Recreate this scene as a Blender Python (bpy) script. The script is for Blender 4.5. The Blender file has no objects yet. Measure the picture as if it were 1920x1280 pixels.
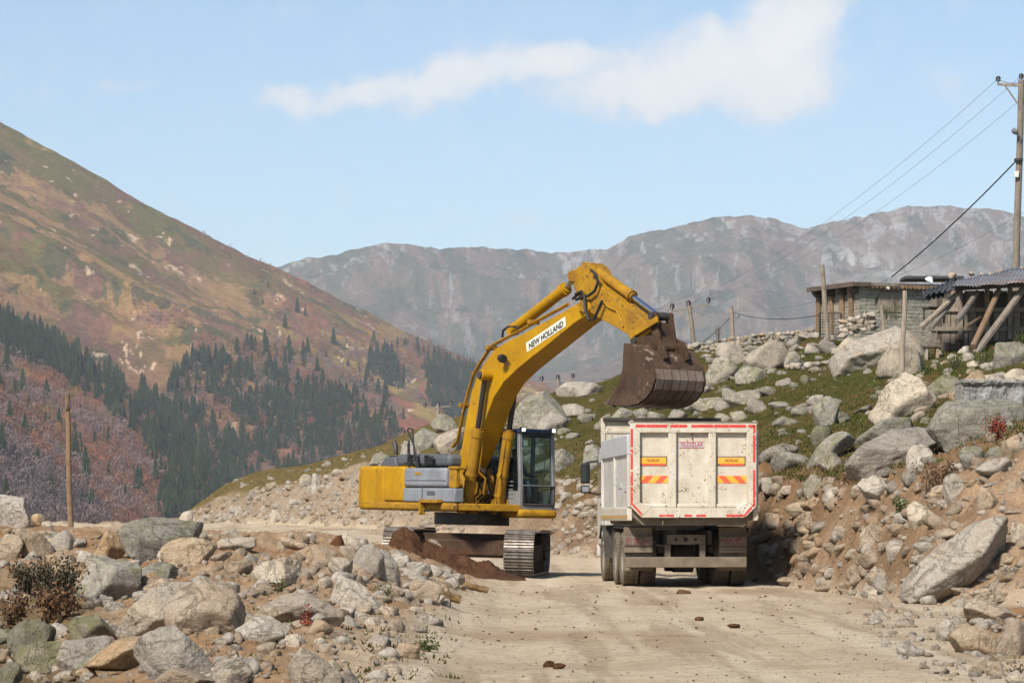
import bpy, bmesh, math, random
import numpy as np
from mathutils import Vector, Matrix

random.seed(7)
rng = np.random.default_rng(7)
scene = bpy.context.scene
col = scene.collection
R = math.radians

# ------------------------------------------------------------------ camera, sky, sun, exposure
F = 5867.0            # focal length in photo pixels (110 mm on a 36 mm frame)
HZ = 975.0            # row of the horizon
CZ = 1.3              # eye height above the road
cam_data = bpy.data.cameras.new('camera')
cam_data.sensor_width = 36.0
cam_data.lens = 36.0 * F / 1920.0
cam_data.shift_y = (HZ - 640.0) / 1920.0
cam_data.clip_start = 0.5
cam_data.clip_end = 30000.0
cam = bpy.data.objects.new('camera', cam_data)
cam.location = (0, 0, CZ)
cam.rotation_euler = (R(90), 0, 0)
col.objects.link(cam)
scene.camera = cam

SUN = Vector((-0.38, -0.66, 0.72)).normalized()
sun_data = bpy.data.lights.new('sun', 'SUN')
sun_data.energy = 3.3
sun_data.angle = R(7.0)
sun_data.color = (1.0, 0.94, 0.85)
sun = bpy.data.objects.new('sun', sun_data)
sun.rotation_euler = SUN.to_track_quat('Z', 'Y').to_euler()
sun.location = (-40, 0, 60)
col.objects.link(sun)

world = bpy.data.worlds.new('World')
scene.world = world
world.use_nodes = True

def build_world():
    nt = world.node_tree
    nt.nodes.clear()
    N = nt.nodes.new
    L = nt.links.new
    out = N('ShaderNodeOutputWorld')
    bg = N('ShaderNodeBackground')
    bg.inputs['Strength'].default_value = 0.0755
    L(bg.outputs[0], out.inputs[0])
    sky = N('ShaderNodeTexSky')
    sky.sky_type = 'NISHITA'
    sky.sun_disc = False
    sky.sun_elevation = math.asin(SUN.z)
    sky.sun_rotation = math.atan2(SUN.x, SUN.y)
    sky.altitude = 1900
    sky.air_density = 1.0
    sky.dust_density = 1.8
    sky.ozone_density = 2.0
    tc = N('ShaderNodeTexCoord')
    sep = N('ShaderNodeSeparateXYZ')
    L(tc.outputs['Generated'], sep.inputs[0])
    def mth(op, a, b=None, c=None, clamp=False):
        n = N('ShaderNodeMath'); n.operation = op; n.use_clamp = clamp
        for i, v in enumerate((a, b, c)):
            if v is None: continue
            if isinstance(v, (int, float)): n.inputs[i].default_value = v
            else: L(v, n.inputs[i])
        return n.outputs[0]
    az = mth('DIVIDE', sep.outputs['X'], sep.outputs['Y'])
    el = mth('DIVIDE', sep.outputs['Z'], sep.outputs['Y'])
    comb = N('ShaderNodeCombineXYZ'); L(az, comb.inputs[0]); L(el, comb.inputs[1])
    def noise(vec, scale, detail, rough, dist=0.0):
        n = N('ShaderNodeTexNoise'); L(vec, n.inputs['Vector'])
        n.inputs['Scale'].default_value = scale; n.inputs['Detail'].default_value = detail
        n.inputs['Roughness'].default_value = rough; n.inputs['Distortion'].default_value = dist
        return n
    # slow warp of the sky coordinate so that cloud edges curl
    w = noise(comb.outputs[0], 28.0, 5.0, 0.6)
    ws = N('ShaderNodeVectorMath'); ws.operation = 'SUBTRACT'; L(w.outputs['Color'], ws.inputs[0]); ws.inputs[1].default_value = (0.5, 0.5, 0.5)
    wm = N('ShaderNodeVectorMath'); wm.operation = 'SCALE'; L(ws.outputs[0], wm.inputs[0]); wm.inputs['Scale'].default_value = 0.030
    wa = N('ShaderNodeVectorMath'); wa.operation = 'ADD'; L(comb.outputs[0], wa.inputs[0]); L(wm.outputs[0], wa.inputs[1])
    blobs = [  # px, py, half-width, half-height, tilt, weight of one cloud puff
        (1475, 55, 160, 78, 32, 1.2), (1300, 130, 210, 82, 12, 1.15), (1450, 130, 140, 82, 20, 1.1),
        (1180, 170, 190, 52, 8, 0.92), (1020, 130, 160, 52, 12, 0.92), (860, 150, 140, 52, 12, 0.86), (690, 165, 180, 44, 10, 0.74),
        (560, 185, 120, 32, 8, 0.62), (230, 160, 120, 22, 5, 0.30), (80, 155, 80, 25, 12, 0.28),
        (1790, 165, 100, 50, 10, 0.34), (1000, 405, 260, 35, 2, 0.26)]
    acc = None
    for (px, py, hw, hh, tilt, wt) in blobs:
        m = N('ShaderNodeMapping'); m.vector_type = 'TEXTURE'
        L(wa.outputs[0], m.inputs['Vector'])
        m.inputs['Location'].default_value = ((px - 960) / F, (HZ - py) / F, 0)
        m.inputs['Rotation'].default_value = (0, 0, R(tilt))
        m.inputs['Scale'].default_value = (hw / F, hh / F, 1)
        ln = N('ShaderNodeVectorMath'); ln.operation = 'LENGTH'; L(m.outputs[0], ln.inputs[0])
        v = mth('MULTIPLY', mth('SUBTRACT', 1.35, ln.outputs['Value'], clamp=True), wt)
        acc = v if acc is None else mth('SMOOTH_MAX', acc, v, 0.25)
    fine = noise(wa.outputs[0], 80.0, 12.0, 0.66)
    broad = noise(comb.outputs[0], 9.0, 4.0, 0.55)
    dens = mth('ADD', acc, mth('MULTIPLY', mth('SUBTRACT', fine.outputs['Fac'], 0.5), 1.15))
    mr = N('ShaderNodeMapRange'); mr.interpolation_type = 'SMOOTHSTEP'; L(dens, mr.inputs['Value'])
    mr.inputs['From Min'].default_value = 0.10; mr.inputs['From Max'].default_value = 0.86
    # thin veils over the whole sky
    veil = N('ShaderNodeMapRange'); L(broad.outputs['Fac'], veil.inputs['Value'])
    veil.inputs['From Min'].default_value = 0.52; veil.inputs['From Max'].default_value = 0.85; veil.inputs['To Max'].default_value = 0.22
    front = mth('GREATER_THAN', sep.outputs['Y'], 0.02)
    up = mth('GREATER_THAN', sep.outputs['Z'], 0.0)
    cover = mth('MULTIPLY', mth('MULTIPLY', mth('MAXIMUM', mr.outputs[0], veil.outputs[0]), front), up, clamp=True)
    cover = mth('MULTIPLY', cover, 0.94)
    shade = N('ShaderNodeMapRange'); L(dens, shade.inputs['Value'])
    shade.inputs['From Min'].default_value = 0.2; shade.inputs['From Max'].default_value = 1.35
    cc = N('ShaderNodeMix'); cc.data_type = 'RGBA'; L(shade.outputs[0], cc.inputs['Factor'])
    cc.inputs[6].default_value = (4.9, 5.2, 5.7, 1); cc.inputs[7].default_value = (6.3, 6.3, 6.2, 1)
    mix = N('ShaderNodeMix'); mix.data_type = 'RGBA'; L(cover, mix.inputs['Factor'])
    tint = N('ShaderNodeMix'); tint.data_type = 'RGBA'; tint.blend_type = 'MULTIPLY'; tint.inputs[0].default_value = 1.0
    L(sky.outputs[0], tint.inputs[6]); tint.inputs[7].default_value = (1.0, 0.985, 0.92, 1)
    L(tint.outputs[2], mix.inputs[6]); L(cc.outputs[2], mix.inputs[7])
    L(mix.outputs[2], bg.inputs['Color'])
build_world()

vs = scene.view_settings
vs.view_transform = 'Standard'
vs.look = 'None'
vs.exposure = 1.12
vs.gamma = 1.0
vs.use_curve_mapping = False
scene.cycles.volume_bounces = 0
scene.cycles.max_bounces = 6
scene.cycles.diffuse_bounces = 3
scene.cycles.transparent_max_bounces = 8

# ------------------------------------------------------------------ helpers
def P(px, py, d):
    """world point at distance d that the camera sees at photo pixel (px, py)"""
    return Vector(((px - 960) * d / F, d, CZ + (HZ - py) * d / F))

def tag(o, label=None, cat=None, group=None, kind=None):
    if label: o['label'] = label
    if cat: o['category'] = cat
    if group: o['group'] = group
    if kind: o['kind'] = kind
    return o

def empty(name, loc=(0, 0, 0), rz=0.0, parent=None):
    o = bpy.data.objects.new(name, None)
    o.empty_display_size = 0.2
    o.location = loc
    o.rotation_euler = (0, 0, rz)
    if parent is not None: o.parent = parent
    col.objects.link(o)
    return o

def link(name, me, parent=None):
    o = bpy.data.objects.new(name, me)
    if parent is not None: o.parent = parent
    col.objects.link(o)
    return o

def fast_mesh(name, V, T, mats=None, midx=None, smooth=True, cols=None):
    """mesh from numpy arrays: V (n,3), T (m,3) or (m,4)"""
    V = np.asarray(V, np.float32); T = np.asarray(T, np.int32)
    me = bpy.data.meshes.new(name)
    k = T.shape[1]
    me.vertices.add(len(V)); me.vertices.foreach_set('co', V.ravel())
    me.loops.add(T.size); me.loops.foreach_set('vertex_index', T.ravel())
    me.polygons.add(len(T))
    me.polygons.foreach_set('loop_start', np.arange(0, T.size, k, dtype=np.int32))
    me.polygons.foreach_set('loop_total', np.full(len(T), k, np.int32))
    me.polygons.foreach_set('use_smooth', np.full(len(T), smooth, bool))
    if mats:
        for m in (mats if isinstance(mats, (list, tuple)) else [mats]): me.materials.append(m)
    if midx is not None: me.polygons.foreach_set('material_index', np.asarray(midx, np.int32))
    me.update(calc_edges=True)
    if cols is not None:
        a = me.color_attributes.new('Col', 'FLOAT_COLOR', 'POINT')
        c = np.ones((len(V), 4), np.float32); c[:, :3] = cols
        a.data.foreach_set('color', c.ravel())
    return me

class MB:
    """collects shapes, builds ONE mesh object"""
    def __init__(s): s.v = []; s.f = []
    def add(s, vs_, fs):
        b = len(s.v); s.v += [tuple(p) for p in vs_]; s.f += [tuple(b + i for i in q) for q in fs]; return s
    def box(s, c, size, M=None):
        x, y, z = (k / 2 for k in size)
        pts = [Vector((sx * x, sy * y, sz * z)) for sx in (-1, 1) for sy in (-1, 1) for sz in (-1, 1)]
        if M is not None: pts = [M @ p for p in pts]
        pts = [p + Vector(c) for p in pts]
        return s.add(pts, [(0, 1, 3, 2), (4, 6, 7, 5), (0, 4, 5, 1), (2, 3, 7, 6), (0, 2, 6, 4), (1, 5, 7, 3)])
    def rng(s, x0, x1, y0, y1, z0, z1):
        return s.box(((x0 + x1) / 2, (y0 + y1) / 2, (z0 + z1) / 2), (abs(x1 - x0), abs(y1 - y0), abs(z1 - z0)))
    def prism(s, prof, y0, y1):
        """profile in local (x, z) extruded along local y"""
        n = len(prof)
        area = sum(prof[i][0] * prof[(i + 1) % n][1] - prof[(i + 1) % n][0] * prof[i][1] for i in range(n))
        if area < 0: prof = prof[::-1]
        a = [(p[0], y0, p[1]) for p in prof]; b = [(p[0], y1, p[1]) for p in prof]
        fs = [tuple(range(n)), tuple(range(2 * n - 1, n - 1, -1))]
        fs += [(i, n + i, n + (i + 1) % n, (i + 1) % n) for i in range(n)]
        return s.add(a + b, fs)
    def face_x(s, prof, x0, x1):
        """profile in local (y, z) extruded along local x"""
        n = len(prof)
        a = [(x0, p[0], p[1]) for p in prof]; b = [(x1, p[0], p[1]) for p in prof]
        fs = [tuple(range(n - 1, -1, -1)), tuple(range(n, 2 * n))] + [(i, (i + 1) % n, n + (i + 1) % n, n + i) for i in range(n)]
        return s.add(a + b, fs)
    def tube(s, pts, r, n=10, cap=True):
        pts = [Vector(p) for p in pts]
        rs = r if isinstance(r, (list, tuple)) else [r] * len(pts)
        b = len(s.v); prev = None
        for i, p in enumerate(pts):
            t = (pts[min(i + 1, len(pts) - 1)] - pts[max(i - 1, 0)]).normalized()
            if prev is None:
                a = t.orthogonal().normalized()
            else:
                a = prev - t * prev.dot(t)
                a = a.normalized() if a.length > 1e-6 else t.orthogonal().normalized()
            prev = a; c = t.cross(a)
            for k in range(n):
                th = 2 * math.pi * k / n
                s.v.append(tuple(p + (a * math.cos(th) + c * math.sin(th)) * rs[i]))
        for i in range(len(pts) - 1):
            for k in range(n):
                k2 = (k + 1) % n
                s.f.append((b + i * n + k, b + i * n + k2, b + (i + 1) * n + k2, b + (i + 1) * n + k))
        if cap:
            s.f.append(tuple(b + k for k in range(n - 1, -1, -1)))
            s.f.append(tuple(b + (len(pts) - 1) * n + k for k in range(n)))
        return s
    def bar(s, p, q, w, h, up=(0, 0, 1)):
        p = Vector(p); q = Vector(q); t = (q - p).normalized(); u = Vector(up)
        sd = t.cross(u)
        sd = sd.normalized() if sd.length > 1e-4 else t.orthogonal().normalized()
        u = sd.cross(t)
        pts = [e + sd * (a * w / 2) + u * (b * h / 2) for e in (p, q) for a in (-1, 1) for b in (-1, 1)]
        return s.add(pts, [(0, 1, 3, 2), (4, 6, 7, 5), (0, 4, 5, 1), (2, 3, 7, 6), (0, 2, 6, 4), (1, 5, 7, 3)])
    def build(s, name, mat, parent=None, bevel=0.0, smooth=False, seg=2):
        me = bpy.data.meshes.new(name)
        me.from_pydata(s.v, [], s.f)
        if mat is not None: me.materials.append(mat)
        bm = bmesh.new(); bm.from_mesh(me)
        bmesh.ops.recalc_face_normals(bm, faces=bm.faces)
        bm.to_mesh(me); bm.free()
        o = link(name, me, parent)
        if smooth:
            me.polygons.foreach_set('use_smooth', [True] * len(me.polygons))
            me.set_sharp_from_angle(angle=R(42))
        if bevel > 0:
            m = o.modifiers.new('bevel', 'BEVEL'); m.width = bevel; m.segments = seg; m.limit_method = 'ANGLE'; m.angle_limit = R(35)
            m.harden_normals = False
            me.polygons.foreach_set('use_smooth', [True] * len(me.polygons))
            me.set_sharp_from_angle(angle=R(50))
        return o

# ---- numpy value noise
def _h(*a):
    n = 0
    for v, k in zip(a, (374761393, 668265263, 2147483647 - 6789)):
        n = n + v.astype(np.int64) * k
    n = (n ^ (n >> 13)) * 1274126177
    n = (n ^ (n >> 16)) & 0xffffff
    return n / float(0xffffff)

def vnoise2(x, y):
    xi = np.floor(x); yi = np.floor(y); fx = x - xi; fy = y - yi
    fx = fx * fx * (3 - 2 * fx); fy = fy * fy * (3 - 2 * fy)
    a = _h(xi, yi); b = _h(xi + 1, yi); c = _h(xi, yi + 1); d = _h(xi + 1, yi + 1)
    return (a * (1 - fx) + b * fx) * (1 - fy) + (c * (1 - fx) + d * fx) * fy

def fbm2(x, y, oct=5, rough=0.5):
    s = 0; amp = 1; tot = 0
    for i in range(oct):
        s = s + amp * (vnoise2(x + 17.3 * i, y - 9.1 * i) * 2 - 1); tot += amp; amp *= rough; x = x * 2.03; y = y * 2.03
    return s / tot

def vnoise3(p):
    i = np.floor(p); f = p - i; f = f * f * (3 - 2 * f)
    r = 0
    for dx in (0, 1):
        for dy in (0, 1):
            for dz in (0, 1):
                w = (f[:, 0] if dx else 1 - f[:, 0]) * (f[:, 1] if dy else 1 - f[:, 1]) * (f[:, 2] if dz else 1 - f[:, 2])
                r = r + w * _h(i[:, 0] + dx, i[:, 1] + dy, i[:, 2] + dz)
    return r

def fbm3(p, oct=4, rough=0.5):
    s = 0; amp = 1; tot = 0
    for k in range(oct):
        s = s + amp * (vnoise3(p + 13.7 * k) * 2 - 1); tot += amp; amp *= rough; p = p * 2.05
    return s / tot

def sstep(a, b, x):
    t = np.clip((x - a) / (b - a), 0, 1); return t * t * (3 - 2 * t)

# ---- materials
class NT:
    def __init__(s, name):
        s.m = bpy.data.materials.new(name); s.m.use_nodes = True
        s.t = s.m.node_tree; s.b = s.t.nodes['Principled BSDF']
        s.b.inputs['Specular IOR Level'].default_value = 0.3
    def n(s, k): return s.t.nodes.new(k)
    def l(s, a, b): s.t.links.new(a, b)
    def pos(s):
        return s.n('ShaderNodeNewGeometry').outputs['Position']
    def obj(s):
        return s.n('ShaderNodeTexCoord').outputs['Object']
    def map(s, v, scale, rot=(0, 0, 0)):
        m = s.n('ShaderNodeMapping'); s.l(v, m.inputs['Vector']); m.inputs['Scale'].default_value = scale; m.inputs['Rotation'].default_value = rot
        return m.outputs[0]
    def noise(s, v, scale, detail=4, rough=0.55, dist=0.0):
        n = s.n('ShaderNodeTexNoise'); s.l(v, n.inputs['Vector'])
        n.inputs['Scale'].default_value = scale; n.inputs['Detail'].default_value = detail; n.inputs['Roughness'].default_value = rough
        n.inputs['Distortion'].default_value = dist
        return n.outputs['Fac']
    def ramp(s, fac, stops):
        r = s.n('ShaderNodeValToRGB'); s.l(fac, r.inputs[0])
        e = r.color_ramp.elements
        while len(e) < len(stops): e.new(0.5)
        for el, (p, c) in zip(e, stops): el.position = p; el.color = (*c, 1) if len(c) == 3 else c
        return r.outputs[0]
    def rangef(s, v, a, b, lo=0.0, hi=1.0):
        m = s.n('ShaderNodeMapRange'); s.l(v, m.inputs[0])
        m.inputs[1].default_value = a; m.inputs[2].default_value = b; m.inputs[3].default_value = lo; m.inputs[4].default_value = hi
        return m.outputs[0]
    def mix(s, fac, a, b, mode='MIX'):
        m = s.n('ShaderNodeMix'); m.data_type = 'RGBA'; m.blend_type = mode
        for v, i in ((fac, 0), (a, 6), (b, 7)):
            if isinstance(v, (int, float)): m.inputs[i].default_value = v
            elif isinstance(v, tuple): m.inputs[i].default_value = (*v, 1)
            else: s.l(v, m.inputs[i])
        return m.outputs[2]
    def math(s, op, a, b=0.0, clamp=False):
        m = s.n('ShaderNodeMath'); m.operation = op; m.use_clamp = clamp
        for v, i in ((a, 0), (b, 1)):
            if isinstance(v, (int, float)): m.inputs[i].default_value = v
            else: s.l(v, m.inputs[i])
        return m.outputs[0]
    def bump(s, h, dist, strength=1.0, prev=None):
        b = s.n('ShaderNodeBump'); s.l(h, b.inputs['Height']); b.inputs['Distance'].default_value = dist; b.inputs['Strength'].default_value = strength
        if prev is not None: s.l(prev, b.inputs['Normal'])
        return b.outputs[0]
    def done(s, colr, rough=0.85, normal=None, metal=0.0):
        if isinstance(colr, tuple): s.b.inputs['Base Color'].default_value = (*colr, 1)
        else: s.l(colr, s.b.inputs['Base Color'])
        if isinstance(rough, (int, float)): s.b.inputs['Roughness'].default_value = rough
        else: s.l(rough, s.b.inputs['Roughness'])
        s.b.inputs['Metallic'].default_value = metal
        if normal is not None: s.l(normal, s.b.inputs['Normal'])
        return s.m

def paint(name, base, dark, spot=None, spot_amt=0.35, rough=0.5, scale=2.0, bump=0.002, streak=True, spec=0.35, spot_scale=7.0):
    """worn paint: blotchy tone, dust, chipped spots"""
    t = NT(name); v = t.obj()
    c = t.ramp(t.noise(v, scale, 6, 0.65), [(0.32, dark), (0.68, base)])
    if streak:
        st = t.noise(t.map(v, (scale * 4, scale * 4, scale * 0.5)), 1.0, 5, 0.6)
        c = t.mix(t.rangef(st, 0.52, 0.75, 0, 0.55), c, dark)
    if spot:
        sp = t.math('ADD', t.noise(v, scale * spot_scale, 8, 0.75), t.rangef(t.noise(v, scale * spot_scale * 0.13, 4, 0.6), 0.3, 0.7, -0.09, 0.09))
        edge = 0.5 + (1 - spot_amt) * 0.25
        c = t.mix(t.rangef(sp, edge, edge + 0.05), c, spot)
    t.b.inputs['Specular IOR Level'].default_value = spec
    return t.done(c, rough, t.bump(t.noise(v, scale * 10, 4), bump))

def rock_mat(name, a, b, c, lichen=(0.25, 0.26, 0.12), amt=0.0, dark=(0.05, 0.045, 0.04), dark_amt=0.3, white=0.25):
    t = NT(name); p = t.pos()
    oi = t.n('ShaderNodeObjectInfo')
    big = t.noise(p, 1.3, 6, 0.65, 0.2)
    colr = t.ramp(big, [(0.28, a), (0.5, b), (0.72, c)])
    mid = t.noise(p, 11.0, 8, 0.75)
    colr = t.mix(t.rangef(mid, 0.35, 0.7, 0.0, 0.8), colr, t.mix(1.0, colr, (0.62, 0.60, 0.58), 'MULTIPLY'))
    wn = t.noise(p, 4.2, 7, 0.76, 0.1)
    colr = t.mix(t.rangef(wn, 0.60, 0.68, 0, white), colr, (0.52, 0.50, 0.47))
    dn = t.noise(p, 6.5, 8, 0.78, 0.1)
    colr = t.mix(t.rangef(dn, 0.66 - 0.1 * dark_amt, 0.72, 0, 0.75), colr, dark)
    if amt > 0:
        nz = t.n('ShaderNodeSeparateXYZ'); t.l(t.n('ShaderNodeNewGeometry').outputs['Normal'], nz.inputs[0])
        ln = t.noise(p, 5.0, 7, 0.72, 0.3)
        f = t.math('MULTIPLY', t.rangef(ln, 0.60 - 0.24 * amt, 0.70 - 0.16 * amt), t.rangef(nz.outputs['Z'], -0.35, 0.5, 0.25, 0.9))
        ln2 = t.noise(p, 16.0, 3, 0.6)
        colr = t.mix(f, colr, t.mix(ln2, lichen, tuple(k * 0.55 for k in lichen)))
    ck = t.math('ABSOLUTE', t.math('SUBTRACT', t.noise(p, 1.7, 7, 0.6, 1.2), 0.5))
    colr = t.mix(t.math('MULTIPLY', t.rangef(ck, 0.0, 0.010, 0.5, 0.0), t.rangef(big, 0.42, 0.6)), colr, dark)
    sp = t.noise(p, 38.0, 3, 0.6)
    colr = t.mix(t.rangef(sp, 0.35, 0.65, 0.0, 0.5), colr, t.mix(1.0, colr, (0.45, 0.43, 0.42), 'MULTIPLY'))
    colr = t.mix(1.0, colr, t.ramp(oi.outputs['Random'], [(0.0, (0.80, 0.78, 0.76)), (0.5, (1, 1, 1)), (1.0, (1.08, 1.02, 0.92))]), 'MULTIPLY')
    nb = t.bump(t.noise(p, 9.0, 8, 0.68, 0.3), 0.06)
    nb = t.bump(t.noise(p, 42.0, 5, 0.65), 0.016, 1.0, nb)
    nb = t.bump(t.rangef(ck, 0.0, 0.02), 0.012, 1.0, nb)
    t.b.inputs['Specular IOR Level'].default_value = 0.15
    return t.done(colr, 0.92, nb)

M = {}
M['rock_tan'] = rock_mat('tan_rock', (0.36, 0.265, 0.175), (0.44, 0.35, 0.255), (0.50, 0.44, 0.36), amt=0.0, dark_amt=0.1, white=0.35)
M['rock_ochre'] = rock_mat('ochre_rock', (0.37, 0.245, 0.135), (0.43, 0.32, 0.21), (0.47, 0.39, 0.29), amt=0.0, dark_amt=0.1, white=0.3)
M['rock_pale'] = rock_mat('pale_rock', (0.47, 0.40, 0.315), (0.53, 0.48, 0.405), (0.46, 0.38, 0.29), amt=0.0, dark_amt=0.15, white=0.6)
M['rock_grey'] = rock_mat('grey_rock', (0.30, 0.27, 0.23), (0.40, 0.36, 0.31), (0.45, 0.385, 0.30), amt=0.2, dark_amt=0.4, white=0.5)
M['rock_lichen'] = rock_mat('lichen_rock', (0.26, 0.24, 0.205), (0.36, 0.335, 0.29), (0.42, 0.385, 0.335), lichen=(0.25, 0.25, 0.13), amt=0.6, dark_amt=0.4, white=0.4)
M['rock_moss'] = rock_mat('mossy_rock', (0.22, 0.205, 0.155), (0.28, 0.26, 0.20), (0.33, 0.295, 0.24), lichen=(0.20, 0.20, 0.095), amt=0.85, dark_amt=0.5, white=0.15)
M['rock_mud'] = rock_mat('muddy_rock', (0.10, 0.045, 0.02), (0.13, 0.06, 0.028), (0.17, 0.09, 0.05), amt=0.0, dark_amt=0.2, white=0.0)
ROCKS = ['rock_tan', 'rock_ochre', 'rock_pale', 'rock_grey', 'rock_lichen', 'rock_moss', 'rock_mud']

# ------------------------------------------------------------------ near terrain
BANK = np.array([  # px, then (distance, row) of foot, cut top, two slope points, crest
    (-400, 140, 985, 142, 986, 145, 988, 150, 990, 155, 992),
    (300, 137, 982, 139, 982, 142, 983, 146, 984, 150, 985),
    (335, 135, 981, 136, 978, 138, 977, 141, 976, 144, 975),
    (360, 133, 979, 135, 962, 137, 955, 140, 952, 143, 950),
    (430, 126, 980, 130, 925, 131, 914, 133, 907, 136, 902),
    (520, 120, 983, 125, 908, 127, 893, 132, 882, 138, 879),
    (600, 116, 986, 121, 890, 124, 875, 129, 868, 135, 865),
    (700, 112, 990, 117, 870, 120, 853, 125, 843, 132, 838),
    (800, 107, 998, 112, 870, 116, 835, 122, 808, 130, 792),
    (900, 102, 1010, 107, 900, 112, 845, 118, 800, 128, 770),
    (1000, 96, 1028, 101, 940, 110, 855, 118, 790, 128, 748),
    (1100, 90, 1043, 95, 950, 106, 850, 120, 770, 140, 724),
    (1250, 78, 1068, 83, 930, 100, 820, 118, 738, 145, 664),
    (1420, 65, 1092, 70, 890, 95, 775, 115, 695, 145, 642),
    (1540, 58, 1108, 63.5, 895, 88, 775, 108, 705, 130, 634),
    (1690, 50, 1128, 55.5, 885, 75, 780, 95, 700, 124, 630),
    (1820, 48, 1133, 53, 860, 72, 750, 92, 685, 116, 638),
    (1920, 47, 1135, 52, 835, 70, 728, 88, 672, 112, 640),
    (2400, 45, 1140, 50, 800, 65, 690, 80, 635, 105, 605)], float)
BL = np.array([-400, 0, 200, 400, 600, 700, 800, 870, 940, 1010, 1300, 2400], float)
BD = np.array([12, 24, 30, 36, 42, 49, 55, 61, 66, 72, 80, 90, 105, 120, 140, 160], float)
BZ = np.array([
    [-.5, -.5, -.3, -.1, 0, 0, 0, 0, 0, 0, 0, 0],
    [-.2, -.15, -.05, .05, .1, .1, .04, 0, 0, 0, 0, 0],
    [-.15, -.1, 0, .3, .25, .15, .05, 0, 0, 0, 0, 0],
    [0, 0, .3, .6, .45, .3, .12, .03, 0, 0, 0, 0],
    [.3, .35, .65, .85, .7, .5, .25, .06, 0, 0, 0, 0],
    [.85, .85, .95, 1.0, .85, .65, .38, .12, 0, 0, 0, 0],
    [1.1, 1.10, 1.06, 1.03, .93, .78, .48, .2, .03, 0, 0, 0],
    [1.15, 1.15, 1.08, 1.03, .97, .85, .5, .2, .04, 0, 0, 0],
    [1.1, 1.1, 1.06, 1.0, .95, .55, .2, .08, .05, 0.02, 0, 0],
    [1.0, 1.0, 1.05, .95, .80, .22, .06, .05, .05, .04, 0, 0],
    [.8, .85, 1.0, .92, .75, .42, .25, .18, .14, .1, .05, 0],
    [.5, .7, .9, .93, .85, .7, .55, .4, .32, .28, .2, .2],
    [0, .4, .9, 1.02, 1.0, .95, .85, .75, .68, .6, .5, .5],
    [-3, -.5, .95, 1.08, 1.06, 1.04, 1.0, 1, 1, 1, 1, 1],
    [-12, -4, .95, 1.13, 1.12, 1.1, 1.1, 1.1, 1.1, 1.1, 1.1, 1.1],
    [-30, -18, -6, 1.13, 1.12, 1.1, 1.1, 1.1, 1.1, 1.1, 1.1, 1.1]], float)

_gx = np.arange(-420, 2420, 4.0)
def _soft(k):
    v = np.interp(_gx, BANK[:, 0], BANK[:, k])
    w = 14; ker = np.exp(-0.5 * (np.arange(-w, w + 1) / (w / 2.2)) ** 2); ker /= ker.sum()
    return np.convolve(np.pad(v, w, mode='edge'), ker, 'valid')
_BT = [_soft(k) for k in range(1, 11)]
def bank_cols(px):
    return [np.interp(px, _gx, v) for v in _BT]

def base_z(px, d):
    i = np.clip(np.searchsorted(BD, d) - 1, 0, len(BD) - 2)
    t = np.clip((d - BD[i]) / (BD[i + 1] - BD[i]), 0, 1)
    t = t * t * (3 - 2 * t) * 0.5 + t * 0.5
    j = np.clip(np.searchsorted(BL, px) - 1, 0, len(BL) - 2)
    u = np.clip((px - BL[j]) / (BL[j + 1] - BL[j]), 0, 1)
    u = u * u * (3 - 2 * u) * 0.5 + u * 0.5
    a = BZ[i, j] * (1 - u) + BZ[i, j + 1] * u
    b = BZ[i + 1, j] * (1 - u) + BZ[i + 1, j + 1] * u
    return a * (1 - t) + b * t

def terrain(px, d):
    """height, and how much the point is bank / slope / berm, for columns px at distance d"""
    px = np.asarray(px, float); d = np.asarray(d, float)
    c = bank_cols(px)
    dd = c[0::2]; zz = [CZ + (HZ - c[2 * k + 1]) * c[2 * k] / F for k in range(5)]
    zb = base_z(px, d)
    zb = zb + (zz[0] - base_z(px, dd[0])) * sstep(dd[0] - 18, dd[0], d)
    z = zb
    for k in range(4):
        t = np.clip((d - dd[k]) / (dd[k + 1] - dd[k]), 0, 1)
        zs = zz[k] + (zz[k + 1] - zz[k]) * t
        z = np.where(d > dd[k], zs, z)
    z = np.where(d > dd[4], zz[4] + 0.02 * (d - dd[4]) - 0.006 * np.clip(d - dd[4], 0, 1e9) ** 2, z)
    x = (px - 960) * d / F; y = d
    bank = sstep(dd[0] - 0.5, dd[0] + 1.2, d) * (1 - sstep(dd[1], dd[1] + (dd[2] - dd[1]) * 0.35, d))
    hill = sstep(dd[1] - 0.8, dd[1] + 1.0, d)
    berm = sstep(0.03, 0.3, zb) * (1 - sstep(74, 84, d)) * (px < 1000) + sstep(1750, 1880, px) * sstep(28, 33, d) * (1 - sstep(43, 47, d))
    berm = np.maximum(berm, (1 - sstep(560, 800, px + (d - 24) * 6)) * (d < 60))
    berm = np.clip(berm, 0, 1) * (d < dd[0])
    n1 = fbm2(x * 0.55, y * 0.55, 4); n2 = fbm2(x * 2.2 + 40, y * 2.2, 4, 0.6)
    n3 = fbm2(x * 0.12 + 9, y * 0.12 - 5, 3)
    n4 = fbm2(x * 1.1 + 11, y * 0.22 - 3, 3)
    z = z + bank * (0.30 * n1 + 0.20 * n2 - 0.12 * np.abs(n4) + 0.07 * fbm2(x * 6.5, y * 6.5 + z * 3, 3, .6)) + hill * (0.25 * n3 + 0.14 * n1 + 0.035 * n2) + berm * (0.16 * n1 + 0.11 * n2 + .03 * fbm2(x * 7, y * 7, 3))
    road = np.clip(1 - bank - hill - berm, 0, 1)
    rut = fbm2(x * 1.6, y * 0.05, 3)
    rut2 = -np.exp(-((np.mod(x + .25 * n3 + 8.6, 2.9) - .62) / .16) ** 2) * sstep(-.3, .2, fbm2(x * .8, y * .12, 2))
    z = z + road * (0.014 * n2 + 0.024 * rut + 0.012 * n1 + .03 * rut2)
    return z, bank, hill, berm

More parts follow.
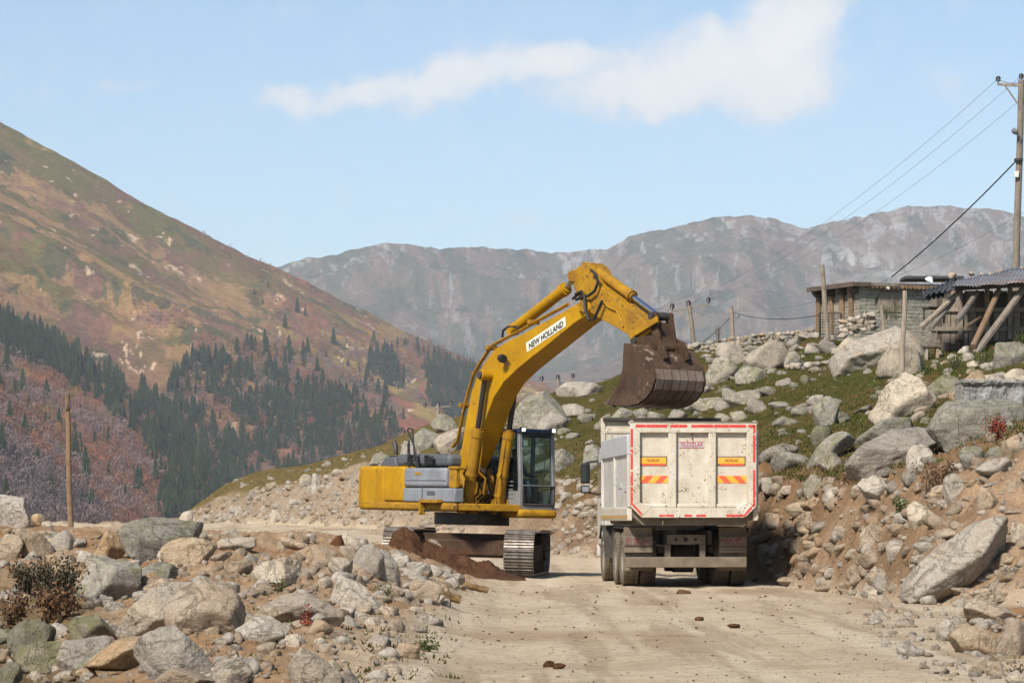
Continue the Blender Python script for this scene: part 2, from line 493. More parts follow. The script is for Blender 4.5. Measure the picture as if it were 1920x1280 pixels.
_rc = np.arange(-330, 2262, 4.0)
_rd = np.exp(np.linspace(math.log(18.0), math.log(165), 1300))
def _view_table():
    PXg = np.repeat(_rc[:, None], len(_rd), 1); Dg = np.repeat(_rd[None], len(_rc), 0)
    z = terrain(PXg, Dg)[0]
    return np.minimum.accumulate(HZ - (z - CZ) * F / Dg, axis=1)
_rt = _view_table()

def ray(px, py):
    """first terrain point seen at a photo pixel"""
    i = int(np.clip(round((px - _rc[0]) / 4.0), 0, len(_rc) - 1))
    k = int(np.searchsorted(-_rt[i], -py))
    if k >= len(_rd): return None
    return P(px, py, _rd[k])

def ground_z(x, y):
    z, *_ = terrain(np.array([960 + F * x / y]), np.array([y], float))
    return float(z[0])

def build_ground():
    cols_px = np.concatenate([np.linspace(-700, -340, 30), np.linspace(-330, 2260, 640), np.linspace(2275, 3400, 80)])
    c = bank_cols(cols_px)
    dd = c[0::2]
    seg = [(14.0, None, 230), (0, 1, 105), (1, 2, 80), (2, 3, 55), (3, 4, 45), (4, 'b', 10)]
    rows = []
    for a, b, n in seg:
        t = np.linspace(0, 1, n, endpoint=False)[:, None]
        if b is None:
            lo = np.full_like(dd[0], 14.0); rows.append(lo * (dd[0] / lo) ** t)
        elif b == 'b':
            rows.append(dd[4] + t * 40)
        else:
            rows.append(dd[a] + (dd[b] - dd[a]) * t)
    D = np.vstack(rows)
    PX = np.broadcast_to(cols_px, D.shape)
    z, bank, hill, berm = terrain(PX, D)
    X = (PX - 960) * D / F
    V = np.stack([X, D, z], -1).reshape(-1, 3)
    nr, nc = D.shape
    i = np.arange(nr - 1)[:, None] * nc + np.arange(nc - 1)[None, :]
    T = np.stack([i, i + 1, i + nc + 1, i + nc], -1).reshape(-1, 4)
    # ground cover colours
    n1 = fbm2(X * 0.5, D * 0.5, 5, 0.6); n2 = fbm2(X * 2.5, D * 2.5, 4, 0.6); n3 = fbm2(X * 0.15, D * 0.15, 4)
    def C(r, g, b): return np.array([r, g, b])
    def mixc(a, b, t): return a * (1 - t[..., None]) + b * t[..., None]
    road = mixc(np.broadcast_to(C(.44, .365, .27), V.reshape(nr, nc, 3).shape), C(.375, .30, .215), sstep(-.2, .5, n1))
    track = fbm2(X * 1.3 + 0.12 * n1, D * 0.06, 4)
    road = mixc(road, C(.48, .41, .315), sstep(0.0, .35, track) * 0.75)
    road = mixc(road, C(.27, .205, .14), sstep(0.12, .4, fbm2(X * 2.6 + 50 + .2 * n1, D * 0.09, 4, .6)) * 0.55)
    road = mixc(road, C(.25, .165, .10), sstep(.25, .6, fbm2(X * 0.5 + 9, D * 0.14, 4)) * 0.5)
    soil = mixc(np.broadcast_to(C(.20, .128, .076), road.shape), C(.27, .188, .122), sstep(-.3, .4, n1))
    soil = mixc(soil, C(.15, .097, .06), sstep(.0, .45, n3 + 0.6 * n2) * 0.85)
    soil = mixc(soil, C(.265, .215, .16), (1 - sstep(800, 1150, PX)) * .75)
    bermc = mixc(np.broadcast_to(C(.30, .205, .125), road.shape), C(.24, .135, .07), sstep(-.1, .5, n1))
    bermc = mixc(bermc, C(.38, .31, .23), sstep(.1, .5, n2) * 0.6)
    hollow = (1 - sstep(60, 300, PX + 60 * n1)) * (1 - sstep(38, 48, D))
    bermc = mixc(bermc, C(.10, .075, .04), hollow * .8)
    grass = mixc(np.broadcast_to(C(.078, .064, .022), road.shape), C(.046, .055, .013), sstep(-.25, .35, n3 * 1.0 + 0.5 * n1 + .3 * n2))
    grass = mixc(grass, C(.105, .070, .032), sstep(-.05, .4, n1 + 0.5 * n2) * 0.75)
    grass = mixc(grass, C(.12, .055, .03), sstep(.3, .6, fbm2(X * 0.8 + 31, D * 0.8, 4)) * 0.5)
    # the turf near the lip of the cut is brown and thin, and the far spur is drier
    lip = 1 - sstep(0.0, 0.8, (D - dd[1]) / (dd[2] - dd[1]))
    grass = mixc(grass, C(.15, .09, .045), np.clip(lip * (0.7 + 0.5 * n1), 0, 1))
    dry = 1 - sstep(650, 1150, PX)
    grass = mixc(grass, C(.15, .11, .05), dry * 0.6)
    hm = np.clip(hill + 0.0, 0, 1) * sstep(-.35, .05, n1 + 0.4 * n2 + 0.9 * sstep(0.05, .9, (D - dd[1]) / (dd[2] - dd[1])) )
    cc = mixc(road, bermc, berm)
    cc = mixc(cc, soil, np.clip(bank + hill, 0, 1))
    cc = mixc(cc, grass, hm)
    t = NT('earth'); p = t.pos()
    at = t.n('ShaderNodeAttribute'); at.attribute_name = 'Col'
    k = t.noise(p, 3.0, 7, 0.65); k2 = t.noise(p, 22.0, 5, 0.7); k3 = t.noise(p, 70.0, 3, 0.6)
    cl = t.mix(1.0, at.outputs['Color'], t.ramp(k, [(0.25, (0.78, 0.76, 0.74)), (0.75, (1.18, 1.16, 1.12))]), 'MULTIPLY')
    cl = t.mix(1.0, cl, t.ramp(k2, [(0.25, (0.72, 0.70, 0.68)), (0.55, (1.0, 1.0, 1.0)), (0.78, (1.35, 1.33, 1.3))]), 'MULTIPLY')
    cl = t.mix(t.rangef(k3, 0.62, 0.70, 0, 0.5), cl, t.mix(1.0, cl, (1.45, 1.42, 1.4), 'MULTIPLY'))
    nb = t.bump(t.noise(p, 5.0, 8, 0.72), 0.055)
    nb = t.bump(t.noise(p, 30.0, 6, 0.7), 0.012, 1.0, nb)
    t.b.inputs['Specular IOR Level'].default_value = 0.0
    m = t.done(cl, 0.95, nb)
    me = fast_mesh('ground', V, T, m, cols=cc.reshape(-1, 3))
    tag(link('ground', me), 'dirt road with cut bank, rubble berm and turf hillside', None, None, 'structure')
build_ground()

# ------------------------------------------------------------------ mountains
def crest_fn(pts, jag=2.0):
    a = np.array(pts, float)
    g = np.arange(-520, 2420, 5.0)
    v = np.interp(g, a[:, 0], a[:, 1]); w = 6
    ker = np.exp(-0.5 * (np.arange(-w, w + 1) / 2.5) ** 2); ker /= ker.sum()
    v = np.convolve(np.pad(v, w, mode='edge'), ker, 'valid')
    def f(px):
        px = np.asarray(px, float)
        return np.interp(px, g, v) + jag * fbm2(px / 37., px * 0 + 3.3, 4, 0.6), np.interp(px, a[:, 0], a[:, 2])
    return f

SHEETS = {   # nearest first: crest (px, row, distance), bottom distance
    'A': dict(crest=crest_fn([(-500, 470, 1250), (-200, 690, 1270), (0, 805, 1300), (60, 848, 1290), (150, 915, 1270), (215, 985, 1240), (400, 1110, 1200)]), bot=700, px=(-480, 330)),
    'B': dict(crest=crest_fn([(-500, 350, 1500), (-200, 585, 1550), (0, 700, 1600), (60, 752, 1590), (130, 812, 1570), (200, 872, 1540), (260, 928, 1510), (315, 985, 1480), (480, 1110, 1440)]), bot=900, px=(-480, 430)),
    'C': dict(crest=crest_fn([(-500, 260, 1850), (-200, 500, 1950), (0, 610, 2000), (100, 665, 1990), (200, 725, 1960), (280, 785, 1920), (350, 840, 1880), (420, 905, 1830), (460, 950, 1800), (500, 1000, 1780), (640, 1110, 1700)]), bot=1150, px=(-480, 560)),
    'M': dict(crest=crest_fn([(-500, -30, 2900), (-200, 120, 2950), (0, 232, 3000), (60, 262, 3010), (120, 292, 3020), (200, 338, 3040), (250, 370, 3050), (350, 422, 3080), (440, 470, 3100), (530, 507, 3150), (640, 562, 3200), (740, 612, 3250), (830, 652, 3300), (900, 684, 3330), (960, 706, 3350), (1030, 722, 3360), (1120, 770, 3380), (1300, 880, 3400)]), bot=1500, px=(-480, 1280)),
    'F': dict(crest=crest_fn([(300, 590, 6800), (480, 520, 6900), (530, 498, 6900), (580, 487, 6950), (640, 474, 7000), (690, 462, 7000), (730, 457, 7000), (800, 463, 7050), (870, 466, 7100), (960, 464, 7200), (1030, 476, 7300), (1080, 470, 7300), (1130, 465, 7300), (1180, 446, 7200), (1215, 431, 7200), (1240, 438, 7200), (1290, 414, 7200), (1340, 410, 7200), (1410, 403, 7200), (1460, 413, 7250), (1510, 429, 7300), (1570, 418, 7300), (1640, 398, 7300), (1700, 393, 7300), (1800, 386, 7300), (1870, 397, 7300), (1920, 402, 7300), (2100, 420, 7400), (2400, 470, 7400)], 7.0), bot=3600, px=(320, 2380)),
}

def sheet_point(key, px, s):
    """mountain surface: s = 0 valley, 1 crest, above 1 the far side"""
    S = SHEETS[key]
    cy, cr = S['crest'](px)
    b = S['bot']
    bz = -30.0 - b * 0.012
    cz = CZ + (HZ - cy) * cr / F
    ss = np.clip(s, 0, 1)
    rr = b + (cr - b) * ss
    if key == 'F':
        prof = ss ** 1.25
    elif key == 'M':
        prof = ss ** 1.08
    else:
        prof = ss ** 1.0
    z = bz + (cz - bz) * prof
    over = np.clip(s - 1, 0, 1)
    rr = rr + over * 900
    z = z - over ** 1.3 * 700
    x = (px - 960) * rr / F
    amp = {'A': 9, 'B': 12, 'C': 14, 'M': 34, 'F': 120}[key]
    sc = {'A': 130., 'B': 140., 'C': 160., 'M': 330., 'F': 900.}[key]
    env = np.sin(np.clip(ss, 0, 1) * math.pi) ** 0.8
    # gullies run down the fall line; ribs between them
    if key == 'F':
        g = 1 - np.abs(fbm2(x / sc + 5, rr / (sc * 1.6) + 2, 4, 0.55)) * 2.4
        h = fbm2(x / 160., rr / 160., 4, 0.6)
        r2 = 1 - np.abs(fbm2(px / 170. + ss * 4.5, ss * 5.0 - px / 170., 5, 0.62)) * 2.4
        z = z + env * (amp * (g - 0.5) + 20 * h + 8 * (r2 - .5)) + 9 * fbm2(x / 70., rr / 70., 4, 0.65) * sstep(.2, .6, ss)
    else:
        q = x * 0.55 + rr * 0.83
        g = 1 - np.abs(fbm2(q / sc, (x * 0.83 - rr * 0.55) / (sc * 3.2) + 4, 4, 0.5)) * 2.2
        h = fbm2(x / 45., rr / 45., 4, 0.6)
        z = z + env * (amp * (g - 0.5) + amp * 0.10 * h) + 2.2 * fbm2(x / 25., rr / 25., 3) * ss
    return x, rr, z

def mixc(a, b, t): return a * (1 - t[..., None]) + np.asarray(b) * t[..., None]

def mountain(key, name, label, nc, nr):
    S = SHEETS[key]
    px = np.linspace(S['px'][0], S['px'][1], nc)
    s = np.concatenate([np.linspace(0, 1, nr), 1 + np.linspace(0.02, 0.5, 10)])
    PXg, Sg = np.meshgrid(px, s)
    x, y, z = sheet_point(key, PXg, Sg)
    n, m = PXg.shape
    i = np.arange(n - 1)[:, None] * m + np.arange(m - 1)[None, :]
    T = np.stack([i, i + 1, i + m + 1, i + m], -1).reshape(-1, 4)
    u = x * 0.55 + y * 0.83; v = x * 0.83 - y * 0.55
    ones = np.ones(x.shape + (3,))
    if key == 'F':
        U = PXg + 14 * fbm2(PXg / 50., Sg * 8, 4, .6); W_ = Sg * 600 + .35 * PXg + 10 * fbm2(PXg / 40. + 5, Sg * 9, 4, .6)
        a1 = fbm2((U + .5 * W_) / 75., W_ / 75., 5, .62); a2 = fbm2(U / 26. + 7, W_ / 22., 5, .7); a3 = fbm2(U / 260. + 3, W_ / 190., 3)
        c = ones * (.165, .125, .095)
        c = mixc(c, (.095, .095, .065), sstep(-.08, .14, a1 + .3 * a3))
        c = mixc(c, (.185, .125, .10), sstep(.05, .3, a2 + .4 * a3) * .6)
        c = mixc(c, (.060, .072, .055), sstep(.14, .26, fbm2(U / 38. + 50, W_ / 26., 5, .66)) * .8)
        top = sstep(.62, 1.0, Sg)
        rockm = sstep(.27, .38, fbm2(U / 18. + 77, W_ / 18., 6, .8) + .22 * np.clip(fbm2(U / 90. + 17, W_ / 60., 3), -.6, .6) + .10 * top + .10 * sstep(1000, 1700, PXg))
        c = mixc(c, (.33, .32, .31), rockm * (.32 + .40 * top))
        low = 1 - sstep(.30, .62, Sg)
        c = mixc(c, (.075, .078, .06), low * sstep(-.3, .2, a2) * .7)
        c = mixc(c, (.14, .085, .07), low * sstep(.0, .3, fbm2(U / 30. + 5, W_ / 24., 4, .6)) * .7)
        ridge_scree = sstep(1500, 1600, PXg) * np.exp(-((Sg - .80 + (PXg - 1700) * .0004) / .045) ** 2) * sstep(-.15, .15, a2)
        c = mixc(c, (.42, .42, .38), ridge_scree * .8)
    else:
        # cover runs in bands along the spurs, parallel to the crest
        wq = PXg + 30 * fbm2(PXg / 90., Sg * 9, 4, .6); ws_ = Sg + .03 * fbm2(PXg / 55. + 7, Sg * 14, 4, .65)
        a1 = fbm2(wq / 230., ws_ * 15, 5, .62); a2 = fbm2(wq / 70. + 9, ws_ * 30, 5, .68); a3 = fbm2(x / 400. + 2, y / 500., 3)
        tan_c = mixc(ones * (.19, .135, .085), (.20, .15, .075), sstep(-.3, .3, a2))
        olive = mixc(ones * (.105, .088, .05), (.085, .09, .035), sstep(-.3, .3, a2))
        rust = mixc(ones * (.135, .078, .055), (.16, .08, .06), sstep(-.3, .3, a2))
        if key == 'M':
            right = sstep(250, 620, PXg + 160 * a3)
            c = mixc(tan_c, olive, sstep(.0, .10, a1 + .12 * sstep(.88, .97, Sg)))
            mid = mixc(olive, rust, sstep(-.05, .1, a2))
            mid = mixc(mid, (.19, .16, .06), sstep(.12, .25, fbm2(wq / 90. + 30, ws_ * 22, 4)) * .8)
            c = mixc(c, mid, right)
            c = mixc(c, rust * .9, (1 - sstep(.3, .62, Sg)) * .7)
            c = mixc(c, (.048, .062, .040), sstep(.20, .28, fbm2(wq / 60. + 90, ws_ * 34, 5, .62)) * .85)
            c = mixc(c, (.13, .075, .07), sstep(.20, .30, fbm2(wq / 80. + 190, ws_ * 26, 4, .6)) * .7)
            c = mixc(c, (.42, .36, .28), sstep(.43, .48, fbm2(wq / 26. + 40, ws_ * 60, 5, .7) + .12 * np.clip(fbm2(wq / 200., ws_ * 6 + 50, 2), 0, 1)) * .9)
        else:
            c = mixc(rust, (.085, .062, .06), sstep(-.08, .12, a1))
            c = mixc(c, (.07, .045, .045), sstep(.1, .3, fbm2(wq / 160. + 60, ws_ * 10, 4)) * .7)
            c = mixc(c, (.11, .11, .04), sstep(.2, .32, fbm2(wq / 110. + 4, ws_ * 18, 4)) * .8)
            if key == 'A': c = c * .8  # nearest spur lies in shade; the dimming is put into its cover colour
            c = mixc(c, (.20, .14, .06), sstep(.965, .985, Sg) * sstep(-.3, .2, a2) * .8)
    t = NT(name + '_cover'); p = t.pos()
    at = t.n('ShaderNodeAttribute'); at.attribute_name = 'Col'
    q = 0.02 if key == 'F' else 0.06
    k1 = t.noise(p, q, 10, 0.78); k2 = t.noise(p, q * 4.5, 6, 0.72)
    cl = t.mix(1.0, at.outputs['Color'], t.ramp(k1, [(0.25, (.62, .64, .66)), (0.5, (1, 1, 1)), (0.75, (1.35, 1.3, 1.22))]), 'MULTIPLY')
    cl = t.mix(1.0, cl, t.ramp(k2, [(0.28, (.6, .63, .62)), (0.5, (1, 1, 1)), (0.74, (1.3, 1.26, 1.2))]), 'MULTIPLY')
    nb = t.bump(k1, 26 if key == 'F' else 5)
    nb = t.bump(k2, 6 if key == 'F' else 1.5, 1.0, nb)
    t.b.inputs['Specular IOR Level'].default_value = 0.0
    m_ = t.done(cl, 1.0, nb)
    V = np.stack([x, y, z], -1).reshape(-1, 3)
    c = c * np.array({'F': (1.55, 1.5, 1.5), 'M': (1.9, 1.55, 1.32), 'C': (2.1, 1.7, 1.4), 'B': (2.1, 1.7, 1.4), 'A': (1.7, 1.45, 1.3)}[key])  # lower gain on the nearest spur adds to its painted shade
    o = link(name, fast_mesh(name, V, T, m_, cols=c.reshape(-1, 3)))
    tag(o, label, None, None, 'structure')

mountain('F', 'far_mountain', 'hazy far mountain ridge with rocky crest behind the valley', 760, 260)
mountain('M', 'mountain', 'brown and rust autumn mountain slope rising steeply beyond the valley', 460, 300)
mountain('C', 'near_mountain_spur', 'mountain spur lined with dark conifers on the valley side', 220, 110)
mountain('B', 'middle_hill', 'rust red wooded spur under the line of conifers', 200, 100)
mountain('A', 'near_hill', 'dark wooded spur at the foot of the mountain', 180, 90)

# far valley floor and land behind the ridges, so that the ground reaches the horizon
t = NT('valley'); t.done(t.ramp(t.noise(t.pos(), 0.01, 6, 0.6), [(0.3, (.07, .075, .035)), (0.7, (.15, .10, .06))]), 1.0)
me = fast_mesh('valley_ground', [(-9000, -300, -75), (9000, -300, -75), (9000, 12000, -75), (-9000, 12000, -75)], [(0, 1, 2, 3)], t.m)
tag(link('valley_ground', me), 'valley floor below the road', None, None, 'structure')

# ------------------------------------------------------------------ trees on the mountainside
def on_mountain(px, py):
    """mountain point seen at a photo pixel (nearest spur first)"""
    s = np.linspace(0.02, 0.995, 260)
    for k in 'ABCM':
        cy, cr = SHEETS[k]['crest'](px)
        if py < cy + 1: continue
        if not (SHEETS[k]['px'][0] <= px <= SHEETS[k]['px'][1]): continue
        x, y, z = sheet_point(k, np.full_like(s, px), s)
        rows = HZ - (z - CZ) * F / y
        hit = np.nonzero(rows <= py)[0]
        if len(hit): j = hit[0]; return Vector((x[j], y[j], z[j])), k
    return None, None

def conifer_mesh(seed, tiers=8, seg=9, lod=1):
    """unit-height spruce: drooping, ragged tiers"""
    r = random.Random(seed)
    V = []; T = []
    for t in range(tiers):
        f = t / tiers
        z0 = 0.10 + 0.90 * f ** 0.92; z1 = min(1.0, z0 + 0.26 * (1 - 0.35 * f))
        rad = 0.19 * (1 - f) ** 0.8 * r.uniform(0.82, 1.15) + 0.012
        b = len(V); V.append((r.uniform(-.004, .004), r.uniform(-.004, .004), z1 if t < tiers - 1 else 1.0))
        off = r.uniform(0, 6.28)
        for k in range(seg * 2):
            a = off + math.pi * k / seg
            q = rad * (r.uniform(0.85, 1.25) if k % 2 == 0 else r.uniform(0.35, 0.55))
            V.append((q * math.cos(a), q * math.sin(a), z0 + (-0.03 if k % 2 == 0 else 0.03) + r.uniform(-.012, .012)))
        for k in range(seg * 2):
            T.append((b, b + 1 + k, b + 1 + (k + 1) % (seg * 2)))
    return np.array(V), np.array(T)

def broad_mesh(seed, n=46):
    """unit-height bare / rusty broadleaf: twiggy cloud of small faces round a forked stem"""
    r = random.Random(seed)
    V = []; T = []
    for _ in range(n):
        th = r.uniform(0, 6.28); q = math.sqrt(r.random()) * .30; zz = r.uniform(.22, .98)
        q *= math.sqrt(max(.05, 1 - ((zz - .55) / .5) ** 2))
        c = Vector((q * math.cos(th), q * math.sin(th), zz))
        d1 = Vector((r.uniform(-.5, .5), r.uniform(-.5, .5), 1)).normalized() * r.uniform(.06, .13)
        d2 = Vector((r.uniform(-1, 1), r.uniform(-1, 1), r.uniform(-.2, .2))).normalized() * r.uniform(.015, .045)
        b = len(V); V += [tuple(c - d1), tuple(c + d2), tuple(c + d1), tuple(c - d2)]; T += [(b, b + 1, b + 2), (b, b + 2, b + 3)]
    for k in range(3):
        a = r.uniform(0, 6.28); b = len(V)
        tip = Vector((.16 * math.cos(a), .16 * math.sin(a), r.uniform(.6, .85)))
        V += [(-.015, 0, 0), (.015, 0, 0), tuple(tip)]; T.append((b, b + 1, b + 2))
    return np.array(V), np.array(T)

def leaf_mat(name, a, b, trans=0.0):
    t = NT(name); oi = t.n('ShaderNodeObjectInfo')
    c = t.ramp(t.noise(t.pos(), 0.09 if trans == 0 else 3.0, 5, 0.7), [(0.3, a), (0.7, b)])
    c = t.mix(1.0, c, t.ramp(oi.outputs['Random'], [(0, (.8, .8, .85)), (1, (1.15, 1.15, 1.05))]), 'MULTIPLY')
    t.b.inputs['Specular IOR Level'].default_value = 0.05
    return t.done(c, 0.95)
M['conifer'] = leaf_mat('conifer_needles', (.015, .024, .012), (.040, .054, .026))
M['bark'] = leaf_mat('tree_bark', (.07, .055, .045), (.13, .11, .09))
M['rust_leaf'] = leaf_mat('rust_leaves', (.20, .088, .055), (.26, .12, .075))
M['bare_twig'] = leaf_mat('bare_twigs', (.19, .13, .112), (.27, .19, .165))
M['shade_twig'] = leaf_mat('shaded_purple_twigs', (.12, .088, .088), (.17, .125, .12))  # purple twigs of the nearest spur, its shade painted in as darker colour
M['orange_leaf'] = leaf_mat('orange_leaves', (.30, .13, .045), (.34, .19, .07))
M['green_leaf'] = leaf_mat('scrub_leaves', (.09, .10, .035), (.16, .145, .05))

CON = [conifer_mesh(i) for i in range(7)]
BRO = [broad_mesh(i) for i in range(8)]

def place_stuff(name, label, items, meshes, mats, cat=None):
    """one object holding every small tree of a wood: items (pos, height, width factor, mesh, material)"""
    Vs = []; Ts = []; Ms = []; off = 0
    for (p, h, w, k, mi) in items:
        v, t = meshes[k]
        a = random.uniform(0, 6.28); ca, sa = math.cos(a), math.sin(a)
        q = np.empty_like(v); q[:, 0] = (v[:, 0] * ca - v[:, 1] * sa) * h * w; q[:, 1] = (v[:, 0] * sa + v[:, 1] * ca) * h * w; q[:, 2] = v[:, 2] * h
        Vs.append(q + np.array(p)); Ts.append(t + off); Ms.append(np.full(len(t), mi)); off += len(v)
    o = link(name, fast_mesh(name, np.vstack(Vs), np.vstack(Ts), mats, np.concatenate(Ms), smooth=False))
    tag(o, label, cat, None, 'stuff')
    return o

def inside(px, py, poly):
    c = False; n = len(poly)
    for i in range(n):
        x1, y1 = poly[i]; x2, y2 = poly[(i + 1) % n]
        if (y1 > py) != (y2 > py) and px < (x2 - x1) * (py - y1) / (y2 - y1) + x1: c = not c
    return c

def woods():
    zones = [  # polygon, conifers, broadleaf, share of (bare, rust, orange, green)
        ([(-30, 585), (60, 625), (200, 700), (300, 760), (360, 820), (330, 850), (230, 800), (120, 715), (0, 655), (-30, 640)], 760, 30, (.6, .4, 0, 0)),
        ([(330, 700), (400, 670), (470, 700), (560, 720), (640, 740), (720, 770), (760, 830), (620, 880), (470, 920), (360, 985), (300, 985), (270, 850), (300, 770)], 1350, 1300, (.5, .38, .08, .04)),
        ([(700, 640), (760, 645), (830, 665), (900, 695), (960, 715), (980, 800), (860, 800), (760, 740), (690, 700)], 560, 340, (.5, .4, .08, .02)),
        ([(520, 640), (700, 700), (760, 790), (640, 760), (520, 700), (430, 660)], 60, 460, (.55, .2, .05, .2)),
        ([(-30, 640), (120, 715), (230, 800), (330, 850), (330, 985), (-30, 985)], 60, 2000, (.42, .48, .06, .04)),
        ([(-30, 540), (60, 545), (140, 600), (220, 680), (120, 650), (0, 590), (-30, 580)], 0, 130, (.75, .2, 0, .05)),
        ([(250, 480), (420, 600), (560, 700), (640, 760), (520, 720), (380, 660), (250, 600)], 0, 560, (.62, .16, .02, .2)),
        ([(350, 425), (530, 508), (740, 612), (900, 684), (860, 690), (640, 600), (450, 500)], 0, 420, (.6, .3, .05, .05)),
        ([(450, 500), (640, 600), (860, 690), (720, 700), (600, 660), (480, 590)], 8, 700, (.4, .3, .08, .22)),
        ([(0, 300), (350, 440), (420, 600), (250, 620), (0, 560)], 0, 520, (.3, .2, 0, .5))]
    cons = []; bros = []
    for poly, nc, nb, share in zones:
        xs = [p[0] for p in poly]; ys = [p[1] for p in poly]
        for kind, n in (('c', nc), ('b', nb)):
            k = 0; tries = 0
            while k < n and tries < n * 12:
                tries += 1
                px = random.uniform(min(xs), max(xs)); py = random.uniform(min(ys), max(ys))
                if not inside(px, py, poly): continue
                # gather into stands
                if kind == 'c' and float(fbm2(np.array([px / 60.]), np.array([py / 45.]), 3)[0]) < random.uniform(-.35, .1): continue
                p, key = on_mountain(px, py)
                if p is None: continue
                k += 1
                if kind == 'c':
                    h = random.choice((random.uniform(5, 10), random.uniform(9, 17))) * (1.0 if key != 'M' else 1.05)
                    cons.append((p - Vector((0, 0, .8)), h, random.uniform(.85, 1.25), random.randrange(len(CON)), 0))
                else:
                    h = random.uniform(3.5, 7.5) * (1.0 if key != 'M' else 1.1)
                    if key == 'M' and py < 640: h *= .6
                    band = float(fbm2(np.array([px / 70.]), np.array([(py - .62 * px) / 26.]), 3)[0])
                    r = min(.999, max(0, random.random() * .75 + .125 + band * .9)); mi = 0
                    for q, sh in enumerate(share):
                        if r < sh: mi = q; break
                        r -= sh
                    if key == 'A': mi = 4 if random.random() < .8 else 0  # trees here mostly take the twig colour with the spur's shade painted in
                    if key == 'B' and py < SHEETS['B']['crest'](px)[0] + 10: mi = 3
                    if mi == 3: h *= .55
                    bros.append((p - Vector((0, 0, .6)), h, random.uniform(1.0, 1.6), random.randrange(len(BRO)), mi))
    cons.sort(key=lambda c: -c[1] / c[0].y)
    crown_me = [fast_mesh('crown', v, t, M['conifer'], smooth=False) for v, t in CON]
    trunk_me = []
    mb = MB().tube([(0, 0, 0), (0, 0, .5), (0, 0, .95)], [.022, .014, .004], 5)
    o = mb.build('trunk', M['bark']); trunk = o.data; bpy.data.objects.remove(o)
    for (p, h, w, k, mi) in cons[:290]:
        e = empty('conifer_tree', p, random.uniform(0, 6.28)); e.scale = (h * w, h * w, h)
        row = HZ - (p.z - CZ) * F / p.y; cpx = 960 + F * p.x / p.y
        if cpx < 330 and row < 860: lab = 'dark green conifer in the tree line along the wooded spur'; g = 'conifers along the spur'
        elif cpx < 690: lab = 'dark green conifer in the forest low on the mountain slope'; g = 'conifers low on the slope'
        else: lab = 'dark green conifer on the slope behind the excavator boom'; g = 'conifers behind the excavator'
        tag(e, lab, 'tree', g)
        link('crown', crown_me[k], e); link('trunk', trunk, e)
    place_stuff('conifer_forest', 'dense dark conifer forest on the far mountainside', cons[290:], CON, [M['conifer']], 'forest')
    bros.sort(key=lambda c: -c[1] / c[0].y)
    place_stuff('autumn_woodland', 'bare and rust coloured broadleaf woodland covering the mountainside', bros, BRO, [M['bare_twig'], M['rust_leaf'], M['orange_leaf'], M['green_leaf'], M['shade_twig']], 'woodland')
woods()

# ------------------------------------------------------------------ haze
def haze():
    m = bpy.data.materials.new('haze_air'); m.use_nodes = True
    nt = m.node_tree; nt.nodes.clear()
    out = nt.nodes.new('ShaderNodeOutputMaterial')
    v = nt.nodes.new('ShaderNodeVolumePrincipled')
    v.inputs['Color'].default_value = (0.86, 0.92, 1.0, 1)
    v.inputs['Density'].default_value = HAZE_DENSITY
    v.inputs['Anisotropy'].default_value = 0.1
    nt.links.new(v.outputs[0], out.inputs['Volume'])
    mb = MB().rng(-3600, 3600, -60, 8600, -76.5, 790)
    o = mb.build('haze', m)
    tag(o, 'thin blue air haze filling the valley', None, None, 'stuff')
    o.visible_shadow = True
HAZE_DENSITY = 0.000078
haze()

# ------------------------------------------------------------------ rocks
_ico = {}
def ico(sub):
    if sub not in _ico:
        bm = bmesh.new(); bmesh.ops.create_icosphere(bm, subdivisions=sub, radius=1.0)
        bm.verts.ensure_lookup_table()
        _ico[sub] = (np.array([v.co[:] for v in bm.verts]), np.array([[v.index for v in f.verts] for f in bm.faces]))
        bm.free()
    return _ico[sub]

def rock_shape(seed, sub, angular=0.7, dims=(1, 1, 1), planes=10):
    """broken boulder of unit half-size: a sphere cut by random planes, edges worn, surface pitted"""
    r = np.random.default_rng(seed)
    v, t = ico(sub)
    n = r.normal(size=(planes, 3)); n /= np.linalg.norm(n, axis=1)[:, None]
    d = r.uniform(0.50, 0.80, planes + 4 if angular > .4 else planes)
    n = r.normal(size=(len(d), 3)); n /= np.linalg.norm(n, axis=1)[:, None]
    k = 20.0 + 75 * angular ** 1.5
    dot = np.clip(v @ n.T, 1e-3, None)
    rad = np.minimum(d[None, :] / dot, 1.25)
    soft = -np.log(np.exp(-k * rad).sum(1) + np.exp(-k * 1.08)) / k
    p = v * soft[:, None]
    nv = fbm3(v * 1.7 + seed * 3.1, 3)
    nw = fbm3(v * 5.5 + seed * 1.7, 4, 0.6)
    p = p * (1 + 0.06 * nv + 0.055 * nw * (1.0 if sub > 2 else 0.6))[:, None]
    if sub >= 4:
        p = p * (1 + 0.020 * fbm3(v * 19 + seed, 3, 0.6))[:, None]
    lo = p.min(0); hi = p.max(0)
    p = (p - (lo + hi) / 2) / ((hi - lo) / 2)
    return p * np.array(dims), t

ROCK_MID = [rock_shape(100 + i, 3, random.uniform(.5, 1), planes=random.choice((7, 8, 10))) for i in range(22)]
ROCK_LOW = [rock_shape(200 + i, 2, random.uniform(.3, 1)) for i in range(14)]
ROCK_TINY = [rock_shape(300 + i, 1, 1.0) for i in range(14)]
_mid_cache = {}
def mid_mesh(i, mat, low=False):
    key = (i, mat, low)
    if key not in _mid_cache:
        v, t = (ROCK_LOW if low else ROCK_MID)[i]
        _mid_cache[key] = fast_mesh('rock', v, t, M[mat])
    return _mid_cache[key]

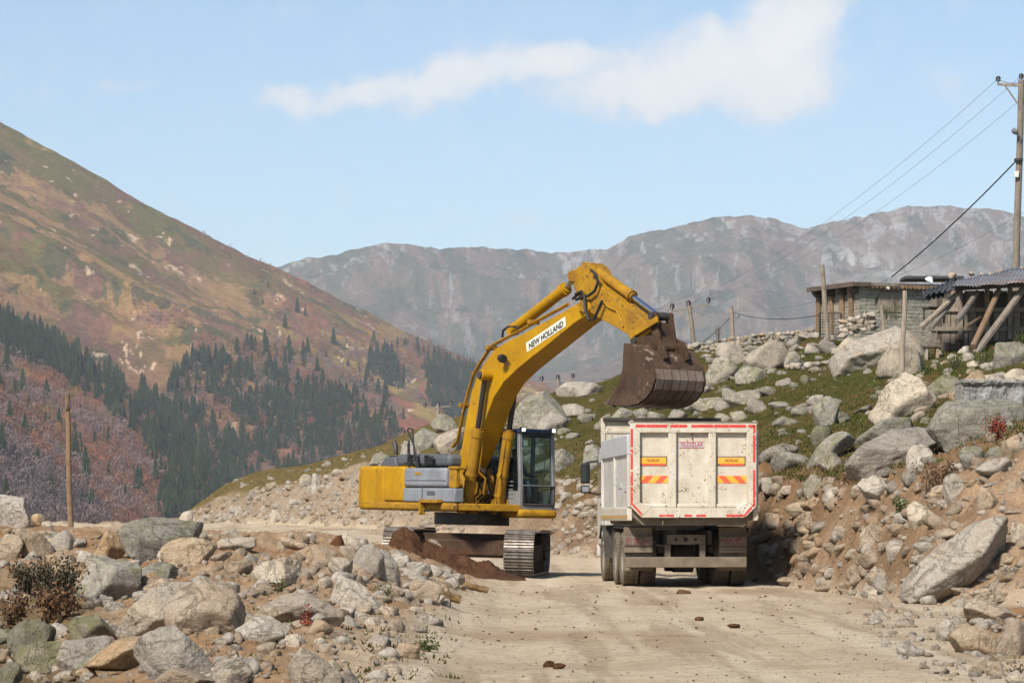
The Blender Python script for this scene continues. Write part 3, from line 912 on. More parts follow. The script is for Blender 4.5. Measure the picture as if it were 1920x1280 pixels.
n_things = 0
def boulder(x0, y0, x1, y1, mat, label=None, group=None, name='boulder', d=None, seed=None, tilt=0.0, depth=None, ang=0.7, bury=0.3, planes=10, thick=.21):
    """boulder that covers the photo box (x0, y0)-(x1, y1), resting on the terrain"""
    global n_things
    px = (x0 + x1) / 2; py = y1 - 0.10 * (y1 - y0)
    if d is None:
        p = ray(px, py)
        if p is None: p = P(px, py, 60)
        d = p.y
    w = (x1 - x0) * d / F; h = (y1 - y0) * d / F
    dep = depth if depth else min(max(w * random.uniform(.65, .95), h * 0.6), w * 1.1)
    c = P(px, (y0 + y1) / 2, d + dep * 0.30)
    hh = h * (1 + bury); cz = c.z + h / 2 - hh / 2
    size = max(x1 - x0, y1 - y0)
    sd = seed if seed is not None else int(x0 * 7 + y0 * 13) % 9973
    if size > 44:
        v, t = rock_shape(sd, 5 if size > 95 else 4, ang, planes=planes)
        me = fast_mesh('rock', v, t, M[mat])
    else:
        me = mid_mesh(sd % len(ROCK_MID), mat)
    o = link(name, me)
    o.location = (c.x, c.y, cz)
    ct, st = abs(math.cos(R(tilt))), abs(math.sin(R(tilt)))
    if tilt:
        # slab lying along the diagonal of its box
        L_ = math.hypot(w, h)
        o.scale = (L_ * .50, dep / 2, L_ * thick)
        o.rotation_euler = (0, math.copysign(math.atan2(h, w) * .88, tilt), 0)
        o.location.z = c.z - h * .04
    else:
        o.scale = (w / 2, dep / 2, hh / 2)
        o.rotation_euler = (0, 0, random.choice((0, math.pi)))
    tag(o, label, 'rock' if name == 'stone' else 'boulder', group)
    n_things += 1
    return o

LEFT = 'boulders heaped on the rubble berm'
HAND = [ # box, material, label
    (-34, 926, 62, 990, 'rock_pale', 'large pale boulder at the left edge of the photo, near the lone wooden pole'),
    (228, 968, 378, 1055, 'rock_lichen', 'large grey slab-sided boulder with a green lichen top on the berm crest'),
    (173, 992, 240, 1052, 'rock_ochre', 'orange-tan wedge boulder leaning against the left end of the grey lichen slab'),
    (300, 1006, 408, 1066, 'rock_tan', 'smooth tan boulder below the right end of the grey lichen slab'),
    (-6, 1000, 46, 1054, 'rock_tan', 'rounded tan boulder low at the left edge, under the large pale boulder'),
    (40, 990, 102, 1052, 'rock_tan', 'tan boulder with a split face on the crest at far left'),
    (94, 992, 138, 1036, 'rock_pale', 'upright pale boulder beside the split tan one on the crest'),
    (58, 962, 86, 988, 'rock_ochre', 'small orange boulder right behind the large pale one at the left edge'),
    (78, 976, 100, 992, 'rock_pale', 'small whitish boulder next to the small orange one on the crest'),
    (146, 1040, 268, 1138, 'rock_lichen', 'big grey-green boulder below the orange-tan wedge on the berm'),
    (398, 1006, 482, 1036, 'rock_tan', 'long low tan boulder on the berm crest by the road edge'),
    (256, 1052, 332, 1094, 'rock_lichen', 'grey-green slab jammed between the big grey-green and smooth tan boulders'),
    (222, 1082, 362, 1196, 'rock_grey', 'long tilted grey slab lying downhill in the middle of the berm'),
    (304, 1084, 462, 1192, 'rock_tan', 'very large smooth tan boulder in the middle of the berm'),
    (128, 1150, 228, 1214, 'rock_moss', 'mossy green boulder at the foot of the tilted grey slab'),
    (14, 1160, 106, 1238, 'rock_moss', 'round mossy boulder in the hollow at lower left'),
    (24, 1200, 138, 1268, 'rock_moss', 'broad mossy boulder at the bottom of the hollow'),
    (-10, 1178, 30, 1208, 'rock_moss', 'small mossy boulder cut by the left edge of the photo'),
    (-10, 1240, 42, 1290, 'rock_moss', 'mossy boulder in the bottom left corner'),
    (108, 1190, 216, 1262, 'rock_grey', 'jagged grey boulder between the mossy ones and the ochre one'),
    (164, 1186, 288, 1270, 'rock_ochre', 'ochre boulder sloping down beside the jagged grey one'),
    (248, 1170, 416, 1280, 'rock_grey', 'large grey boulder speckled white near the bottom of the berm'),
    (344, 1226, 396, 1264, 'rock_ochre', 'small ochre stone propped against the white-speckled boulder'),
    (398, 1232, 476, 1284, 'rock_grey', 'round grey boulder at the bottom edge right of the white-speckled one'),
    (286, 1250, 402, 1296, 'rock_tan', 'tan boulder cut by the bottom edge below the white-speckled one'),
    (438, 1154, 546, 1206, 'rock_pale', 'flat light grey boulder in front of the long yellow-tan slab'),
    (468, 1044, 566, 1108, 'rock_pale', 'blocky pale boulder with faceted front high on the berm'),
    (456, 1110, 648, 1172, 'rock_tan', 'long yellow-tan slab lying across the berm'),
    (612, 1076, 716, 1154, 'rock_pale', 'pale boulder with a dark pitted face at the end of the yellow-tan slab'),
    (572, 1020, 632, 1062, 'rock_ochre', 'orange boulder behind the blocky pale one'),
    (614, 1042, 662, 1084, 'rock_grey', 'grey wedge-shaped stone between the orange boulder and the dark-topped one'),
    (658, 1016, 724, 1092, 'rock_grey', 'grey boulder with dark stained top beside the earth heap'),
    (688, 1028, 752, 1096, 'rock_pale', 'tall pale boulder right of the dark stained grey one'),
    (640, 1000, 692, 1030, 'rock_pale', 'pale boulder on the berm crest before the excavator track'),
    (618, 1002, 650, 1024, 'rock_mud', 'red-brown muddy stone at the crest beside the pale boulder'),
    (722, 1030, 770, 1056, 'rock_pale', 'small pale boulder at the foot of the earth heap'),
    (762, 1052, 812, 1082, 'rock_pale', 'low pale boulder under the front of the earth heap'),
    (768, 1086, 832, 1134, 'rock_tan', 'tan boulder at the road edge near the two logs'),
    (526, 1008, 578, 1034, 'rock_tan', 'thin tan slab tilted on the berm crest'),
    (538, 1212, 642, 1290, 'rock_grey', 'grey and tan pointed boulder at the bottom edge of the berm'),
    (636, 1252, 678, 1290, 'rock_grey', 'dark grey stone at the bottom edge right of the pointed boulder'),
    (742, 1203, 788, 1238, 'rock_tan', 'tan boulder sitting alone near the road edge at the bottom'),
    (532, 1188, 564, 1214, 'rock_pale', 'pale brown stone, left one of a pair above the pointed boulder'),
    (588, 1194, 616, 1216, 'rock_pale', 'whitish cube-like stone above the pointed boulder'),
    # right hand bank
    (1628, 697, 1755, 795, 'rock_pale', 'large triangular pale boulder standing on the turf below the plank shed'),
    (1708, 966, 1888, 1136, 'rock_pale', 'huge pale grey slab leaning in the cut bank beside the road'),
    (1606, 876, 1702, 938, 'rock_pale', 'pale overhanging boulder at the lip of the cut bank'),
    (1588, 798, 1756, 892, 'rock_grey', 'smooth plain grey slab above the cut bank'),
    (1604, 782, 1724, 852, 'rock_lichen', 'lichen covered boulder behind the smooth grey slab'),
    (1804, 1120, 1908, 1168, 'rock_tan', 'flat tan boulder at the right road edge, topmost of its heap'),
    (1776, 1172, 1870, 1232, 'rock_ochre', 'orange and white angular boulder at the right road edge'),
    (1864, 1158, 1930, 1236, 'rock_tan', 'rounded tan boulder cut by the right edge of the photo'),
    (1756, 1156, 1794, 1208, 'rock_pale', 'upright pale stone left of the orange and white boulder'),
    (1680, 1200, 1736, 1234, 'rock_pale', 'pale stone lying apart on the road in front of the heap'),
    (1818, 1230, 1852, 1262, 'rock_tan', 'tan stone below the orange and white boulder'),
    (1848, 1240, 1884, 1270, 'rock_tan', 'tan stone at bottom right beside a smaller tan one'),
    (1884, 1255, 1930, 1290, 'rock_pale', 'pale stone in the bottom right corner'),
    (1778, 692, 1862, 758, 'rock_ochre', 'orange-tan boulder left of the grey concrete block'),
    (1716, 700, 1796, 752, 'rock_moss', 'yellow-green lichen boulder between the triangular and orange-tan boulders'),
    (1520, 742, 1574, 806, 'rock_lichen', 'grey pointed boulder standing on the turf'),
    (1510, 740, 1554, 766, 'rock_grey', 'low grey boulder just behind the pointed one on the turf'),
    (1798, 836, 1850, 886, 'rock_lichen', 'lichen-grey block below the red bush'),
    (1878, 814, 1930, 864, 'rock_tan', 'tan boulder right of the lichen-grey block, at the photo edge'),
    (1828, 856, 1902, 892, 'rock_pale', 'flat cracked whitish stone below the lichen-grey block'),
    (1698, 832, 1752, 882, 'rock_pale', 'white-faced boulder at the end of the smooth grey slab'),
    (1768, 886, 1816, 946, 'rock_grey', 'dark-topped stone sticking out of the upper cut bank'),
    (1504, 888, 1550, 942, 'rock_lichen', 'grey-green boulder at the lip of the cut right of the truck'),
    (1892, 976, 1930, 1024, 'rock_tan', 'tan boulder in the bank at the right edge above the huge slab'),
    (1624, 1060, 1670, 1104, 'rock_tan', 'tan boulder low in the bank left of the huge pale slab'),
    (1640, 1114, 1676, 1142, 'rock_tan', 'tan stone at the foot of the bank left of the huge slab'),
    (1832, 912, 1876, 958, 'rock_tan', 'tan boulder bedded in the soil above the huge pale slab'),
    (1610, 980, 1668, 1024, 'rock_tan', 'tan boulder in the middle of the soil bank'),
    (1700, 938, 1764, 986, 'rock_pale', 'pale boulder in the soil directly left above the huge slab'),
    (1418, 1020, 1452, 1058, 'rock_grey', 'grey stone in the bank right behind the truck wheel'),
    (1426, 962, 1476, 1000, 'rock_tan', 'tan boulder in the bank beside the truck tailgate'),
    (1470, 940, 1530, 968, 'rock_tan', 'long tan stone in the bank below the grey-green lip boulder'),
    (1740, 745, 1925, 830, 'rock_lichen', 'broad lichen outcrop under the concrete block behind the red bush'),
    # hillside
    (1392, 638, 1482, 700, 'rock_grey', 'large grey boulder with a brown face by the drystone wall'),
    (1312, 668, 1384, 722, 'rock_lichen', 'grey boulder on the slope right behind the bucket'),
    (1376, 684, 1446, 720, 'rock_lichen', 'low lichen boulder in front of the brown-faced one'),
    (1340, 640, 1400, 690, 'rock_grey', 'grey boulder left of the brown-faced one'),
    (1446, 658, 1502, 694, 'rock_lichen', 'pale lichen boulder right of the brown-faced one'),
    (1282, 744, 1360, 772, 'rock_lichen', 'flat lichen boulder on the turf beside the bucket bottom'),
    (1356, 730, 1428, 762, 'rock_lichen', 'broad lichen boulder on the turf above the truck'),
    (1400, 744, 1440, 776, 'rock_grey', 'grey boulder beside the broad lichen one above the truck'),
    (1424, 724, 1456, 744, 'rock_lichen', 'small lichen boulder up the turf above the truck'),
    (1440, 752, 1484, 766, 'rock_lichen', 'low lichen hump on the turf right of the truck top'),
    (1368, 770, 1402, 790, 'rock_lichen', 'small lichen boulder just above the tailgate'),
    (1446, 780, 1484, 800, 'rock_lichen', 'small lichen boulder right of the tailgate top'),
    (1418, 830, 1500, 872, 'rock_lichen', 'flat lichen boulder right beside the tailgate'),
    (1444, 846, 1530, 886, 'rock_lichen', 'lichen slab on the lip of the bank near the truck'),
    (1506, 812, 1600, 872, 'rock_lichen', 'sloping lichen slab left of the smooth grey one'),
    (1518, 796, 1560, 836, 'rock_moss', 'yellowish lichen boulder under the grey pointed one'),
    (1530, 846, 1584, 884, 'rock_lichen', 'lichen boulder on the lip left of the overhanging pale one'),
    (952, 732, 1064, 812, 'rock_lichen', 'very large lichen boulder on the skyline behind the cab'),
    (1042, 714, 1104, 746, 'rock_pale', 'pale rounded boulder on the skyline right of the very large one'),
    (1004, 770, 1066, 812, 'rock_grey', 'grey boulder just above the cab roof'),
    (1044, 756, 1096, 786, 'rock_grey', 'grey boulder between the skyline boulder and the truck'),
    (1082, 774, 1112, 794, 'rock_lichen', 'small round lichen boulder left above the truck'),
    (1030, 840, 1084, 882, 'rock_lichen', 'lichen boulder on the slope right of the cab window'),
    (1092, 832, 1140, 880, 'rock_lichen', 'lichen boulder half hidden behind the truck mirror'),
    (1142, 764, 1190, 788, 'rock_lichen', 'lichen boulder under the bucket, behind the truck body'),
    (1186, 764, 1220, 784, 'rock_lichen', 'grey lichen boulder under the bucket centre'),
    (1076, 716, 1128, 744, 'rock_grey', 'grey boulder on the skyline left of the bucket'),
    (806, 776, 862, 812, 'rock_lichen', 'lichen boulder on the skyline behind the engine hood'),
    (768, 802, 826, 846, 'rock_lichen', 'lichen boulder behind the exhaust pipe'),
    (812, 800, 884, 852, 'rock_grey', 'large grey boulder close behind the engine hood'),
    (746, 826, 792, 862, 'rock_grey', 'low grey boulder left of the exhaust pipe'),
    # near the houses
    (1726, 598, 1816, 656, 'rock_lichen', 'large lichen boulder leaning in front of the plank shed struts'),
    (1642, 640, 1738, 712, 'rock_grey', 'large grey boulder behind the tall leaning post'),
    (1556, 612, 1740, 690, 'rock_pale', 'long pale rock outcrop below the stone house'),
    (1532, 634, 1574, 664, 'rock_grey', 'grey boulder below the metal gate'),
    (1508, 645, 1540, 664, 'rock_pale', 'small pale boulder left of the metal gate'),
    (1566, 632, 1620, 666, 'rock_pale', 'pale boulder at the left end of the long outcrop'),
    (1616, 628, 1664, 656, 'rock_grey', 'grey boulder at the foot of the long outcrop'),
    (1860, 640, 1925, 690, 'rock_lichen', 'boulder under the strut of the plank shed at the photo edge'),
    (1838, 700, 1890, 730, 'rock_pale', 'pale boulder behind the concrete block'),
    (1880, 690, 1930, 720, 'rock_pale', 'pale boulder at the right edge behind the concrete block'),
    # mud dropped on the road
    (1018, 1237, 1040, 1252, 'rock_mud', 'dark clod of mud on the road at the bottom of the photo'),
    (1036, 1242, 1062, 1255, 'rock_mud', 'flat mud clod touching the dark clod at the bottom of the road'),
    (1268, 1104, 1296, 1114, 'rock_mud', 'flat clod of mud right behind the truck'),
    (1302, 1155, 1320, 1164, 'rock_mud', 'small mud clod in the middle of the road behind the truck'),
    (1362, 1168, 1388, 1178, 'rock_mud', 'mud clod on the right wheel track behind the truck'),
    # far bank
    (700, 885, 742, 925, 'rock_pale', 'whitish rock face in the far bank behind the counterweight'),
    (560, 888, 586, 915, 'rock_grey', 'grey slab standing in the far bank'),
    (582, 886, 606, 924, 'rock_pale', 'pale grey slab beside the grey one in the far bank'),
    (506, 954, 532, 980, 'rock_pale', 'whitish boulder at the foot of the far bank'),
    (334, 956, 362, 984, 'rock_pale', 'white boulder on the skyline at the far road bend'),
]
random.seed(11)
for b in HAND:
    x0, y0, x1, y1, mt, lab = b
    tilt = {222: -1, 1708: -1, 164: -1, 526: 1, 1506: -1, 1588: -1}.get(x0, 0)
    smooth_ang = 0.2 if ('smooth' in lab or 'round' in lab) else random.uniform(.7, 1.0)
    boulder(x0, y0, x1, y1, mt, lab, tilt=tilt, ang=smooth_ang)

def scatter():
    zones = [ # polygon, n, (min px, max px), materials, short zone name, labels by material
        ([(0, 1000), (230, 995), (560, 1005), (740, 1035), (880, 1090), (800, 1180), (760, 1280), (0, 1280)], 1250, (4, 50), ['rock_tan'] * 6 + ['rock_ochre'] * 2 + ['rock_pale'] * 4 + ['rock_grey'], 'berm'),
        ([(335, 982), (350, 965), (385, 950), (430, 930), (520, 910), (620, 888), (720, 870), (860, 880), (880, 1005), (700, 988), (500, 981)], 1100, (4, 24), ['rock_pale'] * 4 + ['rock_tan'] * 6 + ['rock_grey'] * 2, 'farbank'),
        ([(1030, 900), (1130, 880), (1130, 1050), (1030, 1040)], 260, (4, 28), ['rock_pale'] * 4 + ['rock_tan'] * 4 + ['rock_grey'], 'midbank'),
        ([(1415, 900), (1500, 900), (1600, 905), (1720, 890), (1920, 860), (1920, 1140), (1700, 1135), (1550, 1112), (1420, 1092)], 800, (4, 46), ['rock_tan'] * 6 + ['rock_ochre'] + ['rock_pale'] * 2 + ['rock_grey'], 'bank'),
        ([(1000, 770), (1160, 740), (1330, 710), (1640, 690), (1660, 780), (1600, 880), (1420, 880), (1120, 880), (1040, 880)], 230, (5, 42), ['rock_lichen'] * 5 + ['rock_grey'] * 2 + ['rock_moss'], 'turf'),
        ([(700, 850), (860, 800), (1000, 770), (1040, 880), (940, 900), (720, 880)], 120, (6, 46), ['rock_lichen'] * 4 + ['rock_grey'], 'turf'),
        ([(1290, 645), (1540, 630), (1640, 660), (1640, 690), (1330, 712)], 130, (6, 34), ['rock_grey'] * 3 + ['rock_lichen'] * 3 + ['rock_pale'] * 2, 'ridge'),
        ([(1640, 690), (1920, 660), (1920, 860), (1720, 890), (1600, 880), (1660, 780)], 240, (6, 40), ['rock_lichen'] * 4 + ['rock_pale'] * 2 + ['rock_tan'] * 2, 'shoulder'),
        ([(1600, 1140), (1920, 1145), (1920, 1280), (1760, 1280), (1640, 1200)], 420, (3, 30), ['rock_tan'] * 3 + ['rock_pale'] * 3 + ['rock_grey'], 'roadside'),
        ([(760, 1280), (880, 1100), (960, 1090), (1420, 1100), (1640, 1140), (1750, 1280)], 900, (2, 7), ['rock_tan'] * 2 + ['rock_grey'] * 2 + ['rock_mud'] * 4, 'road'),
        ([(430, 903), (600, 868), (720, 842), (720, 860), (600, 885), (430, 925)], 30, (5, 20), ['rock_lichen', 'rock_grey'], 'spur'),
    ]
    adj = {'rock_tan': 'tan', 'rock_ochre': 'ochre', 'rock_pale': 'pale', 'rock_grey': 'grey', 'rock_lichen': 'lichen-spotted', 'rock_moss': 'mossy', 'rock_mud': 'muddy'}
    where = {'berm': 'among the rubble of the left berm', 'farbank': 'in the stony far bank left of the excavator', 'midbank': 'in the bank between excavator and truck',
             'bank': 'bedded in the soil bank right of the truck', 'turf': 'on the turf slope above the truck', 'ridge': 'near the drystone wall on the ridge',
             'shoulder': 'on the slope below the plank shed', 'roadside': 'at the right road edge', 'road': 'on the dirt road', 'spur': 'on the dry spur above the far road'}
    items = []
    for poly, n, (lo, hi), mats, zn in zones:
        xs = [p[0] for p in poly]; ys = [p[1] for p in poly]; k = 0
        while k < n:
            px = random.uniform(min(xs), max(xs)); py = random.uniform(min(ys), max(ys))
            if not inside(px, py, poly): continue
            k += 1
            p = ray(px, py)
            if p is None: continue
            s = lo + (hi - lo) * random.random() ** 2.6
            items.append((s, p, random.choice(mats), zn))
    items.sort(key=lambda q: -q[0])
    keep = items[:175]; rest = items[175:]
    # the slope and berm go on beyond the picture
    for x0, y0, x1, y1, n, (lo, hi), mats, zn in ((1925, 830, 2240, 1140, 420, (4, 46), ['rock_tan'] * 5 + ['rock_pale'] * 2 + ['rock_grey'], 'bank'), (1925, 640, 2240, 830, 150, (6, 46), ['rock_lichen'] * 4 + ['rock_pale'], 'shoulder'), (-300, 1000, -5, 1280, 320, (4, 50), ['rock_tan'] * 4 + ['rock_pale'] * 3 + ['rock_grey'] * 2, 'berm')):
        for _ in range(n):
            p_ = ray(random.uniform(x0, x1), random.uniform(y0, y1))
            if p_ is not None: rest.append((lo + (hi - lo) * random.random() ** 2.6, p_, random.choice(mats), zn))
    import re as _re
    cut = _re.compile(r',| (on|at|in|beside|near|below|behind|between|under|leaning|lying|standing|jammed|by|above|propped|cut|sitting|sloping|right|left|close|showing|just|half|up|bedded|directly|before|low|sticking|high|against|touching) ')
    shorts = {}
    for hb in HAND: shorts.setdefault(cut.split(hb[5])[0].strip(), []).append(hb)
    anchors = [(v[0], k) for k, v in shorts.items() if len(v) == 1 and len(k.split()) >= 3]
    used = set()
    def own_label(px, py, word, s):
        best = None
        for hb, sh in anchors:
            cx, cy = (hb[0] + hb[2]) / 2, (hb[1] + hb[3]) / 2; rx, ry = (hb[2] - hb[0]) / 2, (hb[3] - hb[1]) / 2
            dx, dy = px - cx, py - cy
            gap = math.hypot(max(abs(dx) - rx, 0), max(abs(dy) - ry, 0))
            if gap > 55: continue
            side = ('right of' if dx > 0 else 'left of') if abs(dx) / rx > abs(dy) / ry else ('below' if dy > 0 else 'above')
            size = 'larger ' if s > 26 else ('small ' if s < 17 else '')
            lab = '%s%s stone just %s the %s' % (size, word, side, sh)
            if lab in used: continue
            if best is None or gap < best[0]: best = (gap, lab)
        if best: used.add(best[1]); return best[1]
    for s, p, mt, zn in keep:
        own = own_label(960 + F * p.x / p.y, HZ - (p.z - CZ) * F / p.y, adj[mt], s)
        w = s * p.y / F
        o = link('stone', mid_mesh(random.randrange(len(ROCK_MID)), mt))
        sx, sy, sz = w / 2 * random.uniform(.9, 1.25), w / 2 * random.uniform(.7, 1.1), w / 2 * random.uniform(.5, .85)
        o.scale = (sx, sy, sz); o.location = p + Vector((0, sy * .3, sz * .15)); o.rotation_euler = (random.uniform(-.3, .3), random.uniform(-.4, .4), random.uniform(0, 6.28))
        tag(o, own or '%s stone %s' % (adj[mt], where[zn]), 'rock', '%s stones %s' % (adj[mt], where[zn]))
    Vs = []; Ts = []; Ms = []; off = 0
    for s, p, mt, zn in rest:
        lib = ROCK_MID if s > 22 else (ROCK_LOW if s > 8 else ROCK_TINY)
        v, t = lib[random.randrange(len(lib))]
        w = s * p.y / F / 2
        a = random.uniform(0, 6.28); ca, sa = math.cos(a), math.sin(a)
        q = v * np.array([w * random.uniform(.85, 1.3), w * random.uniform(.7, 1.1), w * random.uniform(.5, .9)])
        b = random.uniform(-.4, .4); cb, sb = math.cos(b), math.sin(b)
        q = np.stack([q[:, 0] * cb - q[:, 2] * sb, q[:, 1], q[:, 0] * sb + q[:, 2] * cb], 1)
        q = np.stack([q[:, 0] * ca - q[:, 1] * sa, q[:, 0] * sa + q[:, 1] * ca, q[:, 2]], 1) + np.array(p + Vector((0, w * .25, w * .12)))
        Vs.append(q); Ts.append(t + off); Ms.append(np.full(len(t), ROCKS.index(mt))); off += len(v)
    # crushed pebbles over the berm, the banks and the road edges
    peb = [((0, 1000, 880, 1280), 5200), ((360, 880, 900, 1000), 2600), ((1415, 880, 1920, 1140), 4200), ((1560, 1135, 1920, 1280), 1500), ((700, 1085, 1700, 1280), 1700), ((1030, 900, 1130, 1050), 500)]
    mats_i = [ROCKS.index(k) for k in ('rock_tan', 'rock_pale', 'rock_tan', 'rock_grey', 'rock_ochre')]
    for (x0, y0, x1, y1), n in peb:
        for _ in range(n):
            px = random.uniform(x0, x1); p = ray(px, random.uniform(y0, y1))
            if p is None or (p.z > 3.4 and px > 1000): continue
            v, t = ROCK_TINY[random.randrange(len(ROCK_TINY))]
            w = random.uniform(1.0, 3.4) * p.y / F / 2 * (0.6 + random.random() ** 3 * 1.2)
            q = v * (w * random.uniform(.8, 1.3), w, w * .7) + np.array(p)
            Vs.append(q); Ts.append(t + off); Ms.append(np.full(len(t), random.choice(mats_i))); off += len(v)
    o = link('rubble', fast_mesh('rubble', np.vstack(Vs), np.vstack(Ts), [M[k] for k in ROCKS], np.concatenate(Ms)))
    tag(o, 'loose stones and gravel strewn over berm, banks and road edges', None, None, 'stuff')
scatter()

# ------------------------------------------------------------------ shared vehicle materials
M['yellow'] = paint('yellow_paint', (.40, .215, .003), (.27, .135, .006), (.10, .06, .03), .5, 0.55, 1.6, .0015, spec=.12)
M['yellow_worn'] = paint('worn_yellow_paint', (.36, .19, .008), (.20, .10, .014), (.06, .035, .02), .66, 0.6, 2.2, .003, spec=.15, spot_scale=4.5)
M['machine_grey'] = paint('grey_panel_paint', (.21, .22, .24), (.14, .145, .16), (.12, .07, .04), .25, 0.5, 2.0, .0015)
M['hood_grey'] = paint('dark_hood_paint', (.085, .09, .10), (.05, .052, .058), (.14, .10, .07), .3, 0.55, 2.0, .002)
M['cab_grey'] = paint('cab_paint', (.20, .20, .20), (.13, .13, .13), (.08, .06, .05), .25, 0.5, 2.0, .0015)
M['roof_blue'] = paint('blue_roof_paint', (.03, .045, .10), (.02, .03, .065), None, .2, 0.45, 2.0, .001)
M['black'] = paint('black_rubber', (.018, .017, .016), (.011, .011, .011), None, .2, 0.6, 3, .002)
M['dark_steel'] = paint('greasy_steel', (.05, .042, .036), (.022, .02, .018), (.09, .05, .03), .4, 0.55, 3, .004)
M['mud_steel'] = paint('mud_caked_steel', (.085, .05, .03), (.035, .023, .016), (.15, .095, .06), .5, 0.85, 3.5, .02, spec=.1)
M['bucket'] = paint('muddy_bucket_steel', (.082, .048, .031), (.038, .023, .016), (.20, .155, .12), .62, 0.75, 2.4, .012, spec=.15, spot_scale=2.2)
M['strap'] = paint('polished_wear_steel', (.19, .15, .12), (.09, .055, .035), (.08, .04, .025), .6, 0.45, 3.0, .006, spec=.5)
t = NT('chrome_rod'); M['chrome'] = t.done((.55, .57, .62), 0.18, None, 1.0)
t = NT('dull_rod'); M['rod'] = t.done((.05, .045, .042), 0.3, None, 0.6)
t = NT('shoe_steel'); v = t.obj()
M['shoe'] = t.done(t.ramp(t.noise(v, 6, 6, .7), [(.35, (.11, .075, .05)), (.6, (.26, .235, .21))]), 0.5, t.bump(t.noise(v, 20, 4), .006), 0.5)
t = NT('tinted_glass'); t.b.inputs['Transmission Weight'].default_value = 0.0
t.b.inputs['Specular IOR Level'].default_value = 0.6
def glass_mat(name, tint, op):
    m = bpy.data.materials.new(name); m.use_nodes = True; nt = m.node_tree; nt.nodes.clear()
    out = nt.nodes.new('ShaderNodeOutputMaterial'); mx = nt.nodes.new('ShaderNodeMixShader'); tr = nt.nodes.new('ShaderNodeBsdfTransparent')
    gl = nt.nodes.new('ShaderNodeBsdfPrincipled'); gl.inputs['Base Color'].default_value = (.02, .025, .025, 1); gl.inputs['Roughness'].default_value = .06
    gl.inputs['Specular IOR Level'].default_value = 0.8
    tr.inputs[0].default_value = (*tint, 1); mx.inputs[0].default_value = op
    nt.links.new(tr.outputs[0], mx.inputs[1]); nt.links.new(gl.outputs[0], mx.inputs[2]); nt.links.new(mx.outputs[0], out.inputs[0])
    return m
M['glass'] = glass_mat('cab_glass', (.80, .88, .86), .14)
M['mirror_glass'] = glass_mat('dark_glass', (.1, .1, .1), .85)
def lamp_mat(name, c, s):
    t = NT(name); t.b.inputs['Emission Color'].default_value = (*c, 1); t.b.inputs['Emission Strength'].default_value = s
    return t.done((.8, .8, .75), .2)
M['lamp_lens'] = lamp_mat('work_lamp_lens', (1, .95, .82), 2.2)
M['white_sign'] = paint('sticker_white', (.62, .62, .55), (.5, .5, .42), None, .2, .5, 6, .0005)
t = NT('lettering_black'); M['letter_black'] = t.done((.02, .02, .02), .6)
t = NT('lettering_red'); M['letter_red'] = t.done((.36, .03, .05), .6)
M['earth'] = rock_mat('red_earth', (.075, .034, .016), (.11, .052, .026), (.15, .078, .042), amt=0.0, dark_amt=0.5, white=0.0)

def lettering(name, body, mat, parent, origin, xdir, ydir, height, width=None, shear=0.0, bold=0.0):
    cu = bpy.data.curves.new(name, 'FONT'); cu.body = body; cu.size = 1.0; cu.shear = shear; cu.offset = bold; cu.extrude = 0.002
    cu.align_x = 'CENTER'; cu.align_y = 'CENTER'
    cu.materials.append(mat)
    tmp = bpy.data.objects.new(name, cu); col.objects.link(tmp)
    bpy.context.view_layer.update()
    me = bpy.data.meshes.new_from_object(tmp.evaluated_get(bpy.context.evaluated_depsgraph_get()))
    bpy.data.objects.remove(tmp)
    if not me.materials: me.materials.append(mat)
    co = np.array([v.co[:] for v in me.vertices]); w, h = np.ptp(co[:, 0]), np.ptp(co[:, 1])
    o = link(name, me, parent)
    sy = height / h; sx = (width / w) if width else sy
    x = Vector(xdir).normalized(); y = Vector(ydir).normalized(); n = x.cross(y)
    m = Matrix((x * sx, y * sy, n)).transposed().to_4x4(); m.translation = Vector(origin)
    o.matrix_local = m
    return o

# ------------------------------------------------------------------ excavator
EX = empty('excavator')
EXM = Matrix.Translation((-0.95, 71.5, 0.05)) @ Matrix.Rotation(R(1.4), 4, 'Y') @ Matrix.Rotation(R(-59), 4, 'Z')
EX.matrix_world = EXM
tag(EX, 'muddy yellow and grey tracked excavator holding its bucket over the truck', 'excavator')

def E(px, py, y):
    """(forward, up) of the point on the machine plane at lateral y that the photo shows at (px, py)"""
    O = EXM @ Vector((0, y, 0)); A = EXM.to_3x3() @ Vector((1, 0, 0)); C = EXM.to_3x3() @ Vector((0, 0, 1))
    k = (px - 960) / F; q = (HZ - py) / F
    a11 = A.x - k * A.y; a12 = C.x - k * C.y; b1 = -(O.x - k * O.y)
    a21 = A.z - q * A.y; a22 = C.z - q * C.y; b2 = -(O.z - CZ - q * O.y)
    D = a11 * a22 - a12 * a21
    return ((b1 * a22 - a12 * b2) / D, (a11 * b2 - a21 * b1) / D)

def E3(px, py, y):
    u, z = E(px, py, y); return Vector((u, y, z))

def plan(mb, prof, z0, z1):
    n = len(prof)
    return mb.add([(p[0], p[1], z0) for p in prof] + [(p[0], p[1], z1) for p in prof],
                  [tuple(range(n - 1, -1, -1)), tuple(range(n, 2 * n))] + [(i, (i + 1) % n, n + (i + 1) % n, n + i) for i in range(n)])

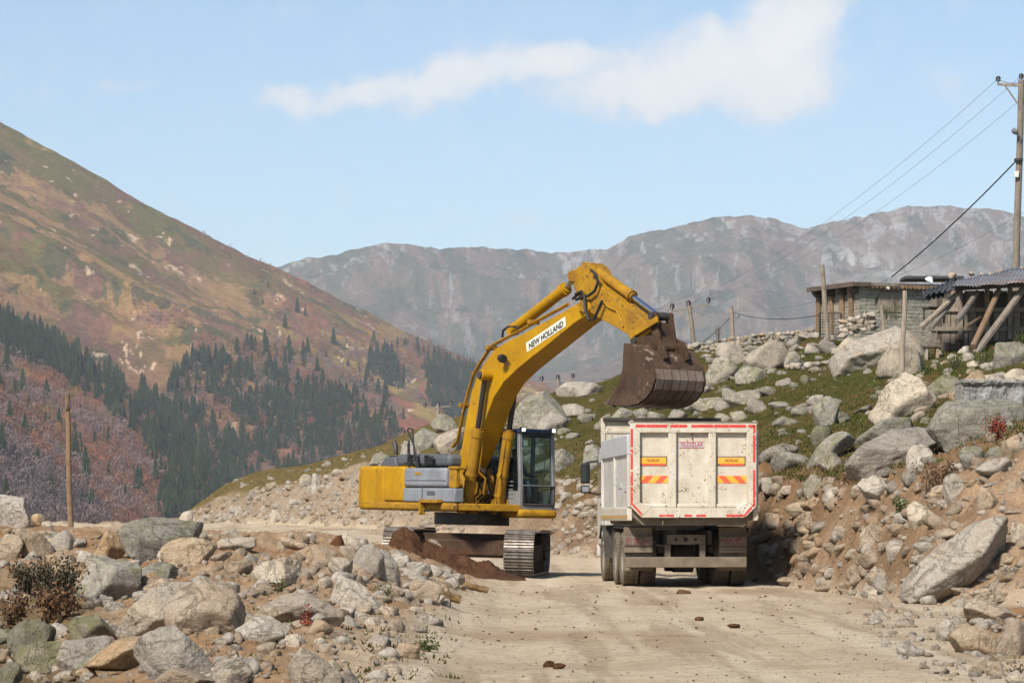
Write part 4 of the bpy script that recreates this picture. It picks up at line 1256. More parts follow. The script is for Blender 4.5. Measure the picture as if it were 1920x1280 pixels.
def cylinder(name, a, b, c, r, rr, mat, rodmat, parent, y0=None):
    """hydraulic cylinder: barrel a-b, rod b-c, eyes at both ends"""
    a, b, c = Vector(a), Vector(b), Vector(c); ax = (b - a).normalized()
    mb = MB().tube([a, b - ax * .16], r, 18).tube([b - ax * .17, b - ax * .02], r * 1.17, 18).tube([b - ax * .03, b + ax * .03], r * .82, 18)
    mb.tube([a + Vector((0, -.11, 0)), a + Vector((0, .11, 0))], r * .95, 14)
    o = mb.build(name, mat, parent, 0, True)
    MB().tube([b, c], rr, 14).tube([c + Vector((0, -.12, 0)), c + Vector((0, .12, 0))], rr * 1.7, 14).build('piston_rod', rodmat, o, 0, True)
    return o

def excavator():
    HW = .28
    BY = -.25                      # the boom stands a little to the machine's right of its centre line
    shift = [BY]; E0 = globals()['E']
    def E(px, py, y): return E0(px, py, y + shift[0])
    def E3(px, py, y):
        u, z = E(px, py, y); return Vector((u, y, z))
    # boom ------------------------------------------------------------
    outer = [(850, 884), (866, 838), (874, 786), (883, 738), (893.5, 706), (907, 682), (919, 665), (930, 653), (954, 638), (979, 626.5), (1007, 611), (1047, 589.5), (1074, 574), (1094, 562), (1103, 566)]
    inner = [(1105, 579), (1098, 591), (1076, 606), (1060, 619), (1024, 648), (994, 671.5), (969, 692), (944, 716), (926, 744), (912, 780), (898, 820), (882, 856), (862, 900), (856, 904)]
    prof = [E(x, y, -HW) for x, y in outer + inner]
    boom = MB().prism(prof, -HW, HW).build('boom', M['yellow'], EX, .012)
    foot = E3(857, 893, -HW)
    # raised flange and rib plates on the boom
    MB().tube([E3(910, 703, -.42) + Vector((0, -.13, 0)), E3(910, 703, -.42) + Vector((0, .96, 0))], .12, 20).build('cylinder_pin_boss', M['yellow'], boom, .01)
    MB().tube([E3(910, 703, -.42) + Vector((0, -.18, 0)), E3(910, 703, -.42) + Vector((0, -.12, 0))], .085, 16).build('pin_cap', M['dark_steel'], boom, .005)
    MB().tube([E3(1094, 574, -HW - .05), E3(1094, 574, HW + .05)], .13, 18).build('stick_pin', M['yellow_worn'], boom, .005)
    # sign with the maker's lettering
    q = [E3(986, 643, -HW - .004), E3(1059.5, 593, -HW - .004), E3(1061, 611, -HW - .004), E3(988, 660, -HW - .004)]
    mb = MB(); mb.add(q + [p + Vector((0, .003, 0)) for p in q], [(0, 3, 2, 1), (4, 5, 6, 7), (0, 1, 5, 4), (1, 2, 6, 5), (2, 3, 7, 6), (3, 0, 4, 7)])
    sg = mb.build('sign', M['white_sign'], boom)
    ce = (q[0] + q[1] + q[2] + q[3]) / 4 + Vector((0, -.006, 0)); xd = (q[2] - q[3] + q[1] - q[0]); yd = (q[0] - q[3] + q[1] - q[2])
    yd = yd - xd.normalized() * yd.dot(xd.normalized())
    h = yd.length / 2
    lettering('lettering', 'NEW HOLLAND', M['letter_black'], boom, ce - yd.normalized() * h * .10, xd, yd, h * .62, xd.length / 2 * .88, .12, .02)
    # pipes along the back of the boom
    for k, yy in enumerate((-.24, -.12)):
        pts = [(848, 838), (858, 826), (869, 772), (878, 734), (888, 702), (902, 678), (914, 660), (926, 646), (952, 632), (978, 619), (1005, 603), (1046, 581), (1066, 570)]
        MB().tube([E3(x - 1 + k * 2, y - 1 + k * 1.5, yy) for x, y in pts], .026, 8).build('hydraulic_pipe', M['yellow_worn'], boom, 0, True)
    for px, py in ((921, 652), (1000, 604), (871, 760)):
        MB().box(E3(px, py, -.18), (.12, .26, .10)).build('pipe_clamp', M['yellow_worn'], boom, .01)
    MB().tube([E3(942, 633, -.1), E3(943, 620, -.1), E3(952, 613, -.1), E3(968, 612, -.1), E3(975, 619, -.1)], .03, 8).build('hose', M['black'], boom, 0, True)
    # work lamp on the boom
    lp = E3(941, 672, -HW - .16)
    lamp = MB().tube([lp + Vector((-.09, 0, .02)), lp + Vector((.02, 0, .0)), lp + Vector((.09, 0, -.01))], [.07, .10, .085], 12).build('work_lamp', M['black'], boom, 0, True)
    MB().tube([lp + Vector((.02, 0, -.06)), lp + Vector((.08, .06, -.13)), lp + Vector((.12, .16, -.11))], .014, 6).build('bracket', M['dark_steel'], lamp, 0, True)
    # stick -----------------------------------------------------------
    sw = .24
    sp = [(1083, 500), (1103, 496), (1110, 508), (1121, 534), (1171, 572), (1204, 599), (1221, 620), (1204, 633), (1190, 635), (1157, 615), (1122, 596), (1100, 581), (1088, 565), (1078, 543), (1068, 521)]
    stick = MB().prism([E(x, y, -sw) for x, y in sp], -sw, sw).build('stick', M['yellow_worn'], EX, .012)
    MB().tube([E3(1075, 517, -sw - .03), E3(1075, 517, sw + .03)], .13, 16).build('pin_boss', M['yellow_worn'], stick, .008)
    # cylinders --------------------------------------------------------
    for yy, sgn in ((-.42, -1), (.40, 1)):
        base = E3(910, 703, -.42); c = Vector((base.x, yy, base.z))
        bt = E3(876, 944, -.42); a = Vector((bt.x, yy, bt.z))
        d = (c - a); cy = cylinder('boom_cylinder', a, a + d * .58, c, .125, .062, M['yellow_worn'], M['rod'], EX)
        a1 = a + d * .55; off = Vector((.09, -.11 * sgn if sgn > 0 else .13, 0))
        MB().tube([a + d * .56 + off * .8, a + d * .40 + off, a + d * .25 + off, a + d * .20 + off * 2.1, a + d * .08 + off * 2.1], .022, 8).build('pipe', M['yellow_worn'], cy, 0, True)
        for f_ in (.06, .22): MB().tube([a + d * f_, a + d * (f_ + .018)], .14, 16).build('band', M['yellow_worn'], cy, 0, True)
        for s in (-1, 1):
            MB().prism([(a.x - .17, a.z - .22), (a.x + .19, a.z - .22), (a.x + .13, a.z + .12), (a.x - .06, a.z + .12)], yy + s * .14, yy + s * .175).build('cylinder_bracket', M['yellow_worn'], EX, .006)
    cylinder('stick_cylinder', E3(962, 618, 0), E3(1062, 540, 0), E3(1076, 517, 0), .125, .065, M['yellow'], M['chrome'], EX)
    bcyl = cylinder('bucket_cylinder', E3(1113, 503, 0), E3(1187, 556, 0), E3(1237, 593, 0), .105, .055, M['yellow_worn'], M['chrome'], EX)
    MB().prism([E(x, y, 0) for x, y in ((1098, 506), (1104, 492), (1120, 494), (1124, 512))], -.16, .16).build('cylinder_mount', M['yellow_worn'], stick, .01)
    # hoses round the stick joint
    for pts, yy in (([(1108, 506), (1118, 515), (1121, 530), (1115, 545), (1104, 554), (1090, 557), (1080, 562)], -.34), ([(1079, 552), (1090, 546), (1096, 556), (1098, 585), (1104, 600), (1114, 598), (1122, 580), (1129, 564)], -.36), ([(1074, 560), (1086, 550), (1094, 552)], -.30)):
        MB().tube([E3(x, y, yy) for x, y in pts], .032, 8).build('hose', M['black'], stick, 0, True)
    MB().tube([E3(x, y, -sw - .03) for x, y in ((1129, 564), (1140, 575), (1156, 582), (1164, 598), (1168, 612))], .022, 6).build('pipe', M['yellow_worn'], stick, 0, True)
    # bucket linkage ----------------------------------------------------
    pa = E3(1239, 593, 0); pb = E3(1250, 652, 0)
    MB().tube([pa + Vector((0, -.27, 0)), pa + Vector((0, .27, 0))], .085, 14).build('link_pin', M['dark_steel'], EX, .006)
    lk = MB()
    for s in (-1, 1):
        lk.prism([(pa.x - .10, pa.z + .08), (pa.x + .12, pa.z + .08), (pb.x + .12, pb.z - .12), (pb.x - .14, pb.z - .12)], s * .19 - .035, s * .19 + .035)
    lk.prism([(pa.x - .02, pa.z - .12), (pa.x + .06, pa.z - .14), (pb.x + .05, pb.z), (pb.x - .05, pb.z)], -.18, .18)
    lk.build('bucket_link', M['mud_steel'], EX, .012)
    for s in (-1, 1):
        MB().bar(E3(1233, 598, s * .30), E3(1187, 627, s * .30), .05, .13).tube([E3(1187, 627, s * .30) + Vector((0, -.05, 0)), E3(1187, 627, s * .30) + Vector((0, .05, 0))], .1, 12).build('side_link', M['yellow_worn'], EX, .008)
    # bucket ------------------------------------------------------------
    bw = .61
    edge = [(1139, 756), (1158, 760), (1181, 761), (1199, 756), (1214, 745), (1225, 728), (1229, 710), (1226, 692), (1219, 675), (1207, 656), (1192, 645)]
    prof = [E(x, y, -bw) for x, y in edge]
    cen = Vector((sum(p[0] for p in prof) / len(prof), sum(p[1] for p in prof) / len(prof)))
    inn = []
    for i, p in enumerate(prof):
        t2 = Vector(prof[min(i + 1, len(prof) - 1)]) - Vector(prof[max(i - 1, 0)]); n2 = Vector((-t2.y, t2.x)).normalized() * .045
        if (Vector(p) + n2 - cen).length > (Vector(p) - cen).length: n2 = -n2
        inn.append(tuple(Vector(p) + n2))
    shell = MB()
    n = len(prof)
    for i in range(n - 1):
        a, b, c, d = prof[i], prof[i + 1], inn[i + 1], inn[i]
        shell.prism([a, b, c, d], -bw + .03, bw - .03)
    bucket = shell.build('bucket', M['bucket'], EX)
    side = [(1139, 756), (1158, 760), (1181, 761), (1199, 756), (1214, 745), (1225, 728), (1229, 710), (1226, 692), (1219, 675), (1207, 656), (1192, 645), (1172, 643), (1170, 668), (1169, 692), (1160, 722)]
    ps = [E(x, y, -bw) for x, y in side]
    for s in (-1, 1):
        MB().prism(ps, s * bw - .03, s * bw + .03).build('side_plate', M['bucket'], bucket, .006)
    # wear straps on the back, lip and teeth
    for k in range(6):
        yk = -bw + .02 + (2 * bw - .04) * (k + .5) / 6
        st = MB()
        for i in range(0, 7):
            a, b = Vector(prof[i]), Vector(prof[i + 1]); c1, c2 = Vector(inn[i]), Vector(inn[i + 1])
            oa = a + (a - c1) * .45; ob = b + (b - c2) * .45
            st.prism([tuple(a), tuple(b), tuple(ob), tuple(oa)], yk - .087, yk + .087)
        st.build('wear_strap', M['strap'], bucket)
    for k in range(5):
        yk = -bw + .06 + (2 * bw - .12) * k / 4
        tp = Vector(prof[0]); dr = (Vector(prof[0]) - Vector(prof[1])).normalized(); up2 = Vector((-dr.y, dr.x)) * (1 if dr.x < 0 else 1)
        a = tp - dr * .18
        MB().prism([tuple(a + up2 * .06), tuple(a - up2 * .06), tuple(tp + dr * .22)], yk - .055, yk + .055).build('tooth', M['strap'], bucket, .006)
    # ears and the hinge tube on top of the bucket
    for s in (-1, 1):
        e = [E(x, y, -.0) for x, y in ((1206, 636), (1240, 630), (1262, 640), (1272, 672), (1246, 690), (1214, 668))]
        MB().prism(e, s * .27 - .035, s * .27 + .035).build('ear_plate', M['mud_steel'], bucket, .01)
    MB().tube([pb + Vector((0, -.34, 0)), pb + Vector((0, .34, 0))], .10, 16).build('hinge_pin', M['mud_steel'], bucket, .006)
    tb = E3(1212, 640, 0)
    MB().tube([tb + Vector((0, -.34, 0)), tb + Vector((0, .34, 0))], .10, 16).build('hinge_pin', M['dark_steel'], bucket, .006)
    # top plate between the ears and the shell
    tpv = [Vector(prof[8]), Vector(prof[9]), Vector(prof[10])]
    for o in list(EX.children): o.location.y += BY
    shift[0] = 0.0
    # upper structure ----------------------------------------------------
    W = 1.28
    zb = E(800, 957, -W)[1]; zt = E(800, 941, -W)[1]
    z1 = E(720, 873, -W)[1]; zmid = E(800, 914, -W)[1]; zup = E(800, 878, -W)[1]
    ut = E(664, 915, -W)[0]; u1 = E(712, 915, -W)[0]; u2 = E(757, 915, -W)[0]; u3 = E(853, 915, -W)[0]
    uc = u1 + .18
    fr = MB(); plan(fr, [(uc + .02, -W + .12), (u3 - .02, -W + .12), (1.55, -.5), (1.55, W - .1), (uc + .02, W - .1)], zb + .02, zt - .01)
    fr.build('deck', M['yellow_worn'], EX, .02)
    MB().rng(uc - .6, u3, -W - .015, -W + .13, zb, zt).build('side_skirt', M['yellow_worn'], EX, .06)
    MB().rng(-.9, 1.62, .30, W + .02, E(1000, 971, .9)[1], E(1000, 955, .9)[1]).build('cab_skirt', M['yellow_worn'], EX, .07)
    cw = MB(); r_ = .32
    pl = [(uc, -W), (uc, W)]
    arc = [(ut + .35 - .35 * math.cos(a) * 1.0, s * (W - .35 + .35 * math.sin(a)) if True else 0) for s, rngs in ((1, [90, 70, 50, 30, 10]), (-1, [10, 30, 50, 70, 90])) for a in [R(k) for k in rngs]]
    plan(cw, [(uc, -W), (uc, W)] + [(x - .12 * (1 - (y / W) ** 2), y) for x, y in arc], zb + .0, z1)
    cwo = cw.build('counterweight', M['yellow'], EX, .09, seg=4)
    # recessed cover outline and stamped mark on the counterweight side
    for (a, b, c, d) in ((673, 676, 892, 942), (704, 706.5, 878, 942)):
        ua, ub = E(a, 915, -W)[0], E(b, 915, -W)[0]
        MB().rng(ua, ub, -W - .006, -W + .01, E(a, d, -W)[1], E(a, c, -W)[1]).build('panel_seam', M['yellow_worn'], cwo)
    MB().rng(E(676, 915, -W)[0], E(706, 915, -W)[0], -W - .006, -W + .01, E(690, 944, -W)[1], E(690, 941, -W)[1]).build('panel_seam', M['yellow_worn'], cwo)
    MB().rng(E(702, 915, -W)[0], E(706.5, 915, -W)[0], -W - .012, -W + .01, E(704, 913, -W)[1], E(704, 902, -W)[1]).build('latch', M['yellow_worn'], cwo, .004)
    MB().rng(uc + .015, u2 - .015, -W, W, zt + .005, z1 - .01).build('engine_side_panel', M['yellow'], EX, .05)
    tb1 = MB().rng(u2, E(836, 890, -W)[0], -W - .02, -W + .26, zmid + .012, zup + .02).build('upper_side_box', M['machine_grey'], EX, .075, seg=3)
    tb2 = MB().rng(u2 - .03, u3, -W - .005, -W + .24, zt + .004, zmid - .004).build('lower_side_box', M['machine_grey'], EX, .03)
    MB().rng(E(801, 925, -W)[0], E(816, 925, -W)[0], -W - .012, -W + .01, E(808, 928, -W)[1], E(808, 920, -W)[1]).build('handle_recess', M['hood_grey'], tb2, .004)
    MB().rng(E(780, 888, -W)[0], E(790, 888, -W)[0], -W - .028, -W, E(785, 890, -W)[1], E(785, 885, -W)[1]).build('handle_recess', M['yellow_worn'], tb1, .004)
    MB().rng(E(791, 925, -W)[0], E(793, 925, -W)[0], -W - .009, -W + .01, zt + .01, zmid - .01).build('door_seam', M['hood_grey'], tb2)
    MB().rng(E(762, 902, -W)[0], E(835, 902, -W)[0], -W - .026, -W, E(800, 901, -W)[1], E(800, 899.5, -W)[1]).build('crease', M['hood_grey'], tb1)
    # step bracket on the skirt
    s0, s1 = E(796, 950, -W)[0], E(830, 950, -W)[0]
    zs = E(812, 940, -W)[1]
    MB().rng(s0, s1, -W - .16, -W - .01, zs - .03, zs + .05).rng(s0, s0 + .07, -W - .16, -W - .015, zs - .3, zs).build('step', M['yellow_worn'], EX, .01)
    # yellow frame between the boxes and the boom
    MB().rng(E(840, 900, -W)[0], u3, -W + .02, -W + .12, zmid, zup - .02).rng(E(840, 900, -W)[0] - .02, u3 + .05, -W + .0, -W + .3, zup - .02, zup + .05).build('boom_side_frame', M['yellow_worn'], EX, .02)
    # engine hood with vents
    zh = E(790, 852, -.6)[1]
    hood = MB(); plan(hood, [(uc + .1, -W + .25), (u2 + .5, -W + .25), (u2 + 1.3, -W + .45), (u2 + 1.3, .2), (u2 + .3, W - .1), (uc + .1, W - .1)], z1 - .02, zh)
    ho = hood.build('engine_hood', M['hood_grey'], EX, .10, seg=3)
    for k, (a, b, c) in enumerate(((766, 775, 5), (780, 787, 5), (796, 802, 5), (803, 812, 4))):
        for i in range(c):
            y0 = 853 + i * 4.2 + (2 if k % 2 else 0)
            MB().rng(E(a, y0, -W + .25)[0], E(b, y0, -W + .25)[0], -W + .235, -W + .27, E(a, y0 + 2.6, -W + .25)[1], E(a, y0, -W + .25)[1]).build('vent_slot', M['black'], ho)
    rear = MB(); q0 = E(722, 872, -.9)[0]; q1 = E(752, 872, -.9)[0]
    rear.prism([(q0, z1 - .02), (q1 + .1, z1 - .02), (q1, zh - .06), (q0 + .32, zh - .06)], -W + .2, W - .3)
    ro = rear.build('rear_hood', M['hood_grey'], EX, .04)
    for r1 in range(3):
        for c1 in range(5):
            a = Vector((q0 + .09 + r1 * .1, -W + .45 + c1 * .35, 0)); zz = z1 + (zh - z1 - .06) * (.09 + r1 * .1) / .32 + .02
            MB().box((a.x, a.y, zz), (.05, .24, .03), Matrix.Rotation(-.95, 3, 'Y')).build('vent_slot', M['black'], ro)
    ex0 = E3(742, 852, .3)
    MB().tube([ex0, ex0 + Vector((0, 0, .17)), ex0 + Vector((-.10, 0, .30))], .06, 12).build('exhaust_pipe', M['dark_steel'], EX, 0, True)
    # hand rails
    MB().tube([E3(x, y, -W + .08) for x, y in ((790, 958), (787, 900), (783, 870), (776, 835), (764, 806), (766, 803), (773, 804), (775, 826), (777, 850), (778, 862), (768, 868), (759, 868))], .022, 8).build('handrail', M['black'], EX, 0, True)
    MB().tube([E3(x, y, -W + .2) for x, y in ((765, 868), (765, 832), (767, 826), (769, 868))], .018, 8).build('handrail', M['black'], EX, 0, True)
    MB().tube([E3(788, 945, -W - .03), E3(790, 955, -W - .04), E3(800, 957, -W - .04), E3(808, 956, -W - .03)], .022, 8).build('handrail', M['black'], EX, 0, True)
    # boom pedestal and hoses between the cylinders
    pd = E(885, 930, 0)
    MB().prism([(foot.x - .35, zb + .2), (foot.x + .75, zb + .2), (foot.x + .55, foot.z - .05), (foot.x + .25, foot.z + .22), (foot.x - .1, foot.z + .2)], -.46, -.36).prism([(foot.x - .35, zb + .2), (foot.x + .75, zb + .2), (foot.x + .55, foot.z - .05), (foot.x + .25, foot.z + .22), (foot.x - .1, foot.z + .2)], .36, .46).rng(foot.x - .3, foot.x + .5, -.36, .36, zb + .2, foot.z - .12).build('boom_pedestal', M['yellow_worn'], EX, .02).location.y += BY
    for k in range(6):
        yy = -.2 + k * .12; u0 = foot.x + .62
        MB().tube([(u0 - .1, yy, zb + .25), (u0 + .12 + .03 * (k % 3), yy + .05, zb + .42), (u0 + .1, yy + .1 * (-1) ** k, zb + .75), (u0 - .12, yy, zb + 1.0)], .025, 7).build('hose', M['black'], EX, 0, True).location.y += BY
    # cab ------------------------------------------------------------------
    cu0, cu1, cy0, cy1 = -.15, 1.55, .33, 1.27
    cz0 = E(1000, 955, .9)[1]; cz1 = E(1000, 812, .9)[1]; zs_ = E(1000, 911, .9)[1]; zl = E(1000, 944, .9)[1]
    zw = E(1000, 821, .9)[1]
    cab = MB().rng(cu0, cu1, cy0, cy1, cz0, cz0 + .06).build('cab', M['cab_grey'], EX, .02)
    fx = cu1 - .0
    slope = .10
    post = MB()
    for yy in (cy0 + .045, cy1 - .045):
        post.prism([(fx - .10, cz0), (fx, cz0), (fx, zs_), (fx - slope, cz1), (fx - slope - .10, cz1), (fx - .10, zs_)], yy - .045, yy + .045)
        post.rng(cu0, cu0 + .10, yy - .045, yy + .045, cz0, cz1)
    post.rng(.55, .64, cy0, cy0 + .08, cz0, cz1).rng(.55, .64, cy1 - .08, cy1, cz0, cz1)
    post.build('cab_frame', M['cab_grey'], cab, .015)
    MB().rng(fx - .07, fx + .012, cy0 + .09, cy1 - .09, zs_ - .02, zs_ + .015).rng(fx - .07, fx + .004, cy0 + .09, cy1 - .09, cz0, zl).build('window_bar', M['cab_grey'], cab, .008)
    MB().prism([(fx - slope - .09, cz1 - .11), (fx - slope + .015, cz1 - .11), (fx - slope + .01, cz1), (fx - slope - .09, cz1)], cy0 + .09, cy1 - .09).build('header', M['black'], cab, .01)
    rf = MB().rng(cu0 - .05, fx - slope + .06, cy0 - .05, cy1 + .04, cz1 - .01, cz1 + .085).build('cab_roof', M['roof_blue'], cab, .05, seg=3)
    # lower walls
    MB().rng(cu0 + .1, fx - .1, cy0, cy0 + .03, cz0, zs_ - .12).rng(cu0 + .1, fx - .1, cy1 - .03, cy1, cz0, zs_ - .12).rng(cu0, cu0 + .04, cy0, cy1, cz0, zs_ + .3).build('cab_wall', M['cab_grey'], cab, .008)
    for k in range(5):
        MB().rng(.75, 1.25, cy0 - .012, cy0 + .006, cz0 + .25 + k * .09, cz0 + .275 + k * .09).build('louvre', M['cab_grey'], cab)
    # glass panes
    MB().prism([(fx - .03, zs_ + .015), (fx - .018, zs_ + .015), (fx - slope - .008, cz1 - .1), (fx - slope - .02, cz1 - .1)], cy0 + .085, cy1 - .085).build('windscreen', M['glass'], cab)
    MB().rng(fx - .03, fx - .018, cy0 + .085, cy1 - .085, zl, zs_ - .02).build('lower_window', M['glass'], cab)
    for yy in (cy0 + .02, cy1 - .03):
        MB().rng(.64, fx - .16, yy, yy + .01, zs_ - .12, cz1 - .08).build('side_window', M['glass'], cab)
        MB().rng(cu0 + .1, .55, yy, yy + .01, zs_ - .12, cz1 - .08).build('side_window', M['glass'], cab)
    MB().rng(cu0 + .02, cu0 + .03, cy0 + .09, cy1 - .09, zs_ + .3, cz1 - .08).build('rear_window', M['glass'], cab)
    # mesh guard over the lower window
    g = MB()
    for k in range(15):
        yy = cy0 + .10 + k * (cy1 - cy0 - .2) / 14; g.tube([(fx + .02, yy, zl - .02), (fx + .02, yy, zs_ - .02)], .0045, 4)
    for k in range(7):
        zz = zl + k * (zs_ - zl - .02) / 6; g.tube([(fx + .02, cy0 + .1, zz), (fx + .02, cy1 - .1, zz)], .0045, 4)
    go = g.build('window_guard', M['black'], cab)
    MB().tube([(fx + .02, cy0 + .08, zl - .03), (fx + .02, cy1 - .05, zl - .03), (fx + .02, cy1 - .03, zs_ - .01), (fx + .02, cy0 + .08, zs_ - .01), (fx + .02, cy0 + .08, zl - .03)], .014, 6).build('guard_frame', M['black'], go, 0, True)
    # lamps, wiper, paper in the window, door handle, seat
    for yy in (cy0 + .02, cy1 - .12):
        lo = MB().rng(fx - slope - .05, fx - slope + .065, yy, yy + .12, cz1 + .005, cz1 + .115).build('work_lamp', M['black'], cab, .012)
        MB().rng(fx - slope + .06, fx - slope + .072, yy + .02, yy + .10, cz1 + .025, cz1 + .095).build('lens', M['lamp_lens'], lo, .008)
    MB().bar((fx - .005, cy1 - .35, zs_ + .02), (fx - slope + .03, cy1 - .22, cz1 - .25), .014, .014).build('wiper', M['black'], cab)
    MB().rng(fx - slope - .02, fx - slope - .015, cy0 + .13, cy0 + .24, cz1 - .30, cz1 - .17).build('paper_slip', M['white_sign'], cab)
    st = MB().rng(.25, .78, .56, 1.02, cz0 + .42, cz0 + .54).build('seat', M['black'], cab, .04)
    MB().prism([(.22, cz0 + .5), (.34, cz0 + .5), (.24, cz0 + 1.2), (.12, cz0 + 1.2)], .56, 1.02).build('seat_back', M['black'], cab, .04)
    for yy in (.48, 1.10):
        MB().rng(.35, .95, yy - .07, yy + .07, cz0 + .06, cz0 + .70).tube([(.85, yy, cz0 + .7), (.92, yy, cz0 + .86)], .03, 8).build('console', M['hood_grey'], cab, .02)
    for yy in (.62, .82):
        MB().tube([(1.3, yy, cz0 + .06), (1.25, yy, cz0 + .5), (1.12, yy, cz0 + .72)], .014, 6).build('travel_lever', M['black'], cab, 0, True)
    # undercarriage --------------------------------------------------------
    rel = R(-36)
    MB().tube([(0, 0, zb - .30), (0, 0, zb - .02)], 0.86, 40).build('turntable', M['dark_steel'], EX, .01)
    xf = MB().rng(-.75, .75, -1.1, 1.1, .45, .95).rng(-.95, -.55, -1.3, 1.15, .40, .85).prism([(.55, .42), (.98, .46), (.98, .80), (.55, .9)], -1.3, 1.15)
    xo = xf.build('undercarriage', M['mud_steel'], EX, .03); xo.rotation_euler.z = rel
    # shared shoe mesh
    sh = MB().box((0, 0, 0), (.205, .66, .03))
    for k in (-.07, 0, .07): sh.prism([(k - .014, .012), (k + .014, .012), (k + .008, .05), (k - .008, .05)], -.33, .33)
    so = sh.build('track_shoe', M['shoe'], None); shoe_me = so.data; bpy.data.objects.remove(so)
    Lh, r0 = 2.0, .47
    for yy in (1.30, -1.40):
        tf = MB()
        tf.rng(-1.9, 1.9, yy - .2, yy + .2, .32, .72)
        for k in range(8): tf.tube([(-1.6 + k * .457, yy - .24, .20), (-1.6 + k * .457, yy + .24, .20)], .13, 14)
        for xx in (-Lh, Lh): tf.tube([(xx, yy - .18, .545), (xx, yy + .18, .545)], .41, 26)
        tf.tube([(-Lh, yy - .25, .545), (-Lh, yy + .25, .545)], .2, 16)
        to = tf.build('track', M['mud_steel'], EX, .01); to.rotation_euler.z = rel
        per = 4 * Lh + 2 * math.pi * r0; N_ = 53
        for i in range(N_):
            s = per * i / N_
            if s < 2 * Lh: x, z, a = -Lh + s, .545 + r0, 0
            elif s < 2 * Lh + math.pi * r0:
                th = (s - 2 * Lh) / r0; x, z, a = Lh + r0 * math.sin(th), .545 + r0 * math.cos(th), th
            elif s < 4 * Lh + math.pi * r0: x, z, a = Lh - (s - 2 * Lh - math.pi * r0), .545 - r0, math.pi
            else:
                th = (s - 4 * Lh - math.pi * r0) / r0 + math.pi; x, z, a = -Lh + r0 * math.sin(th), .545 + r0 * math.cos(th), th
            q = link('track_shoe', shoe_me, to); q.location = (x, yy, z); q.rotation_euler = (0, a, 0)
excavator()

# ------------------------------------------------------------------ the machine operator, seated in the cab
def skin_body(name, pts, edges, radii, mat, parent=None, sub=2):
    me = bpy.data.meshes.new(name); me.from_pydata(pts, edges, []); me.materials.append(mat)
    o = link(name, me, parent)
    sk = o.modifiers.new('skin', 'SKIN'); sk.use_smooth_shade = True
    for i, r in enumerate(radii): me.skin_vertices[0].data[i].radius = (r, r) if isinstance(r, (int, float)) else r
    me.skin_vertices[0].data[0].use_root = True
    m = o.modifiers.new('sub', 'SUBSURF'); m.levels = sub; m.render_levels = sub
    return o
def cloth(name, c):
    t = NT(name); v = t.obj(); return t.done(t.ramp(t.noise(v, 9, 5), [(.3, tuple(k * .7 for k in c)), (.7, c)]), .9, t.bump(t.noise(v, 14, 4), .008))
M['jacket'] = cloth('dark_jacket', (.035, .037, .045)); M['jeans'] = cloth('blue_jeans', (.10, .14, .20)); M['skin'] = cloth('skin', (.42, .25, .17)); M['hair'] = cloth('dark_hair', (.02, .015, .012)); M['shoe_black'] = cloth('boots', (.03, .025, .02))
def operator():
    cz = E(1000, 955, .9)[1]
    base = empty('person'); base.matrix_world = EXM @ Matrix.Translation((.50, .79, cz + .56))
    tag(base, 'person in dark jacket and blue jeans seated in the excavator cab', 'person')
    pts = [(0, 0, .06), (.02, 0, .25), (.03, 0, .42), (.04, 0, .50), (.06, 0, .57),
           (.03, .17, .44), (.14, .26, .22), (.38, .27, .24), (.03, -.17, .44), (.14, -.26, .22), (.38, -.27, .24)]
    ed = [(0, 1), (1, 2), (2, 3), (3, 4), (2, 5), (5, 6), (6, 7), (2, 8), (8, 9), (9, 10)]
    skin_body('body', pts, ed, [(.17, .14), (.17, .13), (.16, .11), .06, .055, .075, .055, .042, .075, .055, .042], M['jacket'], base)
    skin_body('trousers', [(0, 0, .04), (.05, .10, .03), (.45, .13, .07), (.52, .13, -.32), (.05, -.10, .03), (.45, -.13, .07), (.52, -.13, -.32)],
              [(0, 1), (1, 2), (2, 3), (0, 4), (4, 5), (5, 6)], [.15, .10, .075, .055, .10, .075, .055], M['jeans'], base)
    skin_body('head', [(.06, 0, .56), (.075, 0, .64), (.085, 0, .72), (.075, 0, .79)], [(0, 1), (1, 2), (2, 3)], [.05, (.075, .085), (.085, .095), (.055, .065)], M['skin'], base)
    MB().tube([(.165, 0, .70), (.19, 0, .672), (.165, 0, .655)], [.012, .018, .012], 6).build('nose', M['skin'], base, 0, True)
    for s in (-1, 1):
        MB().tube([(.158, s * .034, .713), (.17, s * .034, .713)], .011, 8).build('eye', M['hair'], base, 0, True)
        MB().tube([(.08, s * .088, .665), (.08, s * .10, .70), (.08, s * .088, .73)], .014, 6).build('ear', M['skin'], base, 0, True)
        MB().tube([(.52, s * .13, -.30), (.54, s * .13, -.38), (.68, s * .13, -.40)], [.05, .05, .035], 8).build('boot', M['shoe_black'], base, 0, True)
        h = skin_body('hand', [(.38, s * .27, .24), (.44, s * .27, .245), (.48, s * .27, .24)], [(0, 1), (1, 2)], [.035, (.042, .022), (.038, .018)], M['skin'], base, 1)
        for k in range(4):
            yy = s * .27 + (-.03 + .02 * k)
            MB().tube([(.47, yy, .24), (.51, yy, .236), (.525, yy, .21), (.51, yy, .19)], [.010, .0095, .009, .008], 6).build('finger', M['skin'], h, 0, True)
        MB().tube([(.42, s * .27 - s * .035, .24), (.455, s * .27 - s * .055, .232), (.48, s * .27 - s * .045, .222)], [.011, .010, .009], 6).build('thumb', M['skin'], h, 0, True)
    MB().bar((.162, -.022, .644), (.162, .022, .644), .008, .008).build('mouth', M['letter_red'], base)
    skin_body('hair', [(.035, 0, .70), (.05, 0, .77), (.075, 0, .80)], [(0, 1), (1, 2)], [(.075, .09), (.085, .095), (.06, .07)], M['hair'], base)
operator()

